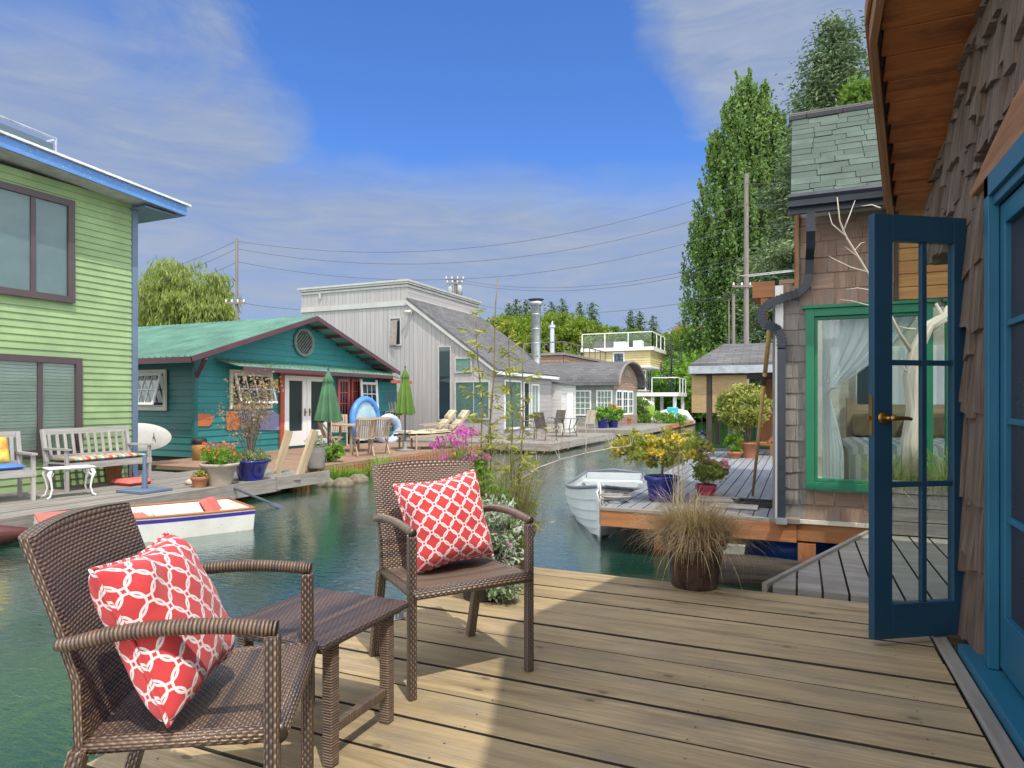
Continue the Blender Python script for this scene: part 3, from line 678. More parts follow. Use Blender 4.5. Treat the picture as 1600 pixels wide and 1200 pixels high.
# shingle skin
mb=MB()
shingles(mb,(-.19,7.02,0),X1,-Y1,.25,0,2.2,.155,.10,.24,.014,.006,mat=0)
shingles(mb,(.06,7.02,0),X1,-Y1,BX1-.06,0,.29,.155,.14,.25,.014,.006,mat=1)
mb.build('shingles',[WD_SHG,WD_SHK2],nh)
mb=MB(); shingles(mb,(.0,7.02,2.09),X1,-Y1,.82,0,.86,.155,.13,.22,.016,.008); shingles(mb,(-.19,7.02,2.16),X1,-Y1,.185,0,.2,.155,.13,.2,.014,.004)
mb.build('upper_shingles',WD_SHK2,nh)
mb=MB(); mb.box(-.225,-.15,6.985,7.018,.0,2.30); mb.build('white_corner_board',P_WHITE,nh)
mb=MB(); mb.box(-.250,-.228,7.03,7.3,0,2.2); mb.build('corner_board',WD_SHG,nh); mb=MB(); mb.box(-.05,-.01,6.97,7.3,2.2,3.0,0); mb.build('upper_corner_board',WD_SLAB,nh)
mb=MB(); mb.box(-.12,BX1,6.965,7.0,-.025,.012); mb.build('sill_board',P_CREAM,nh)
# little side roof bit over the downspout
mb=MB(); mb.box(-.44,-.23,7.05,7.5,2.20,2.36); mb.box(-.36,-.29,7.045,7.048,1.98,2.19); mb.build('orange_board',WD_ORANGE,nh)
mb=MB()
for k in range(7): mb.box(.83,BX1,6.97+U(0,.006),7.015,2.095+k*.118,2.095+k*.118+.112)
mb.build('soffit_reflection_panel',WD_REFLECT,nh); mb=MB(); mb.box(.80,.83,6.96,7.015,2.09,2.93); mb.build('reflection_panel_edge',WD_DARK,nh)  # added planks standing in for the soffit reflected in the open door's top panes
# roof
mb=MB(); xe=-.08; e0=V((xe,6.60,3.03)); r0=V((xe,7.80,4.22)); dx=V((4.6,0,0)); sl=(r0-e0)
mb.ext([e0,e0+dx,r0+dx,r0],(0,.045,-.045)); r1=r0+V((0,.5,-.08)); mb.ext([r0,r0+dx,r1+dx,r1],(0,0,-.06))
NR=8; rr=random.Random(4)
for i in range(int(sl.length/.118)):
    a=e0+sl.normalized()*(i*.118); x=0
    while x<4.5:
        w_=rr.uniform(.16,.30); j=rr.uniform(-.012,.012); th=rr.uniform(.006,.012)
        mb.ob(a+V((x+.003,0,0))+sl.normalized()*j+V((0,-.004,.004)),(w_-.006,0,0),sl.normalized()*.126-V((0,-.7,.7))*.004,V((0,-.7,.7))*th,0,rr.random()); x+=w_
mb.build('roof',surf('mossy green shingle',(.085,.12,.10),.9,var=.35,ns=5,bs=140,bump=.6,rv=.38),nh)
mb=MB(); mb.ob((-.05,8.3,4.12),(4.4,0,0),(0,2.7,-1.1),(0,0,.02)); mb.build('added_skylight',GLS,nh)  # unseen rear glazing, added to let light into the room
mb=MB(); mb.tube([r0+V((-.03,0,.03)),r0+V((4.6,0,.03))],.05,8); mb.build('ridge_cap',ASPG,nh)
mb=MB()
for i in range(1): 
    c=V((xe-.02,6.56,2.98)); prof=[(-.0,.06),(-.08,.06),(-.09,.03),(-.07,.0),(-.065,-.05),(-.0,-.05)]
    mb.ext([c+V((0,a,b)) for a,b in prof],(4.6,0,0)); mb.box(xe-.02,4.5,6.57,6.62,2.88,3.02)
gt=mb.build('gutter',BLACKM,nh)
mb=MB()
path=[(.09,6.60,2.93),(.09,6.60,2.72),(.09,6.68,2.6),(.085,6.90,2.53),(.08,6.93,2.38),(.06,6.93,2.27),(-.02,6.92,2.20),(-.15,6.90,2.16),(-.27,6.90,2.12),(-.345,6.90,2.05),(-.35,6.90,1.97),(-.31,6.90,1.91),(-.24,6.91,1.885),(-.19,6.92,1.85),(-.165,6.92,1.78),(-.165,6.92,1.68),(-.165,6.92,.0)]
for a,b in zip(path[:-1],path[1:]):
    mb.beam(a,V(b)+(V(b)-V(a)).normalized()*.012,.075,.055,up=(0,1,.01))
for i in range(6,15):
    a,b=V(path[i]),V(path[i+1]) if i+1<len(path) else V(path[i])
    for t in (0,.33,.66):
        if (b-a).length<.3: p=a.lerp(b,t); d_=(b-a).normalized(); mb.beam(p,p+d_*.012,.088,.068,up=(0,1,.01))
mb.build('downspout',BLACKM,gt)
mb=MB(); mb.box(-.215,-.115,6.87,6.96,-.03,.03); mb.build('downspout_outlet',GALV,gt)
# window with real room behind
def gwin(x0,x1):
    mb=MB(); z0,z1=.31,2.05; y0,y1=6.95,7.04; f=.075
    for (a,b,c,d_) in ((x0,x0+f,z0,z1),(x1-f,x1,z0,z1),(x0+f,x1-f,z0,z0+f),(x0+f,x1-f,z1-f,z1)): mb.box(a,b,y0,y1,c,d_)
    g_=f+.002
    for (a,b,c,d_) in ((x0+g_,x0+g_+.03,z0+g_,z1-g_),(x1-g_-.03,x1-g_,z0+g_,z1-g_),(x0+g_+.03,x1-g_-.03,z0+g_,z0+g_+.03),(x0+g_+.03,x1-g_-.03,z1-g_-.03,z1-g_)): mb.box(a,b,y0+.025,y1,c,d_)
    mb.box(x0-.03,x1+.03,y0-.02,y1-.03,z1+.001,z1+.03)
    fr=mb.build('window',P_GRN,nh,bevel=.003); p=MB(); p.box(x0+f,x1-f,7.0,7.005,z0+f,z1-f); p.build('pane',GLS,fr)
gwin(.05,1.10); gwin(1.20,3.1)
mb=MB(); mb.box(.80,.82,6.97,7.0,0,0.3); 
def curtain(name,x0,x1,y,zt,zb,tiez,tx,side,label,mat=None):
    """gathered curtain pulled to one side and tied"""
    rows=[]; n=60; nz=26
    for i in range(nz+1):
        t=i/nz; z=zt+(zb-zt)*t; r=[]
        if z>tiez: k=(zt-z)/(zt-tiez); wid=(x1-x0)*(1-k**1.5)+.05*k**1.5
        else: k=(tiez-z)/(tiez-zb); wid=.05+.14*min(1,k*1.6)**.8
        for j in range(n+1):
            s=j/n; xx=x0+s*wid if side>0 else x1-s*wid
            r.append((xx,y+.018*math.sin(s*38+t*2)*(.4+.6*min(1,wid/.5))+.01*math.sin(s*90),z))
        rows.append(r)
    mb=MB(); mb.grid(rows); o=mb.build(name,mat or SHEER,None,(x0,y,zb),smooth=True); tag(o,label,'curtain','tied back white curtains'); return o
curtain('curtain',.20,1.02,7.10,2.03,.33,1.24,.2,1,'white curtain tied back at the left of the green window')
curtain('curtain',1.55,2.2,7.10,2.03,.33,1.3,.2,-1,'white curtain seen through the top panes of the open blue door')
mb=MB(); rows=[[(x,10.85+.03*math.sin(x*40),z) for x in np.arange(.75,2.15,.02)] for z in (.85,1.95)]; mb.grid(rows); tag(mb.build('sheer_panel',SHEER,None,(.75,10.85,.85),smooth=True),'sheer net hanging over the far window of the bedroom','curtain')
bed=thing('bed','bed with grey striped cover behind the green framed window','bed',(1.0,8.6,0))
mb=MB(); rows=[]; uv=[]
for i in range(13):
    r=[];u_=[]
    for j in range(17):
        x=.45+j*.1; y=7.5+i*.17; ed=min(1,(i)/1.2,(j)/1.2,(16-j)/1.2); z=.66+.05*min(1,ed)+.01*math.sin(i*2+j)
        if i==0: z=.25
        r.append((x,y,z)); u_.append((x,y))
    rows.append(r); uv.append(u_)
mb.grid(rows,uvs=uv); mb.box(.46,2.04,7.52,9.5,.2,.62); mb.build('cover',stripes('striped bedspread',[(.6,.6,.6),(.36,.37,.39)],.05,0),bed,smooth=False)
mb=MB(); mb.box(.6,1.9,9.56,9.64,.2,1.12); mb.box(.55,.62,9.5,9.66,.2,1.2); mb.box(1.88,1.95,9.5,9.66,.2,1.2); mb.build('headboard',WD_TEAK,bed)
mb=MB(); mb.box(.62,1.1,9.35,9.55,.72,1.02); mb.box(1.2,1.7,9.35,9.55,.72,1.02); mb.build('pillow',surf('pillow tan',(.45,.33,.2),.9),bed,bevel=.05)
cl=MB(); cl.ext([(.75,10.6,.8),(1.1,10.6,.8),(1.1,10.6,1.55),(1.0,10.6,1.72),(.85,10.6,1.72),(.75,10.6,1.55)],(0,.06,0)); tag(cl.build('mirror',darkglass('dark mirror',(.06,.08,.1)),None,(.9,10.6,.8)),'dark arched mirror standing by the far bedroom wall','mirror')

# ================================================================ wicker chairs, table, cushions
def make_chair(label,loc,rz):
    t=thing('wicker_armchair',label,'armchair',loc,rz,'wicker armchairs on the deck')
    W2=.268; SD=.26; sw=.036          # half width, half depth; +x is the front
    prof=[(-.255,0),(-.20,.20),(-.145,.40),(-.150,.55),(-.195,.70),(-.252,.865)]
    for s in (-1,1):
        mb=MB(); mb.beam((SD,s*W2,0),(SD,s*W2,.635),.034,.034,up=Y1); mb.build('leg',WR if False else WV,t,local=True,bevel=.006)
        mb=MB()
        for a,b in zip(prof[:3][:-1],prof[1:3]): mb.beam((a[0],s*(W2-.02),a[1]),(b[0],s*(W2-.02),b[1]+.004),.036,.04,up=Y1)
        mb.build('leg',WV,t,local=True,bevel=.005)
        mb=MB(); P=[]
        for i in range(13):
            q=i/12; x=SD+.012-q*.455; P.append((x,s*(W2+.004*math.sin(q*3.1)),.648+.016*math.sin(min(1,q*1.1)*math.pi)-.045*max(0,q-.75)))
        mb.tube(P,[.0175]*11+[.016,.013],10); mb.build('armrest',WR,t,local=True,smooth=True)
    # seat slab: slight dish, front edge rounded
    mb=MB(); rows=[]; uv=[]; n=20
    for i in range(n+1):
        a=i/n; x=SD+.012-a*(SD+.155); r=[]; u_=[]
        for j in range(n+1):
            b=j/n; y=(b*2-1)*(W2-.012); z=.425-.012*math.sin(a*math.pi)*math.sin(b*math.pi)-.006*a; r.append((x,y,z)); u_.append((y,x))
        rows.append(r); uv.append(u_)
    bot=[[(p[0],p[1],p[2]-.03) for p in r] for r in rows]
    mb.grid(rows,uvs=uv); mb.grid([list(r)[::-1] for r in bot],uvs=[u[::-1] for u in uv])
    mb.build('seat',WV,t,local=True,smooth=True)
    mb=MB(); mb.tube([(SD+.012,-W2+.0,.41),(SD+.012,W2,.41)],.023,10); 
    for s in (-1,1): mb.tube([(SD,s*(W2-.005),.41),(-.14,s*(W2-.03),.405)],.019,8)
    mb.build('seat_rail',WV,t,local=True,smooth=True)
    # back: woven panel, curved in plan and profile, from the seat down rail to the top
    mb=MB(); fr=[];bk=[];uv=[]
    def px_(z):
        for (a,za),(b,zb_) in zip(prof[:-1],prof[1:]):
            if z<=zb_+1e-6: return a+(b-a)*(z-za)/(zb_-za)
        return prof[-1][0]
    for i in range(25):
        z=.39+(.865-.39)*i/24; r=[];q=[];u_=[]
        for j in range(21):
            b=j/20*2-1; zz=z+(.014*(1-b*b) if i==24 else 0)+.0; x=px_(z)-.03*(1-b*b)*min(1,i/8); y=b*(W2-.012+.004*i/24)
            e_=.017 if abs(b)<.99 else .010
            r.append((x+e_,y,zz)); q.append((x-e_,y,zz)); u_.append((y,z))
        fr.append(r);bk.append(q);uv.append(u_)
    mb.grid(fr,uvs=uv); mb.grid([r[::-1] for r in bk],uvs=[u[::-1] for u in uv])
    mb.grid([fr[-1],bk[-1]][::-1],uvs=[[(a[0],.9) for a in uv[-1]],[(a[0],.93) for a in uv[-1]]]); mb.grid([[r[0] for r in fr],[r[0] for r in bk]],uvs=[[(u[0][1],0) for u in uv],[(u[0][1],.03) for u in uv]]); mb.grid([[r[-1] for r in bk],[r[-1] for r in fr]],uvs=[[(u[0][1],0) for u in uv],[(u[0][1],.03) for u in uv]])
    mb.grid([[(p[0],p[1],p[2]) for p in fr[0]],[(p[0],p[1],p[2]) for p in bk[0]]],uvs=[[(a[0],.9) for a in uv[-1]],[(a[0],.93) for a in uv[-1]]])
    mb.build('backrest',WV,t,local=True,smooth=False)
    return t
ch1=make_chair('near brown wicker armchair at the left front, seen from its side',(-1.452,1.225,0),math.atan2(.542,.84))
ch2=make_chair('brown wicker armchair beyond the small table, facing the camera',(-1.436,2.556,0),math.atan2(-.585,.81))
tb=thing('wicker_side_table','low brown wicker side table between the two armchairs','side table',(-1.549,1.843,0))
mb=MB(); mb.box(-.222,.222,-.245,.245,.392,.42); mb.build('table_top',WT,tb,local=True,bevel=.010)
for s in (-1,1):
    for q in (-1,1): mb=MB(); mb.beam((s*.18,q*.155,0),(s*.18,q*.155,.39),.04,.04,up=Y1); mb.build('leg',WR,tb,local=True,bevel=.006)
    mb=MB(); mb.beam((s*.18,-.135,.115),(s*.18,.135,.115),.026,.034); mb.build('stretcher',WR,tb,local=True,bevel=.005)
mb=MB(); mb.box(-.16,.16,-.17,-.14,.355,.39); mb.box(-.16,.16,.14,.17,.355,.39); mb.build('apron',WV,tb,local=True)
def cushion(label,size,Mx,th=.115,sag=0):
    n=36; rows=[];bk=[];uv=[]
    for i in range(n+1):
        r=[];b_=[];u_=[]
        for j in range(n+1):
            a=i/n*2-1; b=j/n*2-1
            ea=a*(1-.085*(1-abs(b))**1.0*(1 if abs(a)>0 else 0)*abs(a)**2*1.0-.03*(1-b*b)*a*a); eb=b*(1-.085*(1-abs(a))*abs(b)**2-.03*(1-a*a)*b*b)
            h=(max(0,1-a**4)*max(0,1-b**4))**.42
            wr=.004*math.sin(7*a+3*b)*math.sin(5*b)+.005*math.sin(3*a*b*4+1)
            x=ea*size/2; y=eb*size/2; z=h*(th+wr)
            z-=sag*math.exp(-((a-.1)**2+(b-.0)**2)*6)
            r.append(V((x,y,z))); b_.append(V((x,y,-h*th*.8))); u_.append((x,y))
        rows.append(r);bk.append(b_);uv.append(u_)
    m_=n//2                                             # unroll the cloth: arc length from the middle
    uv=[[[0,0] for _ in range(n+1)] for _ in range(n+1)]
    for i in range(n+1):
        for sg in (1,-1):
            L=0
            for k in range(1,m_+1):
                j=m_+sg*k; L+=(rows[i][j]-rows[i][j-sg]).length; uv[i][j][1]=sg*L
    for j in range(n+1):
        for sg in (1,-1):
            L=0
            for k in range(1,m_+1):
                i=m_+sg*k; L+=(rows[i][j]-rows[i-sg][j]).length; uv[i][j][0]=sg*L
    t=bpy.data.objects.new('cushion',None); COL.objects.link(t); t.location=Mx.to_translation(); t.rotation_euler=Mx.to_euler(); t.empty_display_size=.1
    tag(t,label,'cushion','red trellis pattern cushions')
    mb=MB(); mb.grid(rows,uvs=uv); mb.grid([r[::-1] for r in bk],uvs=[u[::-1] for u in uv]); mb.build('cover',CUSH,t,local=True,smooth=True)
    ed=[rows[0][j] for j in range(n+1)]+[rows[i][n] for i in range(1,n+1)]+[rows[n][j] for j in range(n-1,-1,-1)]+[rows[i][0] for i in range(n-1,0,-1)]
    mb=MB(); mb.tube([p*1.008 for p in ed],.0048,6,close=True); mb.build('piping',CUSH,t,local=True,smooth=True)
    return t
def frame(o,ex,ez):
    ex=V(ex).normalized(); ez=(V(ez)-ex*V(ez).dot(ex)).normalized(); ey=ez.cross(ex)
    m=M((ex,ey,ez)).transposed().to_4x4(); m.translation=V(o); return m
f2=V((.81,-.585,0)).normalized(); r2=V((-f2.y,f2.x,0))
cushion('red and white trellis cushion leaning upright on the far armchair facing the camera',.40,frame(V((-1.436,2.556,.62))-f2*.052+r2*.015,r2*.994+Z1*.11,f2*.965+Z1*.27))
nb,nf,tn,tf=wc(-.77,1.44,.45),wc(-.805,1.82,.51),wc(-.895,1.40,.78),wc(-.965,1.79,.80)
ex=(nf-nb+tf-tn).normalized(); up=(tn-nb+tf-nf).normalized(); cushion('red and white trellis cushion slumped sideways in the near left armchair',.375,frame((nb+nf+tn+tf)/4+V((.02,0,-.005)),ex-up*.10,(ex.cross(up))+ex*-.06),th=.085)
# cleat by the deck edge
mb=MB(); c=gp(622,968); d_=V((.45,.9,0)).normalized()
mb.tube([c-d_*.07+Z1*.05,c-d_*.03+Z1*.038,c+d_*.03+Z1*.038,c+d_*.07+Z1*.05],[.006,.010,.010,.006],8); mb.beam(c-d_*.02,c-d_*.02+Z1*.04,.02,.016,up=Y1); mb.beam(c+d_*.02,c+d_*.02+Z1*.04,.02,.016,up=Y1); mb.beam(c-d_*.035+Z1*.004,c+d_*.035+Z1*.004,.03,.008)
tag(mb.build('dock_cleat',GALV,None,c,bevel=.002),'small galvanised cleat on the deck between table and far armchair','cleat')
# ================================================================ lime green house on the left
gh=thing('lime_green_house','two storey lime green house with lapped siding and bronze framed windows at the left edge','house',(-12,6,-.2))
mb=MB(); mb.box(-16,-10.80,-2,7.98,-.3,4.68); mb.build('wall',DARK,gh)
mb=MB(); siding(mb,(-10.80,-2,0),Y1,X1,9.93,-.2,4.66,.108,.02); mb.build('siding',P_LIME,gh)
mb=MB(); siding(mb,(-16,7.98,0),X1,Y1,5.2,-.2,4.66,.108,.02); mb.build('side_siding',P_LIME,gh)
mb=MB(); mb.box(-10.84,-10.755,7.93,8.03,-.2,4.64); mb.build('corner_board',P_SLATE,gh)
def zr(y): return 4.74-.06*(y-5.65)
mb=MB(); mb.ext([(-10.33,-2,zr(-2)+.02),(-10.33,8.64,zr(8.64)+.02),(-16,8.64,zr(8.64)+.02),(-16,-2,zr(-2)+.02)],(0,0,.16)); mb.build('roof',surf('pale roof membrane',(.5,.52,.5),.7),gh)
mb=MB(); mb.ob((-10.33,-2,zr(-2)),(0,10.66,-.06*10.66),(.03,0,0),(0,0,.165)); mb.ob((-10.33,8.64,zr(8.64)),(-5.6,0,0),(0,.03,0),(0,0,.165)); mb.build('fascia',P_SKYB,gh)
mb=MB(); mb.ob((-10.35,-2.02,zr(-2)+.18),(0,10.74,-.06*10.72),(.10,0,0),(0,0,.035)); mb.build('roof_edge',ALU,gh)
mb=MB(); mb.box(-10.80,-10.40,7.9,8.6,4.53,4.555); mb.box(-15,-10.80,8.04,8.6,4.53,4.555); mb.build('soffit',P_SLATE,gh)
BLW=surf('window roller shade',(.19,.25,.28),.7,var=.1,bump=0)
win(gh,(-10.775,3.2,2.74),Y1,X1,3.7,1.65,.10,P_MAUV,back='panel',bmat=BLW,gmat=GLS,depth=.06,mulls=[1.9,2.98],mw=.07)
win(gh,(-10.775,3.2,.31),Y1,X1,3.82,1.55,.10,P_MAUV,back='blinds',depth=.06,mulls=[1.8,3.08],mw=.07)
rl=thing('roof_railing','glazed roof terrace railing on top of the green house','railing',(-11.2,5,4.8))
mb=MB(); mb.tube([(-11.2,0,5.86),(-11.2,6.9,5.47),(-13,6.95,5.47)],.02,8); 
for y in (2,3.5,5,6,6.9): mb.tube([(-11.2,y,4.8),(-11.2,y,5.86-.057*y)],.018,6)
mb.build('rail',GALV,rl)
mb=MB(); mb.ob((-11.2,0,5.14),(0,6.85,-.39),(0,0,.62),(.008,0,0)); mb.build('panel',DGB,rl)
mb=MB(); mb.ob((-11.26,0,4.85),(0,6.85,-.39),(0,0,.25),(-.04,0,0)); mb.build('curb',P_LIME,rl)

# ================================================================ teal gable house
th=thing('teal_house','teal gabled bungalow with green metal roof and round gable vent','house',(-15,15,-.2))
YL,YR,YM=11.5,18.9,15.17; XF=-13.4; EV=2.2; RZ=3.63; sl_=(RZ-EV)/(YM-10.94)
rz_=lambda y: RZ-sl_*abs(y-YM)
mb=MB(); mb.ext([(XF-.04,YL+.03,-.3),(XF-.04,20.2,-.3),(XF-.04,20.2,1.9),(XF-.04,YR,rz_(YR)-.08),(XF-.04,YM,rz_(YM)-.08),(XF-.04,YL+.03,rz_(YL)-.08)],(-11,0,0)); mb.build('wall',DARK,th)
mb=MB(); siding(mb,(XF-.02,YL,0),Y1,X1,7.4,-.2,3.5,.165,.022,top=lambda s:rz_(YL+s)-.05); siding(mb,(XF-.02,YR,0),Y1,X1,1.3,-.2,1.85,.165,.022); mb.build('front_siding',P_TEALL,th)
mb=MB(); siding(mb,(XF-11,YL+.01,0),X1,-Y1,10.97,-.2,2.25,.165,.022); mb.build('side_siding',P_TEAL,th)
mb=MB(); mb.box(XF-.06,XF+.04,YL-.045,YL+.05,-.2,2.2); mb.build('corner_board',P_TEAL,th)
mb=MB(); xo=-12.8
mb.ext([(xo,10.9,EV),(xo,YM,RZ),(xo,19.44,EV),(xo,19.44,EV-.05),(xo,YM,RZ-.06),(xo,10.9,EV-.05)],(-12,0,0))
x=xo
while x>xo-12:
    for a,b in ((10.88,YM),(19.46,YM)):
        mb.beam((x-.02,a,EV+.012),(x-.02,b,RZ+.012),.03,.028,up=(0,0,1))
    x-=.2
mb.build('roof',GREENROOF,th)
mb=MB(); mb.beam((xo+.015,10.88,EV-.07),(xo+.015,YM,RZ-.07),.03,.12); mb.beam((xo+.015,19.46,EV-.07),(xo+.015,YM,RZ-.07),.03,.12); mb.box(xo-12,xo,10.86,10.89,EV-.15,EV-.01)
for y in (10.98,19.35): 
    mb.beam((XF,y+(.55 if y<15 else -.55),EV-.55+.1),(xo,y+(.3 if y<15 else -.3),EV-.02),.08,.08)
for k in range(6): yy=YM+.5+k*.6; mb.beam((XF,yy,rz_(yy)-.12),(xo,yy,rz_(yy)-.12),.05,.08)
mb.build('barge_board',P_PLUM,th)
pc=pX(475,535,XF+.03); mb=MB(); ring=[V((XF+.04,pc.y+.38*math.cos(a),pc.z+.38*math.sin(a))) for a in np.linspace(0,6.283,29)[:-1]]
mb.tube(ring,.045,6,close=True)
for k in range(-4,5):
    h_=math.sqrt(max(0,.36**2-(k*.08)**2))
    for sg in (1,):
        a=V((XF+.03,pc.y+k*.057-h_*.7,pc.z-k*.057-h_*.7)); b=V((XF+.03,pc.y+k*.057+h_*.7,pc.z-k*.057+h_*.7)); mb.tube([a,b],.012,5)
        a=V((XF+.035,pc.y+k*.057-h_*.7,pc.z+k*.057+h_*.7)); b=V((XF+.035,pc.y+k*.057+h_*.7,pc.z+k*.057-h_*.7)); mb.tube([a,b],.008,5)
mb.build('gable_vent',surf('vent metal',(.18,.22,.2),.5),th)
mb=MB(); mb.lathe([(0,0),(.36,0)],(0,0,0),28); mb.v=[(XF+.012,pc.y+p[0],pc.z+p[1]) for p in mb.v]; mb.build('vent_backing',DARK,th)
# lean-to porch roof
pl=pX(362,574,XF+.5); pr_=pX(577,588,XF+.5); zp=(pl.z+pr_.z)/2
mb=MB(); ya,yb=12.1,19.0
P0=[(XF,ya,zp+.24),(XF,yb,zp+.24),(XF+.62,yb,zp+.08),(XF+.62,ya+.15,zp+.08)]; mb.ext(P0,(0,0,-.03))
y=ya
while y<yb: mb.beam((XF,y,zp+.25),(XF+.62,y,zp+.09),.025,.025); y+=.2
P0=[(XF,yb+.01,zp+.22),(XF,20.35,zp+.02),(XF+.5,20.35,zp-.08),(XF+.5,yb+.01,zp+.08)]; mb.ext(P0,(0,0,-.03)); mb.build('porch_roof',GREENROOF,th)
mb=MB(); mb.box(XF+.6,XF+.64,ya+.3,yb,zp-.06,zp+.045); mb.build('porch_fascia',P_PLUM,th)
mb=MB(); mb.box(XF+.48,XF+.52,19.05,20.4,zp-.2,zp-.1); mb.build('porch_end_board',P_RED,th)
# windows and doors of the teal house
def fw(px0,px1,py0,py1,xx=XF+.0): a=pX(px0,py1,xx); b=pX(px1,py0,xx); return a.y,b.y,a.z,(b.z+pX(px0,py0,xx).z)/2
def awning(parent,O,e1,n,w,h,ang,cols,rows):
    f=win(parent,O,e1,n,w,h,.09,P_CREAM,back='dark',depth=.05)
    O=V(O);e1=V(e1);n=V(n); o=O+e1*.1+Z1*(h-.1)+n*.055; L=h-.2; dwn=(-Z1*math.cos(ang)+n*math.sin(ang)); nn_=(n*math.cos(ang)+Z1*math.sin(ang))
    mb=MB(); W_=w-.2; fw_=.06
    mb.ob(o,e1*W_,dwn*fw_,nn_*.035); mb.ob(o+dwn*(L-fw_),e1*W_,dwn*fw_,nn_*.035); mb.ob(o+dwn*fw_,e1*fw_,dwn*(L-2*fw_),nn_*.035); mb.ob(o+dwn*fw_+e1*(W_-fw_),e1*fw_,dwn*(L-2*fw_),nn_*.035)
    for k in range(1,cols): mb.ob(o+dwn*fw_+e1*(fw_+(W_-2*fw_)*k/cols-.012),e1*.024,dwn*(L-2*fw_),nn_*.03)
    for k in range(1,rows): mb.ob(o+dwn*(fw_+(L-2*fw_)*k/rows)+e1*fw_,e1*(W_-2*fw_),dwn*.024,nn_*.028)
    mb.build('sash',P_WHITE,parent)
    g_=MB(); g_.ob(o+dwn*fw_+e1*fw_+nn_*.012,e1*(W_-2*fw_),dwn*(L-2*fw_),nn_*.005); g_.build('sash_pane',GLS,parent)
y0,y1,z0,z1=fw(358,424,579,639); awning(th,(XF,y0,z0),Y1,X1,y1-y0,z1-z0,.30,4,2)
s0=pY(221,641,YL); s1=pY(262,577,YL); awning(th,(s0.x-.35,YL-.02,.93+0*s0.z),X1,-Y1,s1.x-s0.x+.35,s1.z-s0.z,.30,4,2)
y0,y1,z0,z1=fw(437,508,588,694)
mb=MB(); O_=V((XF+.02,y0+.12,-.12)); W2=(y1-y0-.12); Hh=z1-.0+.12; 
dd=MB(); 
for s in (0,1):
    o=O_+Y1*(s*(W2/2+.01)); w_=W2/2-.01; D=X1*.06
    mb.ob(o,Y1*.17,Z1*Hh,D); mb.ob(o+Y1*(w_-.17),Y1*.17,Z1*Hh,D); mb.ob(o+Y1*.17,Y1*(w_-.34),Z1*.42,D); mb.ob(o+Y1*.17+Z1*(Hh-.14),Y1*(w_-.34),Z1*.14,D)
    dd.ob(o+Y1*.17+Z1*.42+X1*.02,Y1*(w_-.34),Z1*(Hh-.56),X1*.006)
dr2=mb.build('door',P_WHITE,th); dd.build('pane',DGL,dr2)
mb=MB(); c=O_+Y1*(W2/2)+X1*.07; 
for s in (-1,1): mb.ob(c+Y1*(s*.1-.02)+Z1*.85,Y1*.04,Z1*.22,X1*.015); mb.ob(c+Y1*(s*.1-.015)+Z1*.95,Y1*.03,Z1*.03,X1*.07)
mb.build('handle',BRASS,dr2)
mb=MB(); mb.ob(O_-Y1*.16,Y1*.14,Z1*(Hh+.12),X1*.05); mb.ob(O_+Z1*(Hh+.01),Y1*(W2+.1),Z1*.10,X1*.05); mb.build('door_trim',P_RED,th)
y0,y1,z0,z1=fw(526,544,592,652); win(th,(XF+.01,y0,z0),Y1,X1,y1-y0,z1-z0,.09,P_ROSE,cols=3,rows=3,back='dark',depth=.06)
y0,y1,z0,z1=fw(547,562,592,646); win(th,(XF+.01,y0,z0),Y1,X1,y1-y0,z1-z0,.09,P_RED,cols=3,rows=3,back='dark',depth=.06)
# painted patches on the facade
def patch(name,poly,m,th_=.012):
    P=[pX(x,y,XF+.012) for x,y in poly]; mb=MB(); mb.ext(P,(th_,0,0)); mb.build(name,m,th)
P_OR=paint('orange painted patch',(.50,.14,.06),.6); P_LILAC=paint('lilac painted patch',(.22,.24,.40),.6)
patch('painted_patch',[(303,646),(328,647),(332,654),(331,661),(326,666),(303,666)],P_OR); patch('painted_panel',[(372,643),(424,641),(436,648),(436,672),(378,672)],P_LILAC); patch('painted_patch',[(353,643),(368,642),(376,654),(372,672),(354,672)],P_OR); patch('painted_patch',[(516,659),(541,658),(541,666),(516,667)],P_OR); patch('painted_patch',[(425,593),(434,593),(434,606),(425,606)],paint('yellow patch',(.5,.42,.12),.6))
# leaning white french door
ld=thing('leaning_door','white glazed door leaning on the teal house behind the blue paddleboard','door',(-13.2,18.8,-.15)); a=pX(566,700,-13.1); b=pX(598,601,-13.1)
mb=MB(); o=V((-13.05,a.y,-.15)); w_=.95; h_=2.03; D=V((-.03,0,.0)); up=V((-.12,0,h_)); 
for s in (0,w_-.11): mb.ob(o+Y1*s,Y1*.11,up,D)
for q,h2 in ((0,.2),(.92,.08)): mb.ob(o+Y1*.11+up*q,Y1*(w_-.22),up*(h2/2.03 if q else .12),D)
for k in (1,2): mb.ob(o+Y1*(.11+(w_-.22)*k/3-.01)+up*.12,Y1*.02,up*.8,D*.9)
for k in range(1,5): mb.ob(o+Y1*.11+up*(.12+.8*k/5),Y1*(w_-.22),up*.012,D*.8)
mb.build('frame',P_WHITE,ld); mb=MB(); mb.ob(o+Y1*.11+up*.12+D*.5,Y1*(w_-.22),up*.8,D*.1); mb.build('pane',DGL,ld)
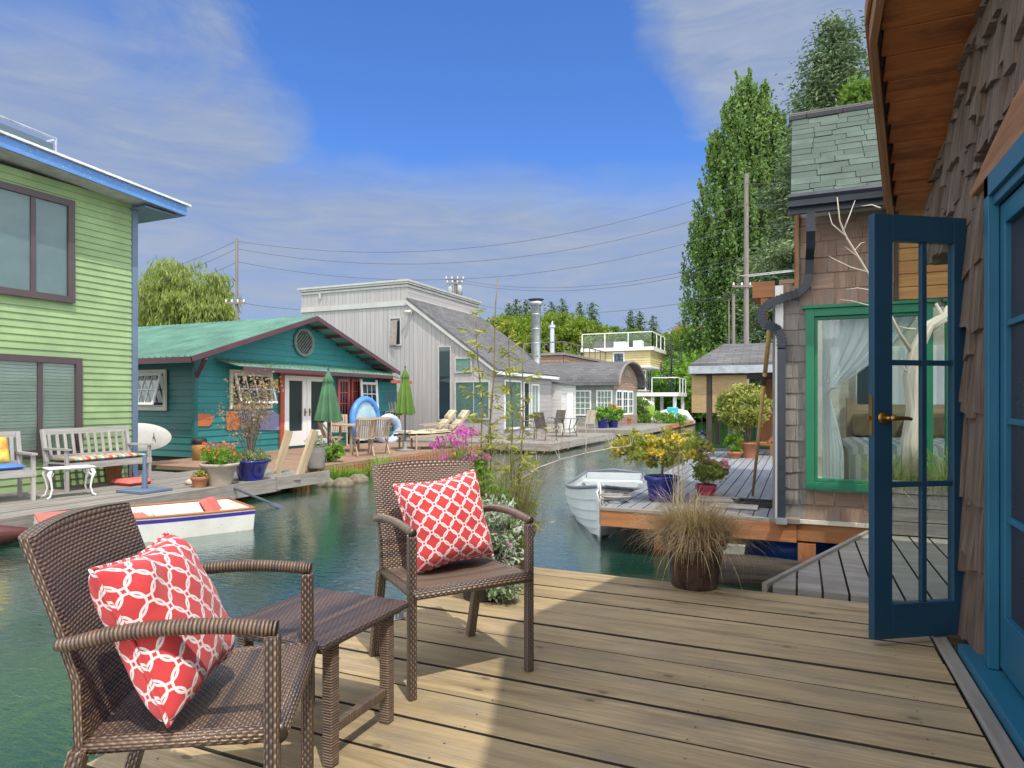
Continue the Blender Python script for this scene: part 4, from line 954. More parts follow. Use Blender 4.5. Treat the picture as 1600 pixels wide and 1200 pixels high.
# red wooden trellis and dark hatch
tr=MB(); 
for k in range(6): y_=20.6-.05; tr.beam(pX(619+k*.6,700,-12.6),pX(607+k*5,628,-12.75),.03,.02)
for q in (640,655): tr.beam(pX(608,q,-12.74),pX(632,q,-12.74),.02,.03)
tag(tr.build('fan_trellis',WD_RED,None,pX(619,700,-12.6)),'red brown wooden fan trellis standing by the light green umbrella','trellis')
y0,y1,z0,z1=fw(600,625,642,668); win(th,(XF+.01,y0,z0),Y1,X1,y1-y0,z1-z0,.05,P_SAGE,cols=2,back='dark',depth=.04)
mb=MB(); 
for k in range(12): mb.tube([pX(601+k*2.1,630,XF+.05),pX(601+k*2.1,612,XF+.05)],.012,5)
mb.build('window_bars',P_SLATE,th)

# ================================================================ tall grey plywood house
g2=thing('grey_house','tall grey wooden house with sloping dark roof beside the teal house','house',(-14,24,-.2))
YF,YB=21.8,28.0; XS=-10.3; XR=-14.0; XW=-19.2
mb=MB(); prof=[(XW,-.3),(XS,-.3),(XS,2.36),(XR,5.02),(XR,5.74),(XW,5.74)]
mb.ext([V((x,YF,z)) for x,z in prof],(0,YB-YF,0)); o=mb.build('wall',GROOVE,g2)
mb=MB(); n_=V((2.7,0,3.7)).normalized()
P=[V((XS+.22,YF-.15,2.36-.16)),V((XR,YF-.15,5.06)),V((XR,YB+.1,5.06)),V((XS+.22,YB+.1,2.2))]; mb.ext([p+n_*.06 for p in P],n_*.08); mb.build('roof',ASPG,g2)
mb=MB()
mb.beam(V((XS+.2,YF-.08,2.26)),V((XR,YF-.08,5.06)),.12,.16); mb.beam((XW,YF-.03,4.98),(XR+.02,YF-.03,4.98),.05,.20)
for k,(z_,d_) in enumerate(((5.62,.04),(5.74,.08),(5.82,.12))): mb.box(XW-d_,XR+d_,YF-d_,YB+d_,z_-.0,z_+.075)
mb.box(XR,XR+.03,YF+.05,YB,5.16,5.24)
mb.build('trim',P_GRY,g2)
mb=MB(); mb.box(XS+.2,XS+.3,YF-.2,YB+.2,2.14,2.26); mb.build('gutter',ALU,g2)
def fy(px0,px1,py0,py1,Y=YF): a=pY(px0,py1,Y); b=pY(px1,py0,Y); return a.x,b.x,a.z,pY(px1,py0,Y).z
def winy(px0,px1,py0,py1,**k):
    x0,x1,z0,z1=fy(px0,px1,py0,py1); return win(g2,(x0,YF-.005,z0),X1,-Y1,x1-x0,z1-z0,**k)
PANB=surf('pale teal blind',(.22,.33,.32),.6,var=.08,bump=0)
winy(685,706,540,657,fw=.05,fmat=P_GRY,back='dark'); winy(711,738,558,583,fw=.05,fmat=P_GRY,back='panel',bmat=PANB,gmat=GLS); winy(711,766,595,655,fw=.05,fmat=P_GRY,back='blinds',bmat=PANB,mulls=[.75]); 
winy(609,628,495,541,fw=.06,fmat=P_GRY,back='dark')
mb=MB(); x0,x1,z0,z1=fy(610,623,497,540); mb.ob((x0,YF-.05,z0),(.0+x1-x0,-.12,0),(.05,0,z1-z0-.1),(0,-.03,0)); mb.build('window_shade',surf('taupe shade',(.32,.27,.24),.8),g2)
def winx(px0,px1,py0,py1,parent=g2,X=XS,**k):
    a=pX(px0,py1,X); b=pX(px1,py0,X); zt=pX((px0+px1)/2,py0,X).z; return win(parent,(X+.005,a.y,a.z),Y1,X1,b.y-a.y,zt-a.z,**k)
winx(787,814,594,672,fw=.07,fmat=P_WHITE,back='blinds',bmat=PANB); winx(817,826,597,672,fw=.05,fmat=P_WHITE,back='dark'); winx(829,841,600,650,fw=.07,fmat=P_WHITE,cols=2,back='panel',bmat=surf('pale drape',(.55,.6,.62),.8))
for px in (628,):
    mb=MB(); c=pY(641,488,YF-.1); mb.tube([c,c+V((.12,-.25,.02))],.05,8); mb.tube([c+V((0,0,0)),c+V((-.12,-.2,.02))],.05,8); mb.lathe([(0,0),(.07,0),(.07,.1),(0,.1)],c-Z1*.05,10); mb.build('floodlight',P_CREAM,g2)
c=pX(663,476,XR+.03); mb=MB(); mb.tube([pY(500,467,YF-.05),pY(500,459,YF-.05)],.05,6); mb.build('vent_pipe',P_GRY,g2)
mb=MB(); 
# white shed at the far end of the grey house
sh=thing('white_shed','narrow white shed between the grey house and the arched roof house','shed',(-10,29.3,-.2))
a=pX(868,600,-9.9); mb=MB(); mb.box(-12,-9.9,28.2,30.3,-.3,1.95); mb.build('wall',grooved('white grooved boards',(.6,.6,.58),.15),sh); mb=MB(); mb.ext([(-12,28.1,2.2),(-9.7,28.1,1.9),(-9.7,30.4,1.9),(-12,30.4,2.2)],(0,0,.08)); mb.build('roof',ASPG,sh)
mb=MB(); mb.box(-9.895,-9.86,28.9,29.7,-.1,1.6); mb.build('door',P_SKYB if False else P_WHITE,sh)
mb=MB(); mb.lathe([(.21,0),(.21,2.9),(.34,3.0),(.30,3.1),(.0,3.12)],(-10.9,27.6,2.55),20)
for k in range(4): mb.lathe([(.215,0),(.225,.02),(.215,.04)],(-10.9,27.6,3.1+k*.65),20)
ck=mb.build('chimney_pipe',GALV,g2,smooth=True); mb=MB(); mb.lathe([(.24,0),(.25,.22),(.37,.30),(.0,.34)],(-10.9,27.6,5.45),20); mb.lathe([(.5,0),(.28,.28),(.22,.5)],(-10.9,27.6,2.35),16); mb.build('chimney_cap',surf('sooty cap',(.06,.05,.05),.6),ck)

# ================================================================ shingle house with roof deck
s2=thing('brown_shingle_house','dark brown shingled house with railed roof deck behind the grey house','house',(-16,46,0))
mb=MB(); mb.box(-21,-14.5,41.7,52,-.3,4.25); mb.build('wall',DARK,s2)
mb=MB(); shingles(mb,(-14.47,41.7,0),Y1,X1,10.3,1.8,4.2,.2,.14,.3,.03,.02); shingles(mb,(-21,41.68,0),X1,-Y1,6.5,1.8,4.2,.2,.14,.3,.03,.02); mb.build('shingles',WD_SHK2,s2)
mb=MB(); mb.box(-21.1,-14.35,41.55,52.1,4.25,4.42); mb.build('parapet',surf('grey parapet trim',(.22,.2,.2),.8),s2)
mb=MB(); mb.box(-21,-14.4,41.6,41.66,5.1,5.17); mb.box(-14.46,-14.4,41.66,52,5.1,5.17)
for k in range(8): mb.box(-14.46,-14.40,41.62+k*1.45,41.69+k*1.45,4.42,5.1)
for k in range(1,5): mb.box(-14.46-k*1.4,-14.40-k*1.4,41.6,41.66,4.42,5.1)
mb.build('railing',surf('weathered dark rail',(.14,.12,.12),.7),s2)
mb=MB(); c=pD(863,552,45.5); mb.lathe([(.19,0),(.17,1.9),(.26,1.95),(.26,2.1),(.1,2.2),(.03,2.4),(0,2.4)],(c.x,c.y,4.3),14); mb.build('chimney_pipe',GALV,s2)
# ================================================================ arched roof house
ar=thing('arched_roof_house','low house with curved grey roof and white grid windows','house',(-10.5,37,-.2))
Ya,Yb=34.2,39.9; zc=2.05; R_=(Yb-Ya)/2
mb=MB(); mb.box(-17,-9.14,Ya,Yb,-.3,zc); arc=[(Ya+R_-R_*math.cos(t),zc+1.25*math.sin(t)) for t in np.linspace(0,math.pi,21)]
mb.ext([V((-9.14,y,z)) for y,z in arc],(-6,0,0)); mb.build('wall',P_SAGE,ar)
def arcpts(x,e,dz): return [V((x,Ya+R_-(R_+e)*math.cos(t),zc-.05+(1.3+dz)*math.sin(t))) for t in np.linspace(0,math.pi,25)]
mb=MB(); a=arcpts(-8.7,.35,.12); b=arcpts(-16.5,.35,.12); L=[(p-a[0]).length for p in a]; mb.grid([a,b],uvs=[[(0,l) for l in L],[(7.8,l) for l in L]]); rf=mb.build('roof',ASPG,ar,solid=.1)
mb=MB(); mb.tube(arcpts(-8.68,.33,.08),.07,6); mb.build('arch_trim',surf('grey arch trim',(.2,.19,.18),.7),ar)
mb=MB(); shingles(mb,(-9.11,Ya+.05,0),Y1,X1,Yb-Ya-.1,zc-.25,3.2,.15,.14,.3,.03,.02,inside=lambda s,z:z<zc+1.12*math.sqrt(max(0,1-((s-R_)/R_)**2))); mb.build('gable_shingles',WD_SHK2,ar); mb=MB(); shingles(mb,(-9.11,Ya+.05,0),Y1,X1,Yb-Ya-.1,-.2,.35,.15,.14,.3,.03,.02); mb.build('base_shingles',WD_SHK2,ar)
mb=MB(); 
for k in (-.45,-.22,0,.22,.45): mb.tube([(-9.07,Ya+R_+k,2.55),(-9.07,Ya+R_+k,3.05-abs(k)*.4)],.06,6)
mb.build('gable_slats',WD_GREY,ar)
for (p0,p1) in ((890,924),(932,957)):
    a=pY(p0,650,Ya); b=pY(p1,607,Ya); win(ar,(a.x,Ya-.01,.38),X1,-Y1,b.x-a.x,1.38,.08,P_WHITE,cols=4,rows=4,back='panel',bmat=surf('pale blind inside',(.4,.45,.42),.8),gmat=GLS,mw=.035)
for (p0,p1) in ((962,971),(972,980),(981,988)):
    a=pX(p0,648,-9.14); b=pX(p1,610,-9.14); win(ar,(-9.13,a.y,.38),Y1,X1,b.y-a.y,1.4,.1,P_WHITE,cols=2,rows=3,back='dark',gmat=DGB,mw=.04)
# ================================================================ yellow house with terraces
yh=thing('yellow_house','yellow three level house with glass railed roof terrace and white balcony','house',(-13,54,0))
Yy=52.0; Xr=-10.8; Xl=-16.3; Yk=57
mb=MB(); mb.box(Xl,Xr,Yy,Yk,4.0,5.2); mb.box(Xl,Xr-1.0,Yy+1.2,Yk,-.3,4.0); mb.build('wall',P_YEL,yh)
mb=MB(); siding(mb,(Xr,Yy,0),Y1,X1,5,4.05,5.2,.19,.03); siding(mb,(Xl,Yy,0),X1,-Y1,5.5,4.05,5.2,.19,.03); siding(mb,(Xl,Yy+1.2,0),X1,-Y1,4.5,.5,3.9,.19,.03); mb.build('siding',P_YEL,yh)
mb=MB(); mb.box(Xl-.2,Xr+.25,Yy-.25,Yk+.2,5.2,5.48); mb.box(Xl,Xr+.02,Yy-.02,Yk,3.85,4.02); mb.box(-12.2,-8.6,Yy-.6,Yk-1,1.55,1.85); mb.build('white_slab',P_WHITE,yh)
def grail(mb,gl,pts,z0,z1,step):
    for a,b in zip(pts[:-1],pts[1:]):
        a=V(a);b=V(b);n=max(1,round((b-a).length/step)); mb.beam(V((a.x,a.y,z1)),V((b.x,b.y,z1)),.07,.07)
        for k in range(n+1): p=a.lerp(b,k/n); mb.beam(V((p.x,p.y,z0)),V((p.x,p.y,z1-.035)),.07,.07,up=Y1)
        gl.ob(V((a.x,a.y,z0+.08)),V((b.x-a.x,b.y-a.y,0)),Z1*(z1-z0-.15),V((.01,.01,0)))
for rp_ in (([(Xl-.1,Yy-.15,0),(Xr+.15,Yy-.15,0),(Xr+.15,Yk,0)],5.48,6.65,1.7),([(-10.6,Yy-.5,0),(-8.7,Yy-.5,0),(-8.7,Yk-1.2,0)],1.85,3.0,1.3)):
    mb=MB(); gl=MB(); grail(mb,gl,*rp_); rr_=mb.build('railing',P_WHITE,yh); gl.build('glass_panel',GLS,rr_)
#(,Yy-.15,0),(Xr+.15,Yy-.15,0),(Xr+.15,Yk,0)],5.48,6.65,1.7); grail(mb,gl,[(-10.6,Yy-.5,0),(-8.7,Yy-.5,0),(-8.7,Yk-1.2,0)],1.85,3.0,1.3)
pass
mb=MB(); 
for x in (-8.9,-10.6): 
    for y in (Yy-.3,Yk-1.6): mb.box(x-.12,x+.12,y,y+.24,-.3,1.55)
mb.build('post',P_WHITE,yh)
a=pY(958,0,Yy).x; b=pY(976,0,Yy).x; win(yh,(a,Yy-.03,4.25),X1,-Y1,b-a,.85,.09,P_WHITE,back='blinds',bmat=P_SLATE); win(yh,(-13.0,Yy+1.16,2.0),X1,-Y1,1.6,1.7,.1,P_WHITE,cols=2,back='dark'); win(yh,(-11.75,Yy+1.5,2.0),Y1,X1,3.4,1.8,.1,P_WHITE,cols=4,back='dark',gmat=DGB)
mb=MB()
mb.box(-15.6,-14.2,Yy+.6,Yy+1.6,5.5,6.1); mb.build('terrace_lounge',surf('dark awning cloth',(.12,.10,.11),.9),yh); mb=MB(); mb.box(-13.9,-12.9,Yy+.4,Yy+1.1,5.5,6.0); mb.box(-12.3,-11.6,Yy+.4,Yy+1.1,5.5,6.05); mb.build('terrace_seat',P_WHITE,yh)
# spiral stair
ss=thing('spiral_stair','black metal spiral stair climbing beside the yellow house','stairs',(-9.2,56,1.8)); c=V((-9.3,54.2,0)); c=pD(1049,600,55.0); c.z=0
mb=MB(); mb.tube([c+Z1*1.9,c+Z1*6.6],.07,8)
for k in range(17): a=k*.52; mb.beam(c+Z1*(2.+k*.2),c+V((math.cos(a)*.85,math.sin(a)*.85,2.+k*.2)),.24,.05)
for q in (0,1):
    mb.tube([c+V((math.cos(k*.26)*.87,math.sin(k*.26)*.87,2.45+q*.5+k*.1)) for k in range(36)],.025,5)
for k in range(18): a=k*.52; mb.tube([c+V((math.cos(a)*.87,math.sin(a)*.87,2.+k*.2)),c+V((math.cos(a)*.87,math.sin(a)*.87,3.0+k*.2))],.02,5)
mb.build('stair',BLACKM,ss)
# ================================================================ boats
def hull(mb, L, B, stations, nk=7, flat=.0, lap=.012, bowp=1.6, keelrise=.25, sheer=.12, depth=.42, transom=.8, mat=0, deadrise=.35):
    """lapstrake hull; x from stern 0 to bow L, z=0 at the bottom of the keel"""
    def hb(t): return B/2*(transom+(1-transom)*math.sin(min(1,t*1.9)*math.pi/2))*(1-max(0,(t-.45)/.55)**bowp)
    def zs(t): return depth+sheer*(t*1.25-.35)**2*1.1
    def zk(t): return keelrise*max(0,(t-.55)/.45)**2.5*.9+.05*(1-min(1,t*3))
    rows=[]
    for i in range(stations+1):
        t=i/stations; r=[]
        for k in range(nk+1):
            q=k/nk; a=q**(.62+deadrise*0); w=hb(t)*math.sin(min(1,a)*math.pi/2)**(.8); z=zk(t)+(zs(t)-zk(t))*(q**(1.25+.25*t))
            r.append((t*L+ (.10*q*(t>.5)*(t-.5)*2),w,z))
        rows.append(r)
    for sgn in (1,-1):
        for k in range(nk):
            a=[];b=[]
            for r in rows:
                x,y,z=r[k]; x2,y2,z2=r[k+1]; off=lap*min(1,(y/.08))
                a.append(V((x,sgn*(y+off),z-.002))); b.append(V((x2,sgn*y2,z2+.006)))
            mb.grid([a,b] if sgn>0 else [b,a],mat=mat)
    return rows
def rowboat(label,loc,rz,hullmat,inmat,railmat,stripe=None,group=None,L=3.5,B=1.25,**k):
    t=thing('rowboat',label,'rowboat',loc,rz,group); mb=MB(); rows=hull(mb,L,B,22,**k); o=mb.build('hull',hullmat,t,local=True,smooth=False,solid=0)
    md=o.modifiers.new('s','SOLIDIFY'); md.thickness=.012; md.offset=0
    top=[r[-1] for r in rows]
    mb=MB()
    for s in (1,-1): mb.tube([(x,s*(y+.008),z+.008) for x,y,z in top],.022,8)
    mb.tube([(0,-top[0][1],top[0][2]),(0,0,top[0][2]+.05),(0,top[0][1],top[0][2])],.022,8); mb.build('gunwale',railmat,t,local=True,smooth=True)
    r0=rows[0]; P=[V((0.005,p[1],p[2])) for p in r0]+[V((.005,-p[1],p[2])) for p in r0[::-1]]; P=[p for i,p in enumerate(P) if i==0 or (p-P[i-1]).length>1e-4]
    mb=MB(); mb.ext(P+[],(.03,0,0)); mb.build('transom',hullmat,t,local=True)
    mb=MB(); 
    for f in (.12,.45,.75):
        i=int(f*22); y=rows[i][-2][1]; z=rows[i][-1][2]-.11; mb.box(rows[i][0][0]-.12,rows[i][0][0]+.12,-y*.98,y*.98,z,z+.025)
    mb.build('thwart',inmat,t,local=True)
    keel=[(r[0][0],0,r[0][2]-.01) for r in rows]; st=[rows[-1][j] for j in range(len(rows[-1]))]
    mb=MB(); mb.tube(keel,.018,6); mb.tube([(p[0]+.01,0,p[2]) for p in st]+[(st[-1][0]+.015,0,st[-1][2]+.05)],.022,6); mb.build('stem',hullmat,t,local=True,smooth=True)
    return t,rows
HULLG=paint('grey white hull paint',(.60,.64,.66),.35,.03,rv=.04); HULLI=paint('pale interior paint',(.55,.63,.64),.5,.05); RAILG=paint('slate gunwale',(.16,.18,.21),.5)
d_=V((.65,-3.53,0)); bt,rows=rowboat('white lapstrake rowboat with its bow towards the camera, moored beside the neighbouring deck','',0,HULLG,HULLI,RAILG,L=3.5,B=1.32,depth=.46,sheer=.2,transom=.72,keelrise=.12,nk=6,lap=.016) if False else (None,None)
bt,rows=rowboat('white lapstrake rowboat moored bow first beside the neighbouring deck',(-2.92,11.05,-.60),math.atan2(-3.4,.72),HULLG,HULLI,RAILG,L=3.5,B=1.25,depth=.50,sheer=.28,transom=.75,keelrise=.14,nk=6,lap=.018)
mb=MB(); c=V((.3,0,.42)); mb.lathe([(0,0),(.05,.0)],(0,0,0),14); mb.v=[(.045,p[0],.42+p[1]) for p in mb.v]; 
# painter rope hanging on the bow
mb=MB(); bx=rows[-1][-1]; mb.tube([(bx[0]-.05,0,bx[2]+.06),(bx[0]+.04,.02,bx[2]),(bx[0]+.04,.03,bx[2]-.25),(bx[0]+.05,-.02,bx[2]-.05),(bx[0]-.06,.05,bx[2]+.02)],.009,6); mb.build('painter',P_WHITE,bt,local=True,smooth=True)
# flat bottomed skiff, white with purple stripe and coral bow
sk=thing('skiff','white skiff with purple stripe and coral foredeck tied along the left dock','skiff',(-6.92,6.68,-.56),math.atan2(-2.1,-1.05))
CORAL=paint('coral paint',(.62,.16,.13),.55,.06,(.7,.4,.35)); PURP=paint('purple stripe',(.06,.03,.30),.4); WHT=paint('white hull paint',(.72,.70,.66),.4,.04,(.4,.38,.3),rv=.03)
Ls=2.25; st=[]
for i in range(15):
    t=i/14; b=.55*(1-.0*t)*(1-max(0,(t-.35)/.65)**2*.42); z0=.03+.10*max(0,t-.5)**1.5*2; z1=.34+.04*t*t; st.append((t*Ls,b,z0,z1))
mb=MB()
for s in (1,-1):
    for (f0,f1,m_) in ((0,.78,0),(.78,.93,1),(.93,1,0)):
        a=[(x,s*(b*(.84+.16*f0)),z0+(z1-z0)*f0) for x,b,z0,z1 in st]; c=[(x,s*(b*(.84+.16*f1)),z0+(z1-z0)*f1) for x,b,z0,z1 in st]; mb.grid([a,c] if s>0 else [c,a],mat=m_)
mb.grid([[(x,b*.84,z0) for x,b,z0,z1 in st],[(x,-b*.84,z0) for x,b,z0,z1 in st]])
for k in (0,-1): x,b,z0,z1=st[k]; mb.ext([(x,b*.84,z0),(x,-b*.84,z0),(x,-b,z1),(x,b,z1)],(.02 if k==0 else -.02,0,0))
hl=mb.build('hull',[WHT,PURP],sk,local=True,solid=.012)
mb=MB()
for s in (1,-1): a=[(x,s*(b*.84-.022),z0+.016) for x,b,z0,z1 in st[:-1]]; c=[(x,s*(b-.022),z1-.002) for x,b,z0,z1 in st[:-1]]; mb.grid([a,c])
mb.build('liner',WHT,sk,local=True)
mb=MB(); 
for s in (1,-1): mb.tube([(x,s*(b+.004),z1+.006) for x,b,z0,z1 in st],.018,6)
mb.tube([(0,-st[0][1],st[0][3]),(0,st[0][1],st[0][3])],.018,6); mb.build('gunwale',WD_ORANGE,sk,local=True,smooth=True)
mb=MB(); i0=10
for i in range(i0,14): x,b,_,z=st[i]; x2,b2,_,z2=st[i+1]; mb.ext([(x,-b,z+.004),(x2,-b2,z2+.004),(x2,b2,z2+.004),(x,b,z+.004)],(0,0,.02))
mb.box(st[i0][0]-.5,st[i0][0]-.25,-.4,.4,.26,.29); mb.build('foredeck',CORAL,sk,local=True)
mb=MB(); mb.box(.75,1.0,-.46,.46,.24,.265); mb.box(.02,.25,-.5,.5,.25,.27); mb.build('thwart',WHT,sk,local=True)
def softpad(name,w,h,t,m,parent=None,Mx=None,label=None,cat=None,origin=None,n=12,nb=0):
    mb=MB(); rows=[];bk=[];uv=[]
    for i in range(n+1):
        r=[];b_=[];u_=[]
        for j in range(n+1):
            a=i/n*2-1;b=j/n*2-1; hh=(max(0,1-a**6)*max(0,1-b**6))**.4; bulge=1+.12*math.sin(a*9)*math.sin(b*7+1)
            r.append((a*w/2,b*h/2,hh*t/2*bulge)); b_.append((a*w/2,b*h/2,-hh*t/2)); u_.append((a*w/2,b*h/2))
        rows.append(r);bk.append(b_);uv.append(u_)
    mb.grid(rows,uvs=uv); mb.grid([r[::-1] for r in bk],uvs=[u[::-1] for u in uv])
    if Mx is not None: mb.v=[tuple(Mx@V(p)) for p in mb.v]
    o=mb.build(name,m,parent,origin=(Mx.to_translation() if (Mx is not None and parent is None) else None),smooth=True)
    if label: tag(o,label,cat)
    return o
CORF=surf('coral canvas',(.58,.13,.11),.85,bump=.3)
c=wc(-3.98,8.75,-.28); softpad('boat_cushion',.36,.36,.10,CORF,None,M.Translation(c)@M.Rotation(.4,4,'Z')@M.Rotation(1.0,4,'Y'),'coral red cushion propped up inside the striped skiff','cushion')
# oar and outboard lying over the dock corner
oar=MB(); a=gp(330,748,-.12); b=gp(425,787,-.45); oar.tube([a,b],.022,8); oar.beam(b,b+(b-a).normalized()*.5,.14,.02); oar.beam(a-(b-a).normalized()*.05,a,.12,.06); tag(oar.build('oar',surf('dark grey oar',(.08,.10,.13),.5),None,a),'dark oar sloping from the dock corner into the water','oar')
# dark kayak tip at the left edge
ky=MB(); a=wc(-6.6,7.0,-.38); 
P=[wc(-7.2,7.2,-.35),wc(-6.2,7.3,-.36),wc(-5.45,7.55,-.33)]; ky.tube(P,[.26,.2,.03],12); tag(ky.build('kayak',surf('maroon hull',(.10,.03,.03),.4),None,P[0],smooth=True),'end of a dark maroon kayak in the shade of the left dock','kayak')

# ================================================================ left dock furniture
def bench(label,loc,rz,W,parts=11,cat='bench',arm=True):
    t=thing(cat if cat!='bench' else 'bench',label,cat,loc,rz); h=.43
    mbs=MB(); 
    for k in range(5): mbs.box(-W/2+.03,W/2-.03,-.24+k*.095,-.24+k*.095+.08,h-.02,h)
    mbs.build('seat',WD_BENCH,t,local=True)
    for sx in (-1,1):
        x=sx*(W/2-.03)
        mb=MB(); mb.beam((x,-.24,0),(x,-.24,.62),  .045,.045,up=Y1); mb.build('leg',WD_BENCH,t,local=True)
        mb=MB(); mb.beam((x,.24,0),(x,.24,.45),  .045,.045,up=Y1); mb.beam((x,.24,.44),(x,.34,.93),.055,.05,up=Y1); mb.build('leg',WD_BENCH,t,local=True)
        if arm: mb=MB(); mb.box(x-.035,x+.035,-.30,.28,.62,.65); mb.build('armrest',WD_BENCH,t,local=True)
    mb=MB(); mb.box(-W/2,W/2,-.27,-.245,h-.10,h-.015); mb.box(-W/2,W/2,.245,.27,h-.10,h-.015); mb.build('apron',WD_BENCH,t,local=True)
    mb=MB(); mb.beam((-W/2+.05,.335,.89),(W/2-.05,.335,.89),.03,.09); mb.beam((-W/2+.05,.26,.5),(W/2-.05,.26,.5),.03,.06)
    for k in range(parts): x=-W/2+.11+(W-.22)*k/(parts-1); mb.beam((x,.26,.5),(x,.325,.86),.045,.016,up=Y1)
    mb.build('backrest',WD_BENCH,t,local=True); return t
pb=gp(90,768,-.2); pb2=gp(216,748,-.2); W=1.38
bench('weathered grey slatted garden bench against the lime green house',(-10.28,7.02,-.2),math.radians(90),1.42)
STR=stripes('bright striped cloth',[(.5,.06,.05),(.55,.45,.2),(.15,.42,.4),(.5,.06,.05),(.2,.35,.12),(.12,.4,.5),(.6,.5,.4),(.5,.2,.08),(.15,.42,.4),(.6,.12,.1)],.035,1)
softpad('bench_cushion',.48,1.28,.07,STR,None,M.Translation((-10.26,7.02,.27)),'bright multicoloured striped cushion lying on the grey garden bench','cushion')
bench('weathered grey garden armchair at the left edge of the photo',(-9.95,5.35,-.2),math.radians(78),.75,5,'armchair')
softpad('seat_cushion',.46,.56,.07,surf('bright blue cloth',(.08,.2,.55),.85),None,M.Translation((-9.95,5.35,.27))@M.Rotation(-.2,4,'Z'),'bright blue seat cushion on the grey garden armchair','cushion')
FLO=leaf('floral cloth',(.55,.5,.1),(.25,.35,.08),(.55,.2,.05),ns=9,trans=0,rough=.9)
softpad('throw_pillow',.40,.40,.12,FLO,None,M.Translation((-10.12,5.38,.48))@M.Rotation(-.2,4,'Z')@M.Rotation(1.2,4,'Y'),'yellow floral pillow leaning in the grey garden armchair','pillow')
# white cast iron table
tt=thing('cast_iron_table','small white cast iron table with curled legs on the left dock','table',gp(108,776,-.2),1.25)
tt.scale=(.8,.8,.95); mb=MB(); mb.box(-.36,.36,-.20,.20,.43,.45); mb.build('table_top',P_WHITE,tt,local=True,bevel=.01)
for s in (-1,1):
    for q in (-1,1):
        mb=MB(); mb.tube([(s*.30,q*.15,.42),(s*.34,q*.18,.36),(s*.31,q*.165,.26),(s*.29,q*.155,.14),(s*.32,q*.17,.04),(s*.37,q*.2,.01)],[.03,.035,.02,.015,.015,.02],8); mb.tube([(s*.26,q*.13,.38),(s*.30,q*.15,.32),(s*.34,q*.17,.38)],.015,6); mb.build('leg',P_WHITE,tt,local=True,smooth=True)
# umbrella stand with square steel base
us=thing('umbrella_stand','slate blue umbrella stand with flat square base on the left dock','umbrella stand',gp(226,768,-.2)); mb=MB(); mb.box(-.28,.28,-.26,.26,0,.045); mb.build('base_plate',P_SLATE,us,local=True,bevel=.01); mb=MB(); mb.tube([(0,0,.04),(0,0,.55)],.028,10); mb.tube([(0,0,.04),(0,0,.3)],.04,10); mb.build('pole',P_SLATE,us,local=True)
mb=MB(); mb.lathe([(.0,0),(.13,0),(.11,.12),(.14,.28),(.15,.29),(.0,.29)],gp(178,752,-.2),14); tag(mb.build('clay_stool',TERRA,None,gp(178,752,-.2),smooth=True),'small terracotta clay stool under the grey bench','stool')
p=gp(205,757,-.2); softpad('floor_cushion',.5,.42,.11,CORF,None,M.Translation(p+V((0,0,.05))),'flat coral red cushion dropped on the left dock','cushion')
mb=MB(); p=gp(294,758,-.2); mb.tube([p+V((-.07,0,.03)),p+V((0,.02,.05)),p+V((.08,0,.025))],[.03,.055,.03],8); tag(mb.build('stone',surf('pale stone',(.5,.45,.38),.8),None,p,smooth=True),'pale stone lying alone on the left dock','stone')
# surfboard standing on edge
sb=thing('surfboard','white surfboard lying on its edge between green and teal houses','surfboard',(-11.6,10.2,-.15))
a=pY(218,664,10.4); cc_=pY(215,688,10.4); rx=1.15; rz2=.30
mb=MB(); n=30; rim=[]; c0=pY(214,687,10.5); c0.z=.33
for s_ in (1,-1):
    ring=[];ctr=[]
    rows=[]
    for k in range(7):
        f=k/6; rows.append([c0+V((1.13*f*math.cos(a_),-s_*.035*(1-f**4)+ .06*math.sin(a_)*f,.325*f*math.sin(a_))) for a_ in np.linspace(0,6.2832,41)])
    mb.grid(rows if s_>0 else [r[::-1] for r in rows])
mb.build('board',surf('white surfboard',(.72,.70,.66),.3,var=.06,bump=0),sb,smooth=True)
mb=MB(); q=c0+V((.62,-.06,.0)); mb.ob(q,(.02,0,.12),(.02,0,-.01),(0,-.005,0)); mb.ob(q+V((.03,0,.02)),(.05,0,-.09),(.015,0,.0),(0,-.005,0)); mb.ob(q+V((-.03,0,-.03)),(.06,0,.08),(.015,0,-.01),(0,-.005,0)); mb.build('surfboard_mark',BLACKM,sb)
def lathe_thing(name,label,cat,prof,loc,m,seg=22,rim=None):
    t=thing(name,label,cat,loc); mb=MB(); mb.lathe(prof,(0,0,0),seg); mb.build('pot',m,t,local=True,smooth=True)
    r=prof[-1][0]; return t
def pot(label,loc,R,h,m,r0=.72,lip=.02,group=None,soil=.04,name='plant_pot',cat='plant pot'):
    t=thing(name,label,cat,loc,0,group); mb=MB(); mb.lathe([(0,0),(R*r0,0),(R*r0*1.02,.01),(R*.93,h-.06),(R*.93+lip,h-.05),(R+lip,h-.01),(R+lip*.6,h),(R-.015,h),(R-.03,h-soil-.03)],(0,0,0),26); mb.build('pot',m,t,local=True,smooth=True)
    mb=MB(); mb.lathe([(R-.02,h-soil),(0,h-soil+.01)],(0,0,0),20); mb.build('soil',SOIL,t,local=True); return t
bk=thing('bucket','tan bucket with black lid beside the teal house corner','bucket',gp(311,719,-.2)); mb=MB(); mb.lathe([(0,0),(.14,0),(.16,.36),(.15,.38)],(0,0,0),18); mb.build('pail',surf('tan bucket',(.42,.25,.09),.6),bk,local=True,smooth=True); mb=MB(); mb.lathe([(.165,.37),(.17,.38),(.17,.46),(.15,.5),(.0,.5)],(0,0,0),18); mb.build('lid',BLKP,bk,local=True,smooth=True)
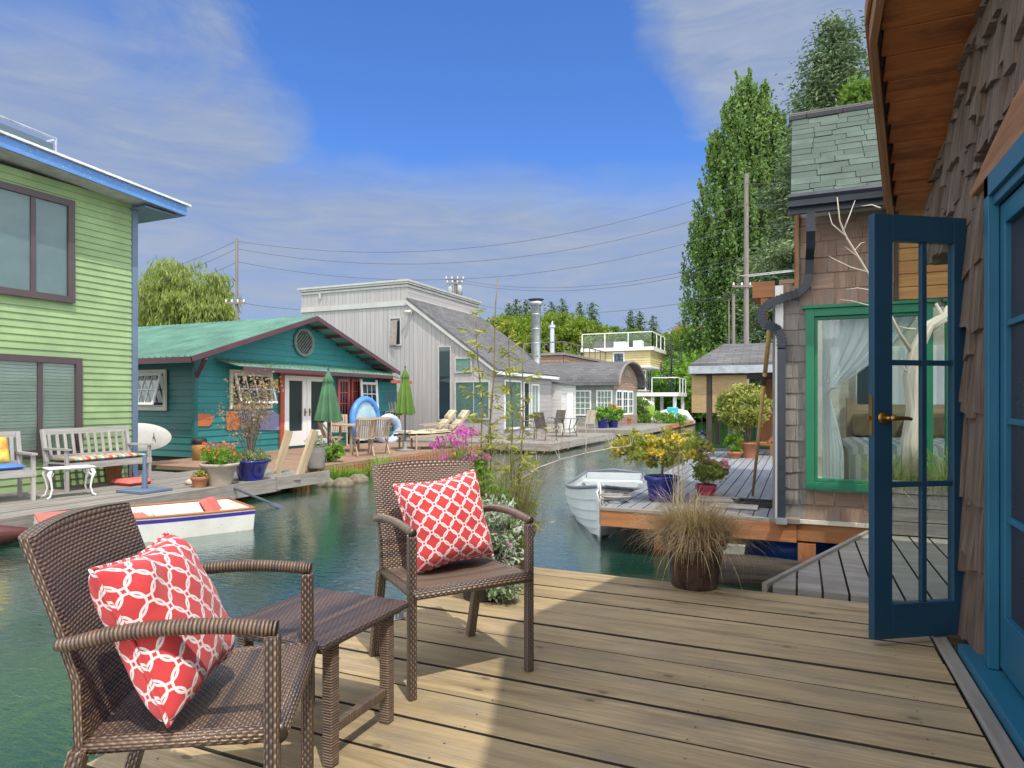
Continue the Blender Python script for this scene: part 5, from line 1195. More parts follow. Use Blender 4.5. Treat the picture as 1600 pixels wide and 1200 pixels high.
# orange and blue pots etc: plants are added further below
POT_CLAY=pot('pale clay pot of orange and red flowers on the left dock',gp(343,758,-.2),.28,.36,CONC,.62,.03)
POT_CLAY2=pot('small terracotta pot of succulents in front of the pale clay pot',gp(331,758,-.2)+V((.02,-.25,0)),.13,.17,TERRA,.7,.012)
POT_BLUE=pot('cobalt blue glazed pot with a red leaved shrub on the left dock',gp(392,750,-.2),.31,.35,BLUEG,.6,.03)
# leaning posts
for k,(p0,p1,lab) in enumerate((((430,748),(452,673),'pale timber post leaning beside the cobalt pot'),((465,752),(492,672),'pale timber post leaning nearest the grey square planters'))):
    a=gp(*p0,-.3); b=wc((p1[0]-800)/F*(CC*a.y-SS*a.x+.15),(CC*a.y-SS*a.x+.15),H+(HY-p1[1])/F*(CC*a.y-SS*a.x+.15)); mb=MB(); mb.beam(a,b,.16,.06,up=X1); tag(mb.build('timber_post',WD_PINE,None,a,bevel=.004),lab,'post','leaning timber posts')
sq=pot('grey square planter of lavender on the redwood deck edge',gp(494,731,-.2)+V((0,0,0)),.2,.42,surf('grey planter',(.24,.22,.21),.8),.85,.0)
# closed umbrellas
def umbrella(label,loc,h,cz,R,m,polem,ztop):
    t=thing('patio_umbrella',label,'umbrella',loc,0,'closed patio umbrellas'); mb=MB(); mb.tube([(0,0,.03),(0,0,ztop-.02)],.02,8); mb.build('pole',polem,t,local=True)
    mb=MB(); mb.lathe([(0,0),(.27,0),(.27,.03),(.05,.06),(.03,.25),(0,.25)],(0,0,0),18); mb.build('base',surf('umbrella base',(.2,.2,.2),.7),t,local=True,smooth=True)
    mb=MB(); rows=[]; ns=48; top=ztop
    for (z,r,am) in ((cz,R,.42),(cz+.02,R*1.02,.42),(cz+.3,R*.86,.36),(cz+.6,R*.68,.3),(cz+.85,R*.50,.25),(top-.36,R*.40,.2),(top-.30,R*.44,.2),(top-.28,R*.52,.15),(top-.15,R*.30,.1),(top-.05,R*.12,0),(top,.01,0)):
        rows.append([(math.cos(a)*r*(1+am*math.sin(8*a+z*.7)),math.sin(a)*r*(1+am*math.sin(8*a+z*.7)),z+.03*math.sin(8*a)*(z<cz+.1)) for a in np.linspace(0,2*math.pi,ns+1)])
    mb.grid(rows); mb.build('canopy',m,t,local=True,smooth=True)
    mb=MB(); mb.lathe([(0,top+.05),(.02,top+.03),(.02,top-.02)],(0,0,0),8); mb.build('finial',polem,t,local=True); return t
p1=gp(513,715,-.2); umbrella('folded faded green patio umbrella over the teak table',(p1.x,p1.y,-.2),2.3,.87,.24,surf('faded green canvas',(.07,.17,.09),.9,ns=3),ALU if False else BLACKM,2.12)
p2=gp(633,704,-.2); umbrella('folded bright green patio umbrella beside the cushioned loungers',(p2.x,p2.y,-.2),2.3,1.0,.21,surf('bright green canvas',(.10,.19,.035),.9,ns=3),BLACKM,2.3)
# teak folding chairs and table
def foldchair(label,loc,rz):
    t=thing('folding_chair',label,'chair',loc,rz,'teak folding chairs around the deck table')
    mb=MB(); 
    for k in range(7): mb.box(-.2+k*.062,-.2+k*.062+.045,-.22,.22,.43,.45)
    mb.build('seat',WD_TEAK,t,local=True)
    mb=MB()
    for k in range(8): y=-.19+k*.054; mb.beam((-.19,y,.46),(-.36,y,.93),.04,.014,up=X1)
    mb.beam((-.37,-.23,.93),(-.37,.23,.93),.03,.06); mb.build('backrest',WD_TEAK,t,local=True)
    for s in (-1,1):
        mb=MB(); mb.beam((.25,s*.23,0),(-.38,s*.23,.94),.03,.04,up=X1); mb.build('leg',WD_TEAK,t,local=True)
        mb=MB(); mb.beam((-.32,s*.20,0),(.18,s*.20,.45),.03,.04,up=X1); mb.build('leg',WD_TEAK,t,local=True)
    return t
c0=foldchair('teak folding chair left of the faded green umbrella, facing the table',(gp(520,711,-.2)+V((-.1,.1,0))),.9); 
for (p,rz,lab) in (((568,712),2.4,'teak folding chair at the front of the table, left of the pair'),((592,709),2.4,'teak folding chair at the front of the table, right of the pair'),((530,697),-.9,'teak folding chair on the far side of the table by the doors')):
    copy_tree(c0,gp(*p,-.2),rz,None,lab)
tq=gp(552,706,-.2); tb2=thing('teak_table','round teak table between the folding chairs on the redwood deck','table',(tq.x-.1,tq.y+.2,-.2)); mb=MB(); mb.lathe([(0,.70),(.6,.70),(.6,.735),(0,.735)],(0,0,0),24); mb.build('table_top',WD_TEAK,tb2,local=True)
for k in range(4): mb=MB(); a=k*1.57+.4; mb.beam((math.cos(a)*.4,math.sin(a)*.4,0),(math.cos(a)*.4,math.sin(a)*.4,.70),.05,.05,up=Y1); mb.build('leg',WD_TEAK,tb2,local=True)
# loungers
PADM=surf('cream cushion cloth',(.50,.45,.32),.9,bump=.3)
def lounger(label,loc,rz):
    t=thing('lounge_chair',label,'lounge chair',loc,rz,'cream cushioned loungers')
    mb=MB(); mb.beam((-.75,-.27,.30),(.35,-.27,.36),.04,.05); mb.beam((-.75,.27,.30),(.35,.27,.36),.04,.05); mb.beam((.3,-.27,.36),(.72,-.27,.84),.04,.05); mb.beam((.3,.27,.36),(.72,.27,.84),.04,.05); mb.beam((-.1,-.31,.55),(.45,-.31,.60),.05,.025); mb.beam((-.1,.31,.55),(.45,.31,.60),.05,.025); mb.build('frame',WD_TEAK,t,local=True)
    for x in (-.6,.35):
        for s in (-1,1): mb=MB(); mb.beam((x+(.12 if x>0 else 0),s*.29,0),(x,s*.29,.36),.04,.05,up=Y1); mb.build('leg',WD_TEAK,t,local=True)
    for (a,b) in (((-.78,0,.38),(-.2,0,.38)),((-.2,0,.38),(.32,0,.42)),((.32,0,.44),(.56,0,.70)),((.56,0,.70),(.74,0,.92))):
        a=V(a);b=V(b); L=(b-a).length; ang=-math.atan2(b.z-a.z,b.x-a.x); mm=M.Translation((a+b)/2)@M.Rotation(ang,4,'Y'); mb=MB(); n=8; rows=[];bk_=[]
        for i in range(n+1):
            q=i/n*2-1; rows.append([tuple(mm@V((q*L/2,(j/n*2-1)*.27,.05*(max(0,1-q**6)*max(0,1-(j/n*2-1)**6))**.4))) for j in range(n+1)]); bk_.append([tuple(mm@V((q*L/2,(j/n*2-1)*.27,-.04))) for j in range(n+1)][::-1])
        mb.grid(rows); mb.grid(bk_); mb.build('pad',PADM,t,local=True,smooth=True)
    return t
lc=lounger('cream cushioned teak lounger nearest the bright green umbrella',gp(664,702,-.2)+V((-.3,.5,0)),.75); lc.scale=(1.15,1.2,1.2); copy_tree(lc,gp(684,701,-.2)+V((0,.0,0)),.75,None,'cream cushioned teak lounger nearest the pink flowers')
# blue paddleboard standing upright
pbd=thing('paddleboard','pale blue and white inflatable board standing against the teal house','paddleboard',(-13.0,17.6,-.15))
q0=pX(548,700,-12.95); q1=pX(590,700,-12.95); yc=(q0.y+q1.y)/2; wv=(q1.y-q0.y)/2; Ht=pX(570,622,-12.95).z
mb=MB(); out=[(yc+wv*.93*math.cos(a),Ht-wv*1.0+wv*.95*math.sin(a)) for a in np.linspace(math.pi,0,21)]; out=[(yc-wv*.8,-.1)]+out+[(yc+wv*.8,-.1)]
mb.tube([(-12.93,y,z) for y,z in out],.11,8); mb.build('rim',surf('bright blue vinyl',(.10,.30,.75),.35,bump=0),pbd,smooth=True); mb=MB(); mb.ext([(-12.95,y,z) for y,z in out],(.05,0,0)); mb.build('deck_pad',surf('pale blue vinyl',(.42,.62,.70),.4,ns=2,var=.3),pbd)
fl=MB(); q=pX(603,690,-12.6); fl.tube([(-12.5,q.y+.55*math.cos(a),.22+.40*math.sin(a)) for a in np.linspace(0,6.2832,25)[:-1]],.14,8,close=True); tag(fl.build('swim_ring',surf('pale blue ring vinyl',(.45,.58,.75),.4,bump=0),None,(-12.5,q.y,-.2),smooth=True),'pale blue swim ring standing behind the teak chairs','swim ring')
# ================================================================ grey dock furniture
MESHD=surf('taupe mesh fabric',(.16,.145,.12),.8); FRM=surf('bronze patio metal',(.13,.12,.10),.45)
def patio(label,loc,rz,m=MESHD,fm=FRM):
    t=thing('patio_chair',label,'chair',loc,rz,'patio chairs on the grey dock'); mb=MB(); mb.box(-.24,.24,-.25,.25,.40,.43); mb.build('seat',m,t,local=True)
    mb=MB(); mb.ob((-.24,-.25,.43),(0,.5,0),(-.12,0,.55),(.02,0,0)); mb.build('backrest',m,t,local=True)
    for s in (-1,1):
        mb=MB(); mb.tube([(.24,s*.28,0),(.26,s*.28,.4),(.22,s*.28,.64),(-.1,s*.28,.66),(-.28,s*.27,.60)],.016,6); mb.build('arm_frame',fm,t,local=True)
        mb=MB(); mb.tube([(-.30,s*.27,0),(-.22,s*.27,.42),(-.37,s*.26,.99)],.016,6); mb.build('leg',fm,t,local=True)
    return t
pc0=patio('dark mesh patio chair at the left of the glass table on the grey dock',gp(826,686,-.2),.2)
copy_tree(pc0,gp(853,688,-.2),1.1,None,'dark mesh patio chair in the middle of the grey dock, back to camera'); copy_tree(pc0,gp(836,675,-.2),-1.1,None,'dark mesh patio chair behind the others, close to the sliding window'); copy_tree(pc0,gp(868,676,-.2),-2.0,None,'dark mesh patio chair on the far side of the patio table')
patio('beige fabric patio chair near the blue pots on the grey dock',gp(916,676,-.2),2.6,surf('beige mesh fabric',(.42,.36,.28),.85),surf('beige chair metal',(.38,.32,.25),.5))
tp=gp(885,682,-.2); t3=thing('patio_table','glass topped patio table among the mesh chairs','table',(tp.x,tp.y,-.2)); mb=MB(); mb.lathe([(0,.70),(.62,.70),(.62,.72),(0,.72)],(0,0,0),22); mb.build('table_top',DGB,t3,local=True)
for k in range(4): a=k*1.57+.7; mb=MB(); mb.tube([(math.cos(a)*.45,math.sin(a)*.45,0),(math.cos(a)*.3,math.sin(a)*.3,.35),(math.cos(a)*.5,math.sin(a)*.5,.70)],.018,6); mb.build('leg',FRM,t3,local=True)
BP1=pot('cobalt pot of leafy green plants, left of the far pair',pD(942,669,33.5)*1+V((0,0,0)),.32,.48,BLUEG,.7,.03,'pair of cobalt pots on the far dock'); BP2=pot('cobalt pot of leafy green plants, right of the far pair',pD(958,668,34.),.32,.46,BLUEG,.7,.03,'pair of cobalt pots on the far dock')
for b_ in (BP1,BP2): b_.location.z=-.2
rp=pot('small red clay pot at the corner of the arched roof house',pD(980,662,38),.25,.4,TERRA); rp.location.z=-.2
gc=thing('garden_chair','lime green garden chair on the far dock','chair',pD(1016,660,42)); gc.location.z=-.2; mb=MB(); mb.box(-.3,.3,-.05,.0,.45,1.1); mb.box(-.3,.3,-.5,.0,.4,.45); mb.build('seat',surf('lime plastic',(.35,.55,.1),.5),gc,local=True); 
for x in (-.27,.27):
    for y in (-.45,-.05): mb=MB(); mb.tube([(x,y,0),(x,y,.42)],.025,6); mb.build('leg',ALU,gc,local=True)
ek=thing('covered_kayaks','white and blue kayak end with dark trim standing by the yellow house post','kayak',pD(1009,655,43)); mb=MB(); c=pD(1009,640,43); mb.tube([c+V((-.1,0,-.7)),c+V((-.15,0,0)),c+V((0,0,.55)),c+V((.45,0,.35)),c+V((.35,0,-.1))],[.25,.38,.3,.12,.05],10); mb.build('hull',P_WHITE,ek,smooth=True)
cb=MB(); c=pD(1050,655,45); cb.box(c.x-.35,c.x+.35,c.y,c.y+.5,.0,.75); tag(cb.build('cooler_box',surf('cyan plastic box',(.05,.5,.55),.5),None,(c.x,c.y,0),bevel=.05),'cyan plastic box at the end of the far dock','box')
ib=MB(); c=pD(1062,650,46); 
ib.tube([pD(1030,648,46),pD(1050,646,46),pD(1070,650,46),pD(1084,661,46)],[.25,.42,.42,.15],12); tag(ib.build('dinghy',surf('pale inflatable tube',(.6,.62,.64),.4,bump=0),None,c,smooth=True),'upturned white inflatable dinghy at the end of the far dock','dinghy')
dr_=thing('dock_rail','white metal gangway rail beside the inflatable dinghy','railing',pD(1030,655,44)); mb=MB()
for px in range(1024,1058,5): mb.tube([pD(px,664,44),pD(px,644,44)],.03,5)
mb.tube([pD(1024,644,44),pD(1054,644,44)],.03,5); mb.build('rail',P_WHITE,dr_)
# floats under far docks
for k,(px,py,m_,lab) in enumerate(((985,674,BLUEG,'nearer blue barrel float under the far dock edge'),(1002,671,BLUEG,'farther blue barrel float under the far dock edge'))):
    c=pD(px,py,36+k*3); mb=MB(); mb.tube([(c.x-.7,c.y,-.4),(c.x+.35,c.y,-.4)],.22,12); tag(mb.build('barrel_float',surf('blue plastic float',(.02,.10,.4),.4),None,(c.x,c.y,-.6),smooth=True),lab,'float','blue barrel floats')
# ================================================================ neighbour deck things
gz=thing('porch_shelter','shingle roofed porch shelter with a dark post on the neighbouring deck','shelter',(-1.,17,0))
zt_=H+(HY-573)/F*15.0
a=gp(1080,705,0); 
ex0=pD(1079,571,15); ex1=pD(1215,566,13.9)
yv=V((-.0,1,0)); O_=V((ex0.x,ex0.y,zt_)); O2=V((ex0.x+2.6,ex0.y,zt_))
mb=MB(); Rf=[O_,O2,O2+V((0,1.6,.55)),O_+V((.55,1.6,.55))]; mb.ext(Rf,(0,0,.07)); mb.ext([O_+V((.55,1.6,.55)),O2+V((0,1.6,.55)),O2+V((0,3.2,0)),O_+V((0,3.2,0))],(0,0,.07)); mb.ext([O_,O_+V((.55,1.6,.55)),O_+V((0,3.2,0))],(0,0,.07)); mb.build('roof',ASPG,gz)
mb=MB(); mb.ob(O_+V((-.02,-.03,-.16)),(2.64,0,0),(0,.03,0),(0,0,.17)); mb.ob(O_+V((-.05,0,-.16)),(0,3.2,0),(.03,0,0),(0,0,.17)); mb.build('fascia',P_SLATE if False else surf('pale grey fascia',(.38,.42,.46),.6),gz)
mb=MB(); 
for (dx_,dy_) in ((.33,.15),(.2,3.0),(2.5,.15)): mb.box(O_.x+dx_,O_.x+dx_+.11,O_.y+dy_,O_.y+dy_+.11,0,zt_-.1)
mb.build('post',WD_DARK,gz); mb=MB(); mb.box(O_.x+.1,O2.x,O_.y+.1,O_.y+3.1,zt_-.20,zt_-.165); mb.build('ceiling',WD_DARK,gz)
BAM=wood('bamboo blind',(.36,.25,.12),(.5,.36,.19),rough=.8,gs=2,rv=.4)
for (x0,x1_,lab) in ((.0,.33,'bamboo roll blind left of the porch post'),(.46,1.2,'bamboo roll blind right of the porch post')):
    mb=MB(); z=zt_-.17
    while z>zt_-.17-.86: mb.box(O_.x+x0,O_.x+x1_,O_.y+.15,O_.y+.158,z-.02,z); z-=.022
    tag(mb.build('bamboo_blind',BAM,None,(O_.x+x0,O_.y+.15,zt_-1.03)),lab,'blind','bamboo roll blinds under the porch')
mb=MB(); mb.box(-.35,2,15.3,15.4,0,2.0); mb.box(O_.x+1.35,O2.x,O_.y+2.9,O_.y+3.0,0,zt_-.2); mb.build('back_wall',WD_ORANGE,gz)
# pole net leaning on the house
po=thing('boat_hook','long bamboo boat hook leaning on the white corner board','pole',gp(1176,772,0)); mb=MB(); b0=gp(1176,774,.01); b1=V((-.32,6.98,H+(HY-508)/F*6.6)); b1=pD(1203,508,7.0); mb.tube([b0,b0.lerp(b1,.75)],[.016,.024],8); mb.build('grip',surf('yellow bamboo',(.42,.27,.08),.5,ns=12),po,smooth=True); mb=MB(); mb.tube([b0.lerp(b1,.68),b0.lerp(b1,.73)],.027,8); mb.build('band',BLKP,po); mb=MB(); mb.tube([b0.lerp(b1,.75),b1],[.024,.026],8); mb.build('shaft',surf('golden bamboo',(.42,.27,.08),.5,ns=12),po,smooth=True)
# black tray
ty=thing('black_tray','dark plastic tray with handles lying on the deck corner','tray',gp(1188,787,0)); mb=MB(); c=gp(1188,788,.02); mb.box(c.x-.24,c.x+.22,c.y-.13,c.y+.2,.008,.02); 
for (a,b,c1,d1) in ((-.24,.22,-.13,-.115),(-.24,.22,.185,.2),(-.24,-.225,-.115,.185),(.205,.22,-.115,.185)): mb.box(c.x+a,c.x+b,c.y+c1,c.y+d1,.02,.05)
mb.build('tray',BLKP,ty); mb=MB(); 
for s in (-.26,.24): mb.tube([(c.x+s,c.y-.05,.04),(c.x+s*1.15,c.y,.07),(c.x+s,c.y+.1,.04)],.008,6)
mb.build('handle',BLKP,ty)
c=gp(1195,712,0); lg=thing('deck_lounger','brown wooden lounger with raised back on the neighbouring deck','lounger',c); mb=MB(); mb.ob(c+V((-.55,0,.22)),(.7,0,0),(0,.5,0),(0,0,.05)); mb.ob(c+V((.1,0,.26)),(.42,0,.52),(0,.5,0),(-.05,0,.04)); mb.build('body',WD_ORANGE,lg)
for s in (-.5,.1): mb=MB(); mb.box(c.x+s,c.x+s+.05,c.y,c.y+.05,0,.22); mb.build('leg',WD_ORANGE,lg)
mb=MB(); c=gp(1190,700,0)+V((0,1.2,0)); mb.box(c.x-.2,c.x+.3,c.y,c.y+.4,0,.62); tag(mb.build('blue_bin',surf('blue bin plastic',(.02,.12,.45),.4),None,c,bevel=.03),'blue plastic bin behind the brown lounger','bin')
mb=MB(); c=gp(1095,712,0)+V((.0,0,.0)); c=pD(1097,692,15.2); mb.lathe([(0,-.22)]+[(.22*math.sin(t),-.22*math.cos(t)) for t in np.linspace(.2,3.0,14)]+[(0,.22)],c,20); mb.tube([c+V((0,0,.2)),c+V((0,0,.3))],.03,6); tag(mb.build('glass_float',BLUEG,None,c,smooth=True),'blue glass ball float hanging near the porch post','float')
mb=MB(); mb.tube([c+V((0,0,.28)),V((c.x,c.y,zt_-.15))],.006,4); tag(mb.build('cord',WIRE,None,c+V((0,0,.28))),'thin cord holding the blue glass ball under the porch','cord')
# under the neighbour deck: barrels, logs, foam
mb=MB(); mb.tube([(-.55,7.6,-.42),(.35,7.5,-.42)],.20,18); 
for x in (-.5,-.1,.28): mb.tube([(x,7.57,-.42),(x+.03,7.57,-.42)],.21,18)
tag(mb.build('barrel_float',surf('bright blue barrel',(.01,.09,.42),.35),None,(-.5,7.6,-.6),smooth=True),'bright blue plastic barrel floating beneath the shingled cottage deck','float')
mb=MB(); mb.tube([(.55,7.55,-.42),(1.5,7.45,-.42)],.20,18); tag(mb.build('barrel_float',surf('dull blue barrel',(.01,.06,.28),.35),None,(.6,7.6,-.6),smooth=True),'dull blue barrel farther right beneath the shingled cottage','float')
for (a,b,r,lab) in (((-.75,6.35,-.47),(.6,6.2,-.44),.10,'nearest dark wet log floating by the walkway'),((-.9,6.75,-.46),(.7,6.7,-.43),.11,'dark wet log floating against the cottage deck'),((-.3,5.75,-.50),(.5,5.2,-.45),.09,'mossy log end poking out under the walkway')):
    mb=MB(); a=V(a);b=V(b); mb.tube([a,a.lerp(b,.3)+V((0,0,.015)),a.lerp(b,.7)-V((0,0,.01)),b],[r,r*1.06,r*.97,r*1.02],12); tag(mb.build('log',WD_LOG,None,a,smooth=True),lab,'log','floating logs')
mb=MB(); mb.ob((-.95,6.9,-.5),(.42,0,0),(0,.3,0),(.03,0,.22)); tag(mb.build('foam_block',surf('grey foam block',(.3,.32,.28),.9),None,(-.9,6.9,-.5)),'grey foam block floating under the deck corner','float')
mb=MB(); mb.box(-.02,.14,6.98,7.1,-.5,-.22); mb.box(-.3,.2,7.0,7.2,-.52,-.44); mb.box(-1.5,-1.3,7.4,7.6,-.9,-.2); tag(mb.build('deck_pile',WD_ORANGE,None,(0,7,-.5)),kind='structure')
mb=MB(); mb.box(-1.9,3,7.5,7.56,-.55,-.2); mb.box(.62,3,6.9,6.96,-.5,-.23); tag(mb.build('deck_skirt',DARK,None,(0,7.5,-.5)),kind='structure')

rc=MB(); c=gp(962,782,.02); P=[]
for k in range(70): a=k*.42; r=.06+.0012*k; P.append(c+V((math.cos(a)*r*1.3,math.sin(a)*r,.0+.012*(k%15)/15+.0008*k)))
rc.tube(P,.008,6); tag(rc.build('rope_coil',surf('grey rope',(.35,.34,.32),.9,bump=.5),None,c,smooth=True),'coil of grey mooring rope on the neighbouring deck corner','rope')
rc=MB(); a=gp(948,786,.03); b=V((-2.22,7.75,-.1)); rc.tube([a,a.lerp(b,.5)-Z1*.1,b],.008,6); tag(rc.build('mooring_line',bpy.data.materials['grey rope'],None,a,smooth=True),'mooring line between the deck corner and the lapstrake rowboat bow','rope')
for (px,py,sx,sy,lab) in ((1120,781,.22,.16,'pale stepping slab nearest the sedge pot on the neighbouring deck'),(1148,792,.24,.12,'pale rough slab lying at the edge of the neighbouring deck')):
    c=gp(px,py,.01); mb=MB(); mb.box(c.x-sx,c.x+sx,c.y-sy,c.y+sy,.006,.03); tag(mb.build('stone_slab',surf('pale slab '+str(px),(.42,.41,.38),.9,bump=.6,var=.35),None,(c.x,c.y,0),bevel=.008),lab,'slab')
# ================================================================ foliage helpers
def shell_pts(n, c, r, lo=.55):
    d=unit(rng.normal(size=(n,3))); k=(lo**3+(1-lo**3)*rng.random(n))**(1/3.); return np.array(c)+d*k[:,None]*np.array(r), d
def clumpy(nc, per, c, r, cr, lo=.5, up=.25, zmin=None):
    """leaf clumps spread through an ellipsoid crown -> centres and axes"""
    C,D=shell_pts(nc,c,r,lo); 
    if zmin is not None: m=C[:,2]>zmin; C=C[m];D=D[m]; nc=len(C)
    s=cr*(.6+.8*rng.random(nc)); P=np.repeat(C,per,0)+unit(rng.normal(size=(nc*per,3)))*(rng.random(nc*per)**.5)[:,None]*np.repeat(s,per)[:,None]*np.array([1,1,.75])
    A=np.repeat(D,per,0)*.6+rng.normal(size=(nc*per,3))*.7+np.array([0,0,up]); return P,A,np.clip(np.repeat(rng.random(nc),per)*.7+rng.random(nc*per)*.3,0,1)
def trunk(mb,base,h,r,lean=(0,0),limbs=6,spread=1.,top=.25,lz=.35):
    base=V(base); pts=[base+V((lean[0]*t*t+.04*h*.1*math.sin(t*5),lean[1]*t*t,h*t)) for t in np.linspace(0,1,8)]; mb.tube(pts,[r*(1-(1-top)*t) for t in np.linspace(0,1,8)],9)
    for k in range(limbs):
        t=lz+(1-lz)*k/max(1,limbs-1)*.95; i=min(6,int(t*7)); p=pts[i].lerp(pts[i+1],t*7-i); a=k*2.4+U(-.4,.4); d=V((math.cos(a),math.sin(a),U(.5,1.)))*spread*U(.6,1)
        q=[p,p+d*.4+V((0,0,.05*spread)),p+d*.75+V((0,0,.2*spread)),p+d*1.0+V((0,0,.4*spread))]; rr=r*(1-.7*t)*.5; mb.tube(q,[rr,rr*.7,rr*.45,rr*.2],6)
def tree(name,label,loc,leafm,crowns,lsize,th,tr,group=None,cat='tree',spread=1.,limbs=7,asp=.5,up=.25,lo=.5,mode=None):
    t=thing(name,label,cat,loc,0,group); mb=MB(); trunk(mb,(0,0,0),th,tr,limbs=limbs,spread=spread); mb.build('trunk',BARK,t,local=True,smooth=True)
    Ps=[];As=[];Rs=[]
    for (c,r,nc,per,cr) in crowns:
        P,A,R=clumpy(nc,per,c,r,cr,lo,up); Ps.append(P);As.append(A);Rs.append(R)
    P=np.concatenate(Ps);A=np.concatenate(As);R=np.concatenate(Rs)
    if mode=='up': A=A*.5+np.array([0,0,1.2])
    if mode=='down': A=A*.35+np.array([0,0,-1.])
    L=lsize*(.6+.8*rng.random(len(P))); qmesh('crown',leaves_v(P,A,L,L*asp),4,leafm,t,rnd=R); return t
def conifer(name,label,loc,h,R,leafm,n=26,per=70,group=None,ls=.5,z0=.12,dens=1.,tip=.06):
    t=thing(name,label,'tree',loc,0,group); mb=MB(); mb.tube([(0,0,0),(0,0,h*.5),(0,0,h*.98)],[h*.018,h*.012,h*.002],8); Ps=[];As=[];Rs=[]
    for i in range(n):
        f=i/(n-1); z=h*(z0+(.98-z0)*f); rr=R*((1-f)**.8+tip)*U(.75,1.12); nb=max(4,int(9*(1-f)+4))
        for k in range(nb):
            a=k/nb*6.283+U(-.3,.3)+i; L=rr*U(.6,1.1); d=np.array([math.cos(a),math.sin(a),0]); m=max(6,int(per*dens*L/R)); s=rng.random(m)**.7
            droop=-.25*L*s**1.5+.10*L*s; P=np.array([0,0,z])+d*(L*s)[:,None]+np.array([0,0,1.])*droop[:,None]+rng.normal(size=(m,3))*np.array([.09,.09,.04])*R*(.4+.6*s)[:,None]
            Ps.append(P); As.append(np.tile(d*1.+np.array([0,0,-.25]),(m,1))+rng.normal(size=(m,3))*.6); Rs.append(np.clip(np.full(m,random.random()*.6)+rng.random(m)*.4,0,1))
            if k%2==0: mb.tube([(0,0,z),tuple(np.array([0,0,z])+d*L*.9+np.array([0,0,-.12*L]))],[h*.004,h*.001],4)
    mb.build('trunk',BARK,t,local=True); P=np.concatenate(Ps);A=np.concatenate(As);R_=np.concatenate(Rs); L=ls*(.6+.8*rng.random(len(P))); qmesh('crown',leaves_v(P,A,L,L*.32),4,leafm,t,rnd=R_); return t
LF_WIL=leaf('willow leaf',(.15,.21,.05),(.28,.34,.10),(.22,.28,.06),ns=.4)
LF_POP=leaf('poplar leaf',(.06,.14,.04),(.24,.37,.12),(.12,.23,.07),ns=.35)
LF_CON=leaf('conifer needle',(.03,.085,.03),(.10,.17,.06),None,trans=.15)
LF_CON2=leaf('fir needle',(.055,.105,.05),(.17,.23,.10),None,trans=.15)
LF_YG=leaf('yellow green leaf',(.10,.18,.02),(.26,.34,.05),(.17,.26,.03),ns=.5)
LF_MG=leaf('mid green leaf',(.05,.12,.02),(.13,.24,.04),(.08,.17,.03),ns=.5)
LF_BR=leaf('bright green leaf',(.10,.24,.03),(.22,.40,.06),(.15,.32,.04),ns=1)
LF_VAR=leaf('variegated leaf',(.12,.17,.04),(.48,.46,.12),(.25,.30,.07),ns=3,trans=.25)
LF_RED=leaf('russet maple leaf',(.30,.12,.09),(.50,.30,.20),(.26,.24,.12),ns=3)
LF_SIL=leaf('silver foliage',(.36,.40,.34),(.58,.62,.54),(.22,.32,.15),ns=7,trans=.15)
LF_TAN=leaf('tan grass blade',(.42,.28,.14),(.66,.49,.28),(.34,.22,.12),ns=5,trans=.25)
LF_STR=leaf('straw seed head',(.42,.33,.22),(.58,.48,.36),(.36,.26,.2),ns=4,trans=.25)
LF_GB=leaf('green grass blade',(.09,.17,.03),(.26,.34,.10),(.16,.24,.05),ns=4)
LF_BAM=leaf('bamboo leaf',(.24,.28,.04),(.50,.48,.10),(.32,.34,.06),ns=4)
LF_MG2=leaf('garden leaf',(.10,.18,.04),(.26,.36,.10),(.17,.26,.06),ns=4)
F_PINK=leaf('magenta petal',(.55,.06,.40),(.72,.16,.60),None,trans=.3); F_YEL=leaf('yellow petal',(.75,.55,.05),(.85,.72,.18),None,trans=.3); F_ROSE=leaf('pink petal',(.65,.15,.28),(.80,.40,.50),None,trans=.3); F_ORG=leaf('orange red petal',(.70,.07,.03),(.80,.25,.05),None,trans=.3); F_WHT=leaf('white petal',(.7,.7,.6),(.8,.8,.7),None,trans=.3)
# ---------------------------------------------------------------- background trees
c=pD(292,500,60)
tree('willow_tree','pale green weeping willow behind the teal house',(c.x,c.y,2.2),LF_WIL,[((0,0,8.2),(4.3,4.0,3.3),210,70,1.0),((-4.5,1,6.8),(3.2,3,3.2),110,60,1.0),((3.6,-.5,5.6),(2.6,2.4,2.6),110,60,.9),((0,0,5),(4.5,3.5,3),90,60,1.1)],.55,8,.45,spread=2.5,asp=.2,mode='down')
c=pD(1160,560,70)
tp_=thing('poplar_tree','very tall dark green columnar poplar behind the utility pole','tree',(c.x,c.y,0)); mb=MB(); trunk(mb,(0,0,0),30,.7,limbs=10,spread=2.,lz=.15)
Ps=[];As=[];Rs=[]
for (bx,h,R) in ((.2,34.2,3.3),(-2.6,28.5,2.8),(1.8,33,3.0),(-1.0,32,2.9),(3.6,29.5,2.8),(-4.0,20,2.3),(1,27,3.8),(4.8,24,2.6),(.8,31,2.6)):
    n=int(330*h/34)
    for i in range(n):
        f=rng.random()**.85; z=1.5+(h-1.5)*f; w_=R*min(1,(1-f)*2.6)**.75*min(1,.72+f*.8); a=rng.random()*6.283; q=rng.random()**.45; cx=bx+math.cos(a)*w_*q; cy=math.sin(a)*w_*q*1.1
        m=50; s=rng.random(m)*(.8+.6*rng.random()); P=np.array([cx,cy,z])+np.stack([math.cos(a)*s*.5,math.sin(a)*s*.5,s*1.9],1)+rng.normal(size=(m,3))*np.array([.33,.33,.4])*(1.1-s)[:,None]
        Ps.append(P); As.append(rng.normal(size=(m,3))*.7+np.array([0,0,.7])); Rs.append(np.clip(rng.random()*.6+rng.random(m)*.4,0,1)); 
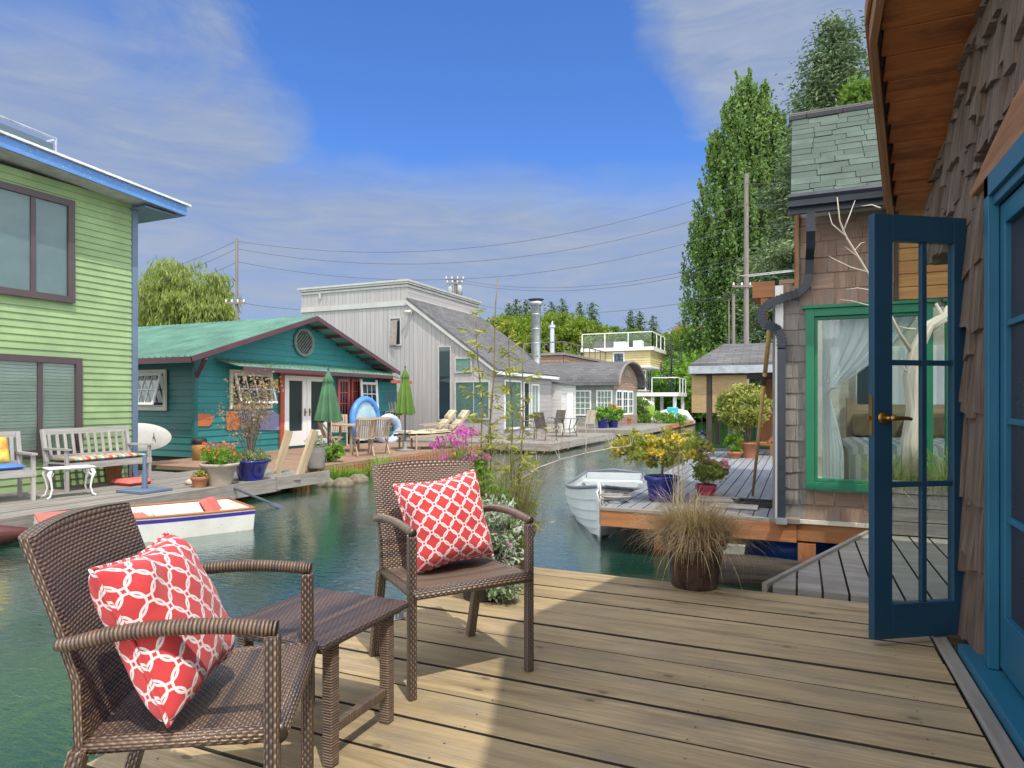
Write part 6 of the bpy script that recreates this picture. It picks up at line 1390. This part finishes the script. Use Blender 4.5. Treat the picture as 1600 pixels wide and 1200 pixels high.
mb.build('trunk',BARK,tp_,local=True,smooth=True); P=np.concatenate(Ps); L=.34*(.6+.8*rng.random(len(P))); qmesh('crown',leaves_v(P,np.concatenate(As),L,L*.7),4,LF_POP,tp_,rnd=np.concatenate(Rs))
c=pD(1303,100,52); conifer('fir_tree','tall grey green fir behind the mossy green roof',(c.x,c.y,0),31.8,8.5,LF_CON2,64,560,ls=.40,dens=1.7,tip=.05)
c=pD(1352,150,47); tree('maple_tree','yellow green leafy tree in front of the tall fir at the roof edge',(c.x,c.y,0),LF_MG,[((0,0,21.5),(1.6,1.8,2.6),60,60,.8),((-1.2,0,20),(1.4,1.5,1.8),40,60,.7),((1.5,0,18),(3,2.5,3),80,60,.9)],.4,20,.35,spread=2)
c=pD(1228,440,58); conifer('cedar_tree','feathery green cedar behind the curved downspout',(c.x,c.y,0),17.,5.2,LF_CON2,22,120,ls=.55)
# hillside row: three broadleaf kinds and firs, copied
protos=[]
def hill_broad(seed,m,label,cx):
    t=tree('broadleaf_tree',label,(0,0,0),m,[((0,0,6.2),(4.6,4.2,3.2),210,75,.9),((-3,1,5),(3,3,2.6),90,65,.8),((3.2,0,4.6),(3,3,2.6),90,65,.8)],.32,5.5,.35,group='leafy trees on the far bank',spread=2.2,asp=.6); return t
hb=[hill_broad(1,LF_YG,'yellow green bushy tree in the leafy row beyond the houses',0),hill_broad(2,LF_MG,'mid green bushy tree in the leafy row beyond the houses',0)]
spots=[(752,82,0,.9),(796,80,0,1.08),(838,84,0,1.12),(872,82,0,1.16),(912,84,0,1.06),(950,86,1,1.0),(985,88,0,.93),(1018,90,1,.88),(1052,84,0,.85),(1080,80,0,.8),(720,86,1,.7),(1098,72,1,.65),(893,92,1,1.1),(1032,76,0,.55),(1125,78,0,.7),(780,90,1,1.0),(1040,92,1,1.05),(1000,94,0,1.08),(1066,90,0,.98),(965,93,1,1.1)]
first=[True,True]
for i,(px,dd,k,s) in enumerate(spots):
    c=pD(px,600,dd); loc=(c.x,c.y,1.2)
    if first[k]: hb[k].location=loc; hb[k].scale=(s,)*3; hb[k].rotation_euler=(0,0,i); first[k]=False
    else: copy_tree(hb[k],loc,i*1.3,(s,s,s*U(.92,1.08)))
fr0=conifer('far_fir','dark pointed fir rising above the leafy row beyond the houses',(0,0,0),15,4.4,LF_CON,30,75,ls=.5,group='dark firs above the far leafy row'); ff=True
for i,(px,py,dd) in enumerate(((806,466,110),(822,468,112),(862,472,110),(879,466,108),(906,472,106),(925,472,107),(985,484,112),(1000,486,110),(1062,502,130),(1075,500,132),(795,474,112),(1020,492,120))):
    c=pD(px,py,dd); s=(c.z-1)/15.; loc=(c.x,c.y,1)
    if ff: fr0.location=loc; fr0.scale=(s*.9,s*.9,s); ff=False
    else: copy_tree(fr0,loc,i*1.1,(s*.9,s*.9,s))
# shrubs on the bank behind the porch
def shrub(name,label,loc,m,r,n,per,ls,group=None,cat='shrub',asp=.5,cr=.3):
    t=thing(name,label,cat,loc,0,group); mb=MB()
    for k in range(7): a=k*.9; mb.tube([(0,0,0),(math.cos(a)*r[0]*.3,math.sin(a)*r[1]*.3,r[2]*.8),(math.cos(a)*r[0]*.6,math.sin(a)*r[1]*.6,r[2]*1.4)],[r[2]*.04,r[2]*.025,r[2]*.01],5)
    mb.build('stems',BARK,t,local=True); P,A,R=clumpy(n,per,(0,0,r[2]*1.0),r,cr,.45); L=ls*(.6+.8*rng.random(len(P))); qmesh('foliage',leaves_v(P,A,L,L*asp),4,m,t,rnd=R); return t
sh0=shrub('bank_shrub','bright green shrub in the dense waterside bank',(0,0,0),LF_BR,(2.4,2.2,1.7),110,60,.34,'shrubs on the waterside bank',cr=.6,asp=.6); ff=True
for i,(px,dd,s) in enumerate(((1050,62,1.0),(1068,58,1.2),(1085,57,1.1),(1100,60,1.6),(1118,56,1.1),(1135,60,1.5),(1155,56,1.2),(1175,60,1.6),(1195,57,1.3),(1040,66,1.2),(1075,66,1.7),(1215,58,1.4),(1060,70,1.9),(1110,66,2.0),(1150,66,1.9))):
    c=pD(px,650,dd)
    if ff: sh0.location=(c.x,c.y,-.5); sh0.scale=(s,)*3; ff=False
    else: copy_tree(sh0,(c.x,c.y,-.5),i*1.7,s)
# far hill houses
for i,(px,py,w_,h_,m_,rm,lab) in enumerate(((1066,545,5,5,P_WHITE,P_GRY,'small white house high on the far hillside'),(1086,540,6,5.5,P_CREAM,P_RED,'cream house with red balcony on the far hillside'))):
    c=pD(px,py,125); t=thing('hill_house',lab,'house',(c.x,c.y,c.z-3)); t.location.z=c.z-6; mb=MB(); mb.box(-w_/2,w_/2,-3,3,-4,h_+3.5); mb.build('wall',m_,t,local=True); mb=MB(); mb.box(-w_/2-.3,w_/2+.3,-3.3,3.3,h_+3.5,h_+3.9); mb.build('roof',rm,t,local=True)
    for k in range(3):
        for q in (0,1): mb=MB(); mb.box(-w_/2+.5+k*w_/3,-w_/2+.5+k*w_/3+.9,-3.05,-3.0,h_-1.5+q*2.4,h_+.0+q*2.4); mb.build('window',DGB,t,local=True)
    if i: mb=MB(); mb.box(-w_/2,w_/2,-3.8,-3.06,h_+.6,h_+.8); mb.box(-w_/2,w_/2,-3.8,-3.7,h_+.8,h_+1.6); mb.build('balcony',P_RED,t,local=True)
# ---------------------------------------------------------------- utility poles and wires
def upole(label,px,pyt,dd,r,arms=(),extra=None):
    c=pD(px,pyt,dd); t=thing('utility_pole',label,'utility pole',(c.x,c.y,-.2),-YAW*0); mb=MB(); mb.tube([(0,0,0),(0,0,c.z+.2)],[r,r*.72],10); mb.build('pole',POLEW,t,local=True)
    for (z,w_) in arms:
        zz=pD(px,z,dd).z+.2; ax=V((CC,SS,0)) if True else X1; mb=MB(); mb.beam(ax*-w_/2+Z1*zz+V((0,-.15,0)),ax*w_/2+Z1*zz+V((0,-.15,0)),.09,.11); mb.build('crossarm',POLEW,t,local=True)
        for k in (-.45,-.15,.15,.45): mb=MB(); mb.lathe([(.03,0),(.06,.03),(.035,.07),(.06,.1),(.03,.16),(0,.16)],ax*w_*k+Z1*(zz+.05)+V((0,-.15,0)),8); mb.build('insulator',P_WHITE,t,local=True)
    return t
upole('slim grey utility pole standing behind the teal house roof',370,373,40,.11,((474,1.2),)); q=upole('utility pole with crossarm and transformers above the grey house',712,433,52,.17,((437,1.5),(443,1.3)))
mb=MB(); 
for s in (-1,1): mb.lathe([(0,0),(.2,0),(.2,.7),(.14,.8),(0,.8)],(s*.42,-.1,pD(712,463,52).z+.2),12)
mb.build('transformer',surf('grey transformer',(.4,.42,.42),.5),q,local=True,smooth=True)
upole('tall weathered utility pole in front of the poplar',1166,272,38,.17,((448,1.6),)); upole('short brown utility pole left of the tall weathered pole',1146,460,44,.14); upole('thin pale pole left of the short brown pole',1139,470,44,.05)
def wire(name_lab,pts,r=.014,sag=.0):
    (ax,ay,ad),(bx,by,bd),sg=pts; a=pD(ax,ay,ad); b=pD(bx,by,bd); P=[]
    for i in range(17): t=i/16; p=a.lerp(b,t); p.z-=4*sg*t*(1-t); P.append(p)
    mb=MB(); mb.tube(P,r,4); tag(mb.build('power_line',WIRE,None,a),name_lab,'power line','power lines across the sky')
wd=[('power line, topmost, rising from the slim pole to the tall pole',((371,377,40),(1165,285,38),2.0)),('power line second from top between slim pole and tall pole',((371,389,40),(1165,318,38),2.0)),('power line third from top between slim pole and tall pole',((371,409,40),(1165,352,38),2.0)),('power line from the transformer pole to the tall pole, upper of the pair',((712,436,52),(1165,400,38),1.2)),('power line from the transformer pole to the tall pole, lower of the pair',((712,440,52),(1165,407,38),1.2)),('low power line passing over the yellow house terrace',((720,470,60),(1165,455,38),1.2)),
('power line leaving the slim pole top to the left',((371,376,40),(150,440,60),.6)),('power line leaving the slim pole lower down to the left',((371,388,40),(150,455,60),.6)),('power line lowest of those going left of the slim pole',((371,409,40),(150,475,60),.6)),('short power line between the slim pole and the transformer pole',((371,472,40),(712,440,52),1.2)),('power line right of the tall pole, upper',((1165,286,38),(1300,262,30),.3)),('power line right of the tall pole, middle',((1165,318,38),(1300,300,30),.3)),('power line right of the tall pole, lower',((1165,353,38),(1300,340,30),.3)),('thin service line sagging from the tall pole to the left',((1165,452,38),(1085,470,42),.3))]
for l_,p_ in wd: wire(l_,p_)
# antenna
an=thing('roof_antenna','thin metal antenna with many rods beside the curved downspout','antenna',pD(1200,437,9)); mb=MB(); a=pD(1170,432,9.3); b=pD(1240,424,8.6); mb.tube([a,b],.006,5)
for k in range(9): p=a.lerp(b,k/8); mb.tube([p+V((-.12,-.10,.0)),p+V((.12,.10,.03))],.004,4)
mb.tube([b,b+V((.3,.2,.0))],.008,5); mb.build('rods',ALU,an)

# ================================================================ near plants
def grass(name,label,loc,m,n,r0,L,lean,droop,w,cat='ornamental grass',az=None,parent=None,k=7,cen=(0,0)):
    b=rng.normal(size=(n,2))*r0*.5; base=np.stack([b[:,0]+cen[0],b[:,1]+cen[1],np.zeros(n)],1); a=np.arctan2(b[:,1],b[:,0])+rng.normal(size=n)*.5 if az is None else az+rng.normal(size=n)*.8
    ln=np.abs(rng.normal(lean[0],lean[1],n)); dr=rng.normal(droop[0],droop[1],n); ll=L[0]+(L[1]-L[0])*rng.random(n); v,r,tips=blades_v(base,a,ln,ll,dr,np.full(n,w)*(.6+.8*rng.random(n)),k)
    o=qmesh(name,v,4,m,parent,None if parent is not None else loc,rnd=r)
    if parent is not None: o.location=loc
    if label: tag(o,label,cat)
    return o,tips
# tan sedge in dark brown glazed pot
pp=gp(1085,925,0); pp=gp(1085,914,0)
bpot=pot('large dark brown glazed pot of tan sedge grass on the deck edge',pp,.195,.34,BROWNG,.72,.03); mb=MB(); 
for z in (.25,.27): mb.lathe([(.187+(z-.25)*.1,z-.006),(.197+(z-.25)*.1,z),(.187+(z-.25)*.1,z+.006)],(0,0,0),30)
mb.build('pot_ring',BROWNG,bpot,local=True,smooth=True)
grass('foliage',None,(0,0,.29),LF_TAN,2600,.15,(.20,.45),(.62,.36),(1.7,.5),.0034,parent=bpot)
grass('loose_blades',None,(0,0,.29),LF_STR,200,.12,(.30,.52),(.6,.35),(1.7,.4),.0026,parent=bpot)
# black pot with silver foliage behind the far chair
p=gp(752,934,0)
b2=pot('black pot of silvery foliage and pink flowers behind the far armchair',p,.13,.19,BLKP,.8,.01)
P,A,R=clumpy(90,70,(.03,.06,.36),(.17,.2,.24),.07,.3,.3); L=.030*(.6+.8*rng.random(len(P))); qmesh('foliage',leaves_v(P,A,L,L*.4),4,LF_SIL,b2,rnd=R)
P,A,R=clumpy(40,60,(.13,-.02,.12),(.12,.10,.12),.05,.3,-.3); L=.028*(.6+.8*rng.random(len(P))); qmesh('trailing_foliage',leaves_v(P,A,L,L*.4),4,LF_SIL,b2,rnd=R)
mb=MB()
for q in range(14): mb.tube([(0,0,.17),(U(-.08,.1),U(-.05,.12),.3),(U(-.15,.18),U(-.1,.2),.5)],[.004,.003,.002],4)
mb.build('stems',LF_GB,b2,local=True)
def flower(name,pts,r,m,parent,petals=5,layers=1):
    P=[];A=[]
    for c in pts:
        n0=unit(rng.normal(size=(1,3))*.7+np.array([[0,-.6,.5]]))[0]; t1=np.cross(n0,[0,0,1.]); t1/=np.linalg.norm(t1); t2=np.cross(n0,t1)
        for l in range(layers):
            for k in range(petals): a=k/petals*6.283+l*.6; d=t1*math.cos(a)+t2*math.sin(a)+n0*(.25+.5*l); P.append(np.array(c)+d*r*.5*(1-.25*l)); A.append(d)
    P=np.array(P);A=np.array(A); return qmesh(name,leaves_v(P,A,r*1.1,r*.8),4,m,parent)
flower('flowers',[(.10+U(-.1,.12),U(-.12,.1),.38+U(-.12,.14)) for _ in range(7)],.016,F_PINK,b2)
# big planter at the deck corner: fountain grass, bamboo
p=V((-1.80,3.92,0)); b3=pot('wide brown pot of upright feathery grass at the deck corner',p,.22,.33,surf('rusty brown pot',(.16,.075,.045),.6),.75,.02)
o_,tips=grass('foliage',None,(0,0,.30),LF_STR,900,.22,(.30,.62),(.22,.16),(.5,.4),.0022,parent=b3)
grass('green_blades',None,(0,0,.30),LF_GB,380,.2,(.3,.62),(.25,.18),(.6,.4),.004,parent=b3)
o_,tips=grass('seed_heads',None,(0,0,.30),LF_TAN,110,.18,(.55,.8),(.38,.2),(.5,.25),.0025,parent=b3)
n=len(tips); P=np.repeat(tips,9,0)+rng.normal(size=(n*9,3))*np.array([.008,.008,.02]); qmesh('plumes',leaves_v(P,rng.normal(size=(n*9,3))*.3+np.array([0,0,1.]),.022,.003),4,leaf('purple tan plume',(.30,.17,.14),(.45,.3,.24)),b3).location=(0,0,.30)
# bamboo
def bamboo(label,loc,stems,h0,group=None):
    t=thing('bamboo',label,'bamboo',loc,0,group); mb=MB(); P=[];A=[]
    for (dx_,dy_,h,lx) in stems:
        nseg=12; pts=[(dx_+lx*(i/nseg)**1.5,dy_+.02*math.sin(i),h*i/nseg) for i in range(nseg+1)]; mb.tube(pts,[.0065*(1-.7*i/nseg)+.0012 for i in range(nseg+1)],6)
        for i in range(1,nseg): mb.tube([V(pts[i])-Z1*.003,V(pts[i])+Z1*.003],.0085*(1-.6*i/nseg),6)
        for i in range(2,nseg+1):
            if i>=nseg-1 and h>1.9: continue
            for k in range(3):
                a=U(0,6.28); L=U(.08,.24)*(1.1-.4*i/nseg); q=V(pts[i])+V((math.cos(a)*L,math.sin(a)*L,L*.5)); mb.tube([pts[i],V(pts[i]).lerp(q,.6),q],[.0018,.0012,.0008],4)
                for _ in range(6): s=U(.4,1.05); pt=V(pts[i]).lerp(q,s); P.append(pt+V((U(-.02,.02),U(-.02,.02),U(-.03,.01)))); A.append((math.cos(a)+U(-.8,.8),math.sin(a)+U(-.8,.8),U(-.7,.3)))
    mb.build('stems',surf('bamboo cane',(.20,.17,.05),.5),t,local=True,smooth=True); P=np.array([tuple(x) for x in P]); A=np.array(A); L=.062*(.6+.7*rng.random(len(P))); qmesh('leaves',leaves_v(P,A,L,L*.22),4,LF_BAM,t); return t
bb=gp(758,897,0)
bamboo('tall thin bamboo with sparse yellow leaves, left of the two clumps',(bb.x,bb.y,0),[(0,0,1.98,.10),(-.03,.05,1.75,-.06),(.03,-.02,1.2,.03)],2)
bb=gp(802,893,0); bamboo('tall thin bamboo with sparse yellow leaves, right of the two clumps',(bb.x,bb.y,0),[(0,0,1.62,-.03),(.03,.03,1.55,.04),(.01,-.02,.9,.0),(.0,.04,.7,.03)],2)
# pink phlox in pot
p=V((-2.0,3.72,0)); b4=pot('pot of magenta phlox flowers behind the far armchair',V((-1.93,3.70,0)),.15,.26,TERRA,.75,.015)
P,A,R=clumpy(110,50,(-.03,.06,.50),(.19,.17,.34),.06,.3,.3); L=.05*(.6+.8*rng.random(len(P))); qmesh('foliage',leaves_v(P,A,L,L*.35),4,LF_BR,b4,rnd=R)
mb=MB(); hs=[]
for k in range(13): x,y,z=U(-.19,.10),U(-.1,.14),U(.78,.98); mb.tube([(0,0,.22),(x*.6,y*.6,.5),(x,y,z)],[.004,.003,.002],4); hs+= [(x+rng.normal()*.022,y+rng.normal()*.022,z+rng.normal()*.016) for _ in range(26)]
mb.build('stems',LF_GB,b4,local=True); flower('flowers',hs,.011,F_PINK,b4)
# green leafy plants filling around
p=gp(790,905,0); b5=pot('low black nursery pot of bright green leafy plants beside the feathery grass',V((-1.72,3.62,0)),.12,.15,BLKP,.8,.01)
P,A,R=clumpy(70,45,(.02,.05,.36),(.17,.15,.28),.06,.3,.3); L=.045*(.6+.8*rng.random(len(P))); qmesh('foliage',leaves_v(P,A,L,L*.3),4,LF_MG2,b5,rnd=R)
# yellow rose in cobalt pot on the neighbour deck
p=gp(1034,782,0); b6=pot('cobalt pot of yellow roses on the neighbouring deck corner',p,.19,.29,BLUEG,.75,.025)
P,A,R=clumpy(135,26,(-.04,0,.62),(.60,.46,.21),.07,.2,.2); L=.055*(.6+.8*rng.random(len(P))); qmesh('foliage',leaves_v(P,A,L,L*.5),4,leaf('rose leaf yellow green',(.16,.24,.04),(.38,.42,.10),(.45,.34,.08),ns=4),b6,rnd=R)
mb=MB(); mb.tube([(0,0,.25),(.01,0,.40),(0,0,.5)],.014,6)
for k in range(16): a=k*.4; mb.tube([(0,0,.42),(math.cos(a)*.18,math.sin(a)*.18,.55),(math.cos(a)*.38,math.sin(a)*.36,.6+U(-.05,.15))],[.007,.005,.002],5)
mb.build('stems',BARK,b6,local=True); flower('flowers',[(math.cos(a)*rr_,-.25+math.sin(a)*rr_*.5,.66+U(-.12,.10)) for a,rr_ in [(k*.7,U(.05,.45)) for k in range(18)]],.062,F_YEL,b6,8,3)
# pink geranium
p=gp(1103,776,0); b7=pot('pink pot of pink geraniums beside the yellow roses',p,.12,.15,PINKP,.8,.01)
P,A,R=clumpy(60,34,(.05,0,.31),(.20,.18,.13),.06,.3,.2); L=.05*(.6+.8*rng.random(len(P))); qmesh('foliage',leaves_v(P,A,L,L*.7),4,leaf('geranium leaf',(.25,.33,.08),(.42,.48,.15)),b7,rnd=R)
mb=MB(); 
for k in range(10): a=k*.63; mb.tube([(0,0,.12),(math.cos(a)*.1,math.sin(a)*.1,.28),(math.cos(a)*.2,math.sin(a)*.15,.40)],.004,4)
mb.build('stems',LF_GB,b7,local=True); hs=[]
for (x,z) in ((.2,.42),(.24,.37),(-.08,.5),(-.0,.47),(.05,.42),(-.12,.52)): hs+=[(x+rng.normal()*.025,-.05+rng.normal()*.025,z+rng.normal()*.022) for _ in range(16)]
flower('flowers',hs,.026,F_ROSE,b7)
# whitish tall seed stems behind the sedge
p=gp(1060,790,0); grass('dry_seed_stems','tall pale dry seed stems between rose pot and sedge pot',(p.x,p.y,0),LF_STR,34,.05,(.6,1.1),(.22,.15),(.15,.15),.006)
# topiary shrub in pot, and small bush
p=gp(1165,716,0); b8=pot('round topiary shrub with variegated leaves by the porch shelter',V((p.x,p.y+.2,0)),.24,.32,TERRA,.75,.02)
P,A,R=clumpy(170,42,(-.05,0,1.02),(.52,.5,.46),.12,.6,.3); L=.07*(.6+.8*rng.random(len(P))); qmesh('foliage',leaves_v(P,A,L,L*.5),4,LF_VAR,b8,rnd=R)
mb=MB(); 
for k in range(12): a=k*.52; mb.tube([(math.cos(a)*.05,math.sin(a)*.05,.28),(math.cos(a)*.1,math.sin(a)*.1,.6),(math.cos(a)*.35,math.sin(a)*.33,.95)],[.014,.01,.005],5)
mb.build('stems',BARK,b8,local=True)
p=gp(1148,716,0); b9=pot('small green bush in a low pot beside the topiary shrub',V((p.x,p.y,0)),.14,.14,TERRA); P,A,R=clumpy(40,40,(0,0,.3),(.2,.2,.2),.06,.3); L=.05*(.6+.8*rng.random(len(P))); qmesh('foliage',leaves_v(P,A,L,L*.5),4,LF_BR,b9,rnd=R)
# planter box of long grass with driftwood, at the far end of the walkway
pl=thing('wooden_planter','long weathered wooden planter overflowing with green grass behind the open door','planter',(1.4,6.1,0)); mb=MB()
for k in range(4):
    for (x0,x1_) in ((.62,1.55),(1.57,2.6)): mb.box(x0,x1_,6.36,6.385,.04+k*.115,.04+k*.115+.108)
for x in (.62,1.5,1.6,2.5): mb.box(x,x+.07,6.335,6.358,.03,.5)
mb.box(.62,2.6,6.74,6.76,.04,.5); mb.box(.60,.62,6.36,6.76,.04,.5); mb.build('box',WD_SHG,pl); mb=MB(); mb.box(.63,2.6,6.39,6.73,.05,.44); mb.build('soil',SOIL,pl)
for (cx,n) in ((.74,260),(1.15,240),(1.6,260),(2.1,200)): grass('foliage',None,(cx-1.4,.42,.42),LF_GB,n,.20,(.35,.68),(.35,.3),(1.9,.5),.0042,parent=pl)
grass('loose_blades',None,(.70-1.4,.35,.42),LF_STR,50,.12,(.5,.8),(.7,.3),(.8,.4),.003,parent=pl)
dw=thing('driftwood','pale bleached driftwood trunk with bare branches behind the open door','driftwood',(1.1,6.3,0)); D=5.9
def dp(px,py,d=5.6): return pD(px,py,d)
mb=MB(); mb.tube([dp(1426,742),dp(1424,690),dp(1430,640),dp(1426,590),dp(1432,545),dp(1452,508),dp(1478,492),dp(1480,478)],[.088,.08,.068,.074,.06,.044,.032,.012],12)
mb.tube([dp(1446,520),dp(1475,500),dp(1462,474)],[.03,.03,.012],8); mb.build('trunk',WD_DRIFT,dw,smooth=True); mb=MB()
br=[([(1430,560),(1405,520),(1390,490),(1355,425),(1322,370),(1312,345),(1308,308)],.016),([(1322,370),(1300,350),(1295,332)],.008),([(1318,360),(1328,335),(1336,313)],.008),([(1355,425),(1330,418),(1305,406),(1295,400)],.007),([(1345,405),(1320,385)],.006),([(1390,490),(1360,478),(1330,470),(1312,468)],.007),([(1370,455),(1340,450),(1322,452)],.006),([(1430,515),(1415,513),(1404,510)],.012),([(1375,325),(1362,320),(1346,322)],.008),([(1335,392),(1345,380),(1352,378)],.005),([(1426,590),(1412,575),(1408,560)],.01)]
for pts,r in br: mb.tube([dp(x,y,5.6-(1430-x)*.001) for x,y in pts],[r*(1-.75*i/(len(pts)-1)) for i in range(len(pts))],6)
mb.build('branches',WD_DRIFT,dw,smooth=True)
# ---------------------------------------------------------------- plants on the left docks
P,A,R=clumpy(60,30,(0,0,.46),(.32,.30,.16),.08,.3,.3); L=.06*(.6+.8*rng.random(len(P))); qmesh('foliage',leaves_v(P,A,L,L*.35),4,LF_BR,POT_CLAY,rnd=R)
flower('flowers',[(U(-.25,.25),U(-.25,.2),.5+U(-.04,.2)) for _ in range(60)]+[(-.3+U(-.04,.04),U(-.1,.1),.55+U(-.06,.06)) for _ in range(14)],.032,F_ORG,POT_CLAY)
P,A,R=clumpy(16,26,(0,0,.2),(.13,.13,.08),.05,.3,.3); qmesh('foliage',leaves_v(P,A,.05,.025),4,LF_VAR,POT_CLAY2,rnd=R)
P,A,R=clumpy(60,26,(0,0,.40),(.34,.32,.10),.07,.3,.3); L=.06*(.6+.8*rng.random(len(P))); qmesh('foliage',leaves_v(P,A,L,L*.3),4,leaf('grey green filler',(.16,.2,.08),(.32,.36,.2)),POT_BLUE,rnd=R)
mp=thing('japanese_maple','thin russet leaved maple growing from the cobalt pot','small tree',POT_BLUE.location+V((0,0,.32))); mb=MB(); tw=[]
for k in range(16):
    a=k*.8; r1=U(.15,.55); z1=U(.5,1.5)*(1.0 if k%3 else 1.15); p0=V((0,0,0)); p1_=V((math.cos(a)*r1*.4,math.sin(a)*r1*.4,z1*.5)); p2=V((math.cos(a)*r1,math.sin(a)*r1,z1)); mb.tube([p0,p1_,p2],[.012,.007,.003],5); tw+=[(p1_,p2)]
mb.build('branches',BARK,mp,local=True); P=[]
for a,b in tw:
    for _ in range(60): q=a.lerp(b,random.random()**.6); P.append(tuple(q+V((rng.normal()*.09,rng.normal()*.09,rng.normal()*.08))))
P=np.array(P); qmesh('leaves',leaves_v(P,rng.normal(size=P.shape),.06,.04),4,LF_RED,mp)
P,A,R=clumpy(30,40,(0,0,.52),(.20,.2,.16),.06,.3,.8); qmesh('foliage',leaves_v(P,A,.06,.01),4,leaf('lavender green',(.2,.25,.15),(.35,.4,.3)),sq,rnd=R)
for q,(px,lab) in enumerate(((523,'green tuft of leaves beside the square planter'),)):
    p=gp(px-4,722,-.2); t=shrub('potted_greens',lab,p,LF_BR,(.25,.22,.2),26,34,.09,cr=.09)
# weeds on the water's edge of the redwood deck
ffw=None
for i,(px,py,s) in enumerate(((514,752,.5),(528,750,.6),(545,745,.45),(560,746,.4),(598,738,.75),(586,742,.55),(608,737,.5),(655,722,.5),(672,718,.6),(690,716,.8),(705,712,.8),(502,755,.4))):
    c=gp(px,py,-.48)
    if ffw is None:
        o,_=grass('water_weed','tuft of green weed growing at the waterline of the redwood deck',(c.x,c.y,-.5),LF_BR,150,.3,(.35,.75),(.25,.2),(1.0,.4),.03,cat='water plant'); o['group']='weeds along the redwood deck'; ffw=o; o.scale=(s,)*3
    else: copy_tree(ffw,(c.x,c.y,-.5),i*1.1,s)
for i,(px,py) in enumerate(((508,757),(536,757),(560,751))):
    c=gp(px,py,-.48); mb=MB(); mb.lathe([(0,-.12),(.22,-.02),(.2,.08),(.1,.15),(0,.16)],(c.x,c.y,-.5),9,sx=U(.7,1.3),sy=U(.7,1.2)); tag(mb.build('shore_rock',surf('mottled shore rock',(.20,.17,.12),.9,bump=.8,var=.5,ns=12) if i==0 else bpy.data.materials['mottled shore rock'],None,(c.x,c.y,-.6),smooth=True),'mottled rock at the waterline below the redwood deck','rock','rocks below the redwood deck')
# plants in the far cobalt pots
for b_ in (BP1,BP2):
    P,A,R=clumpy(40,30,(0,0,.72),(.55,.5,.35),.15,.3,.3); qmesh('foliage',leaves_v(P,A,.16,.08),4,LF_BR,b_,rnd=R)
flower('flowers',[(U(-.2,.4),U(-.4,0),1.0+U(-.1,.2)) for _ in range(12)],.09,F_ORG,BP2)
t=shrub('far_dock_bush','green bush near the yellow house post on the far dock',pD(1001,640,42),LF_MG,(.7,.7,.8),40,40,.16,cr=.25); t.location.z=-.2
t=shrub('dock_end_greenery','low green plants on the tip of the far dock',pD(1030,670,41),LF_BR,(1.6,.8,.4),50,40,.16,cr=.25); t.location.z=-.35
# arching branch over the water
ab=thing('arching_branch','long thin dry branch arching over the water towards the yellow roses','branch',gp(870,740,-.48)); mb=MB(); pts=[(790,775,4.6),(812,750,4.7),(840,731,4.85),(875,718,5.0),(915,708,5.2),(955,700,5.4),(985,697,5.6)]; P=[pD(*q) for q in pts]; mb.tube(P,[.005,.005,.004,.004,.003,.003,.002],5)
Lc=[]
for q in range(10): p=P[2+q%5]; mb.tube([p,p+V((U(-.05,.05),0,U(.05,.14)))],.002,4); Lc.append(tuple(p+V((U(-.06,.06),U(-.03,.03),U(.06,.14)))))
mb.build('twigs',WD_DRIFT,ab); Lc=np.repeat(np.array(Lc),3,0)+rng.normal(size=(30,3))*.012; qmesh('leaves',leaves_v(Lc,rng.normal(size=Lc.shape)+np.array([0,0,1.]),.04,.018),4,F_YEL,ab)
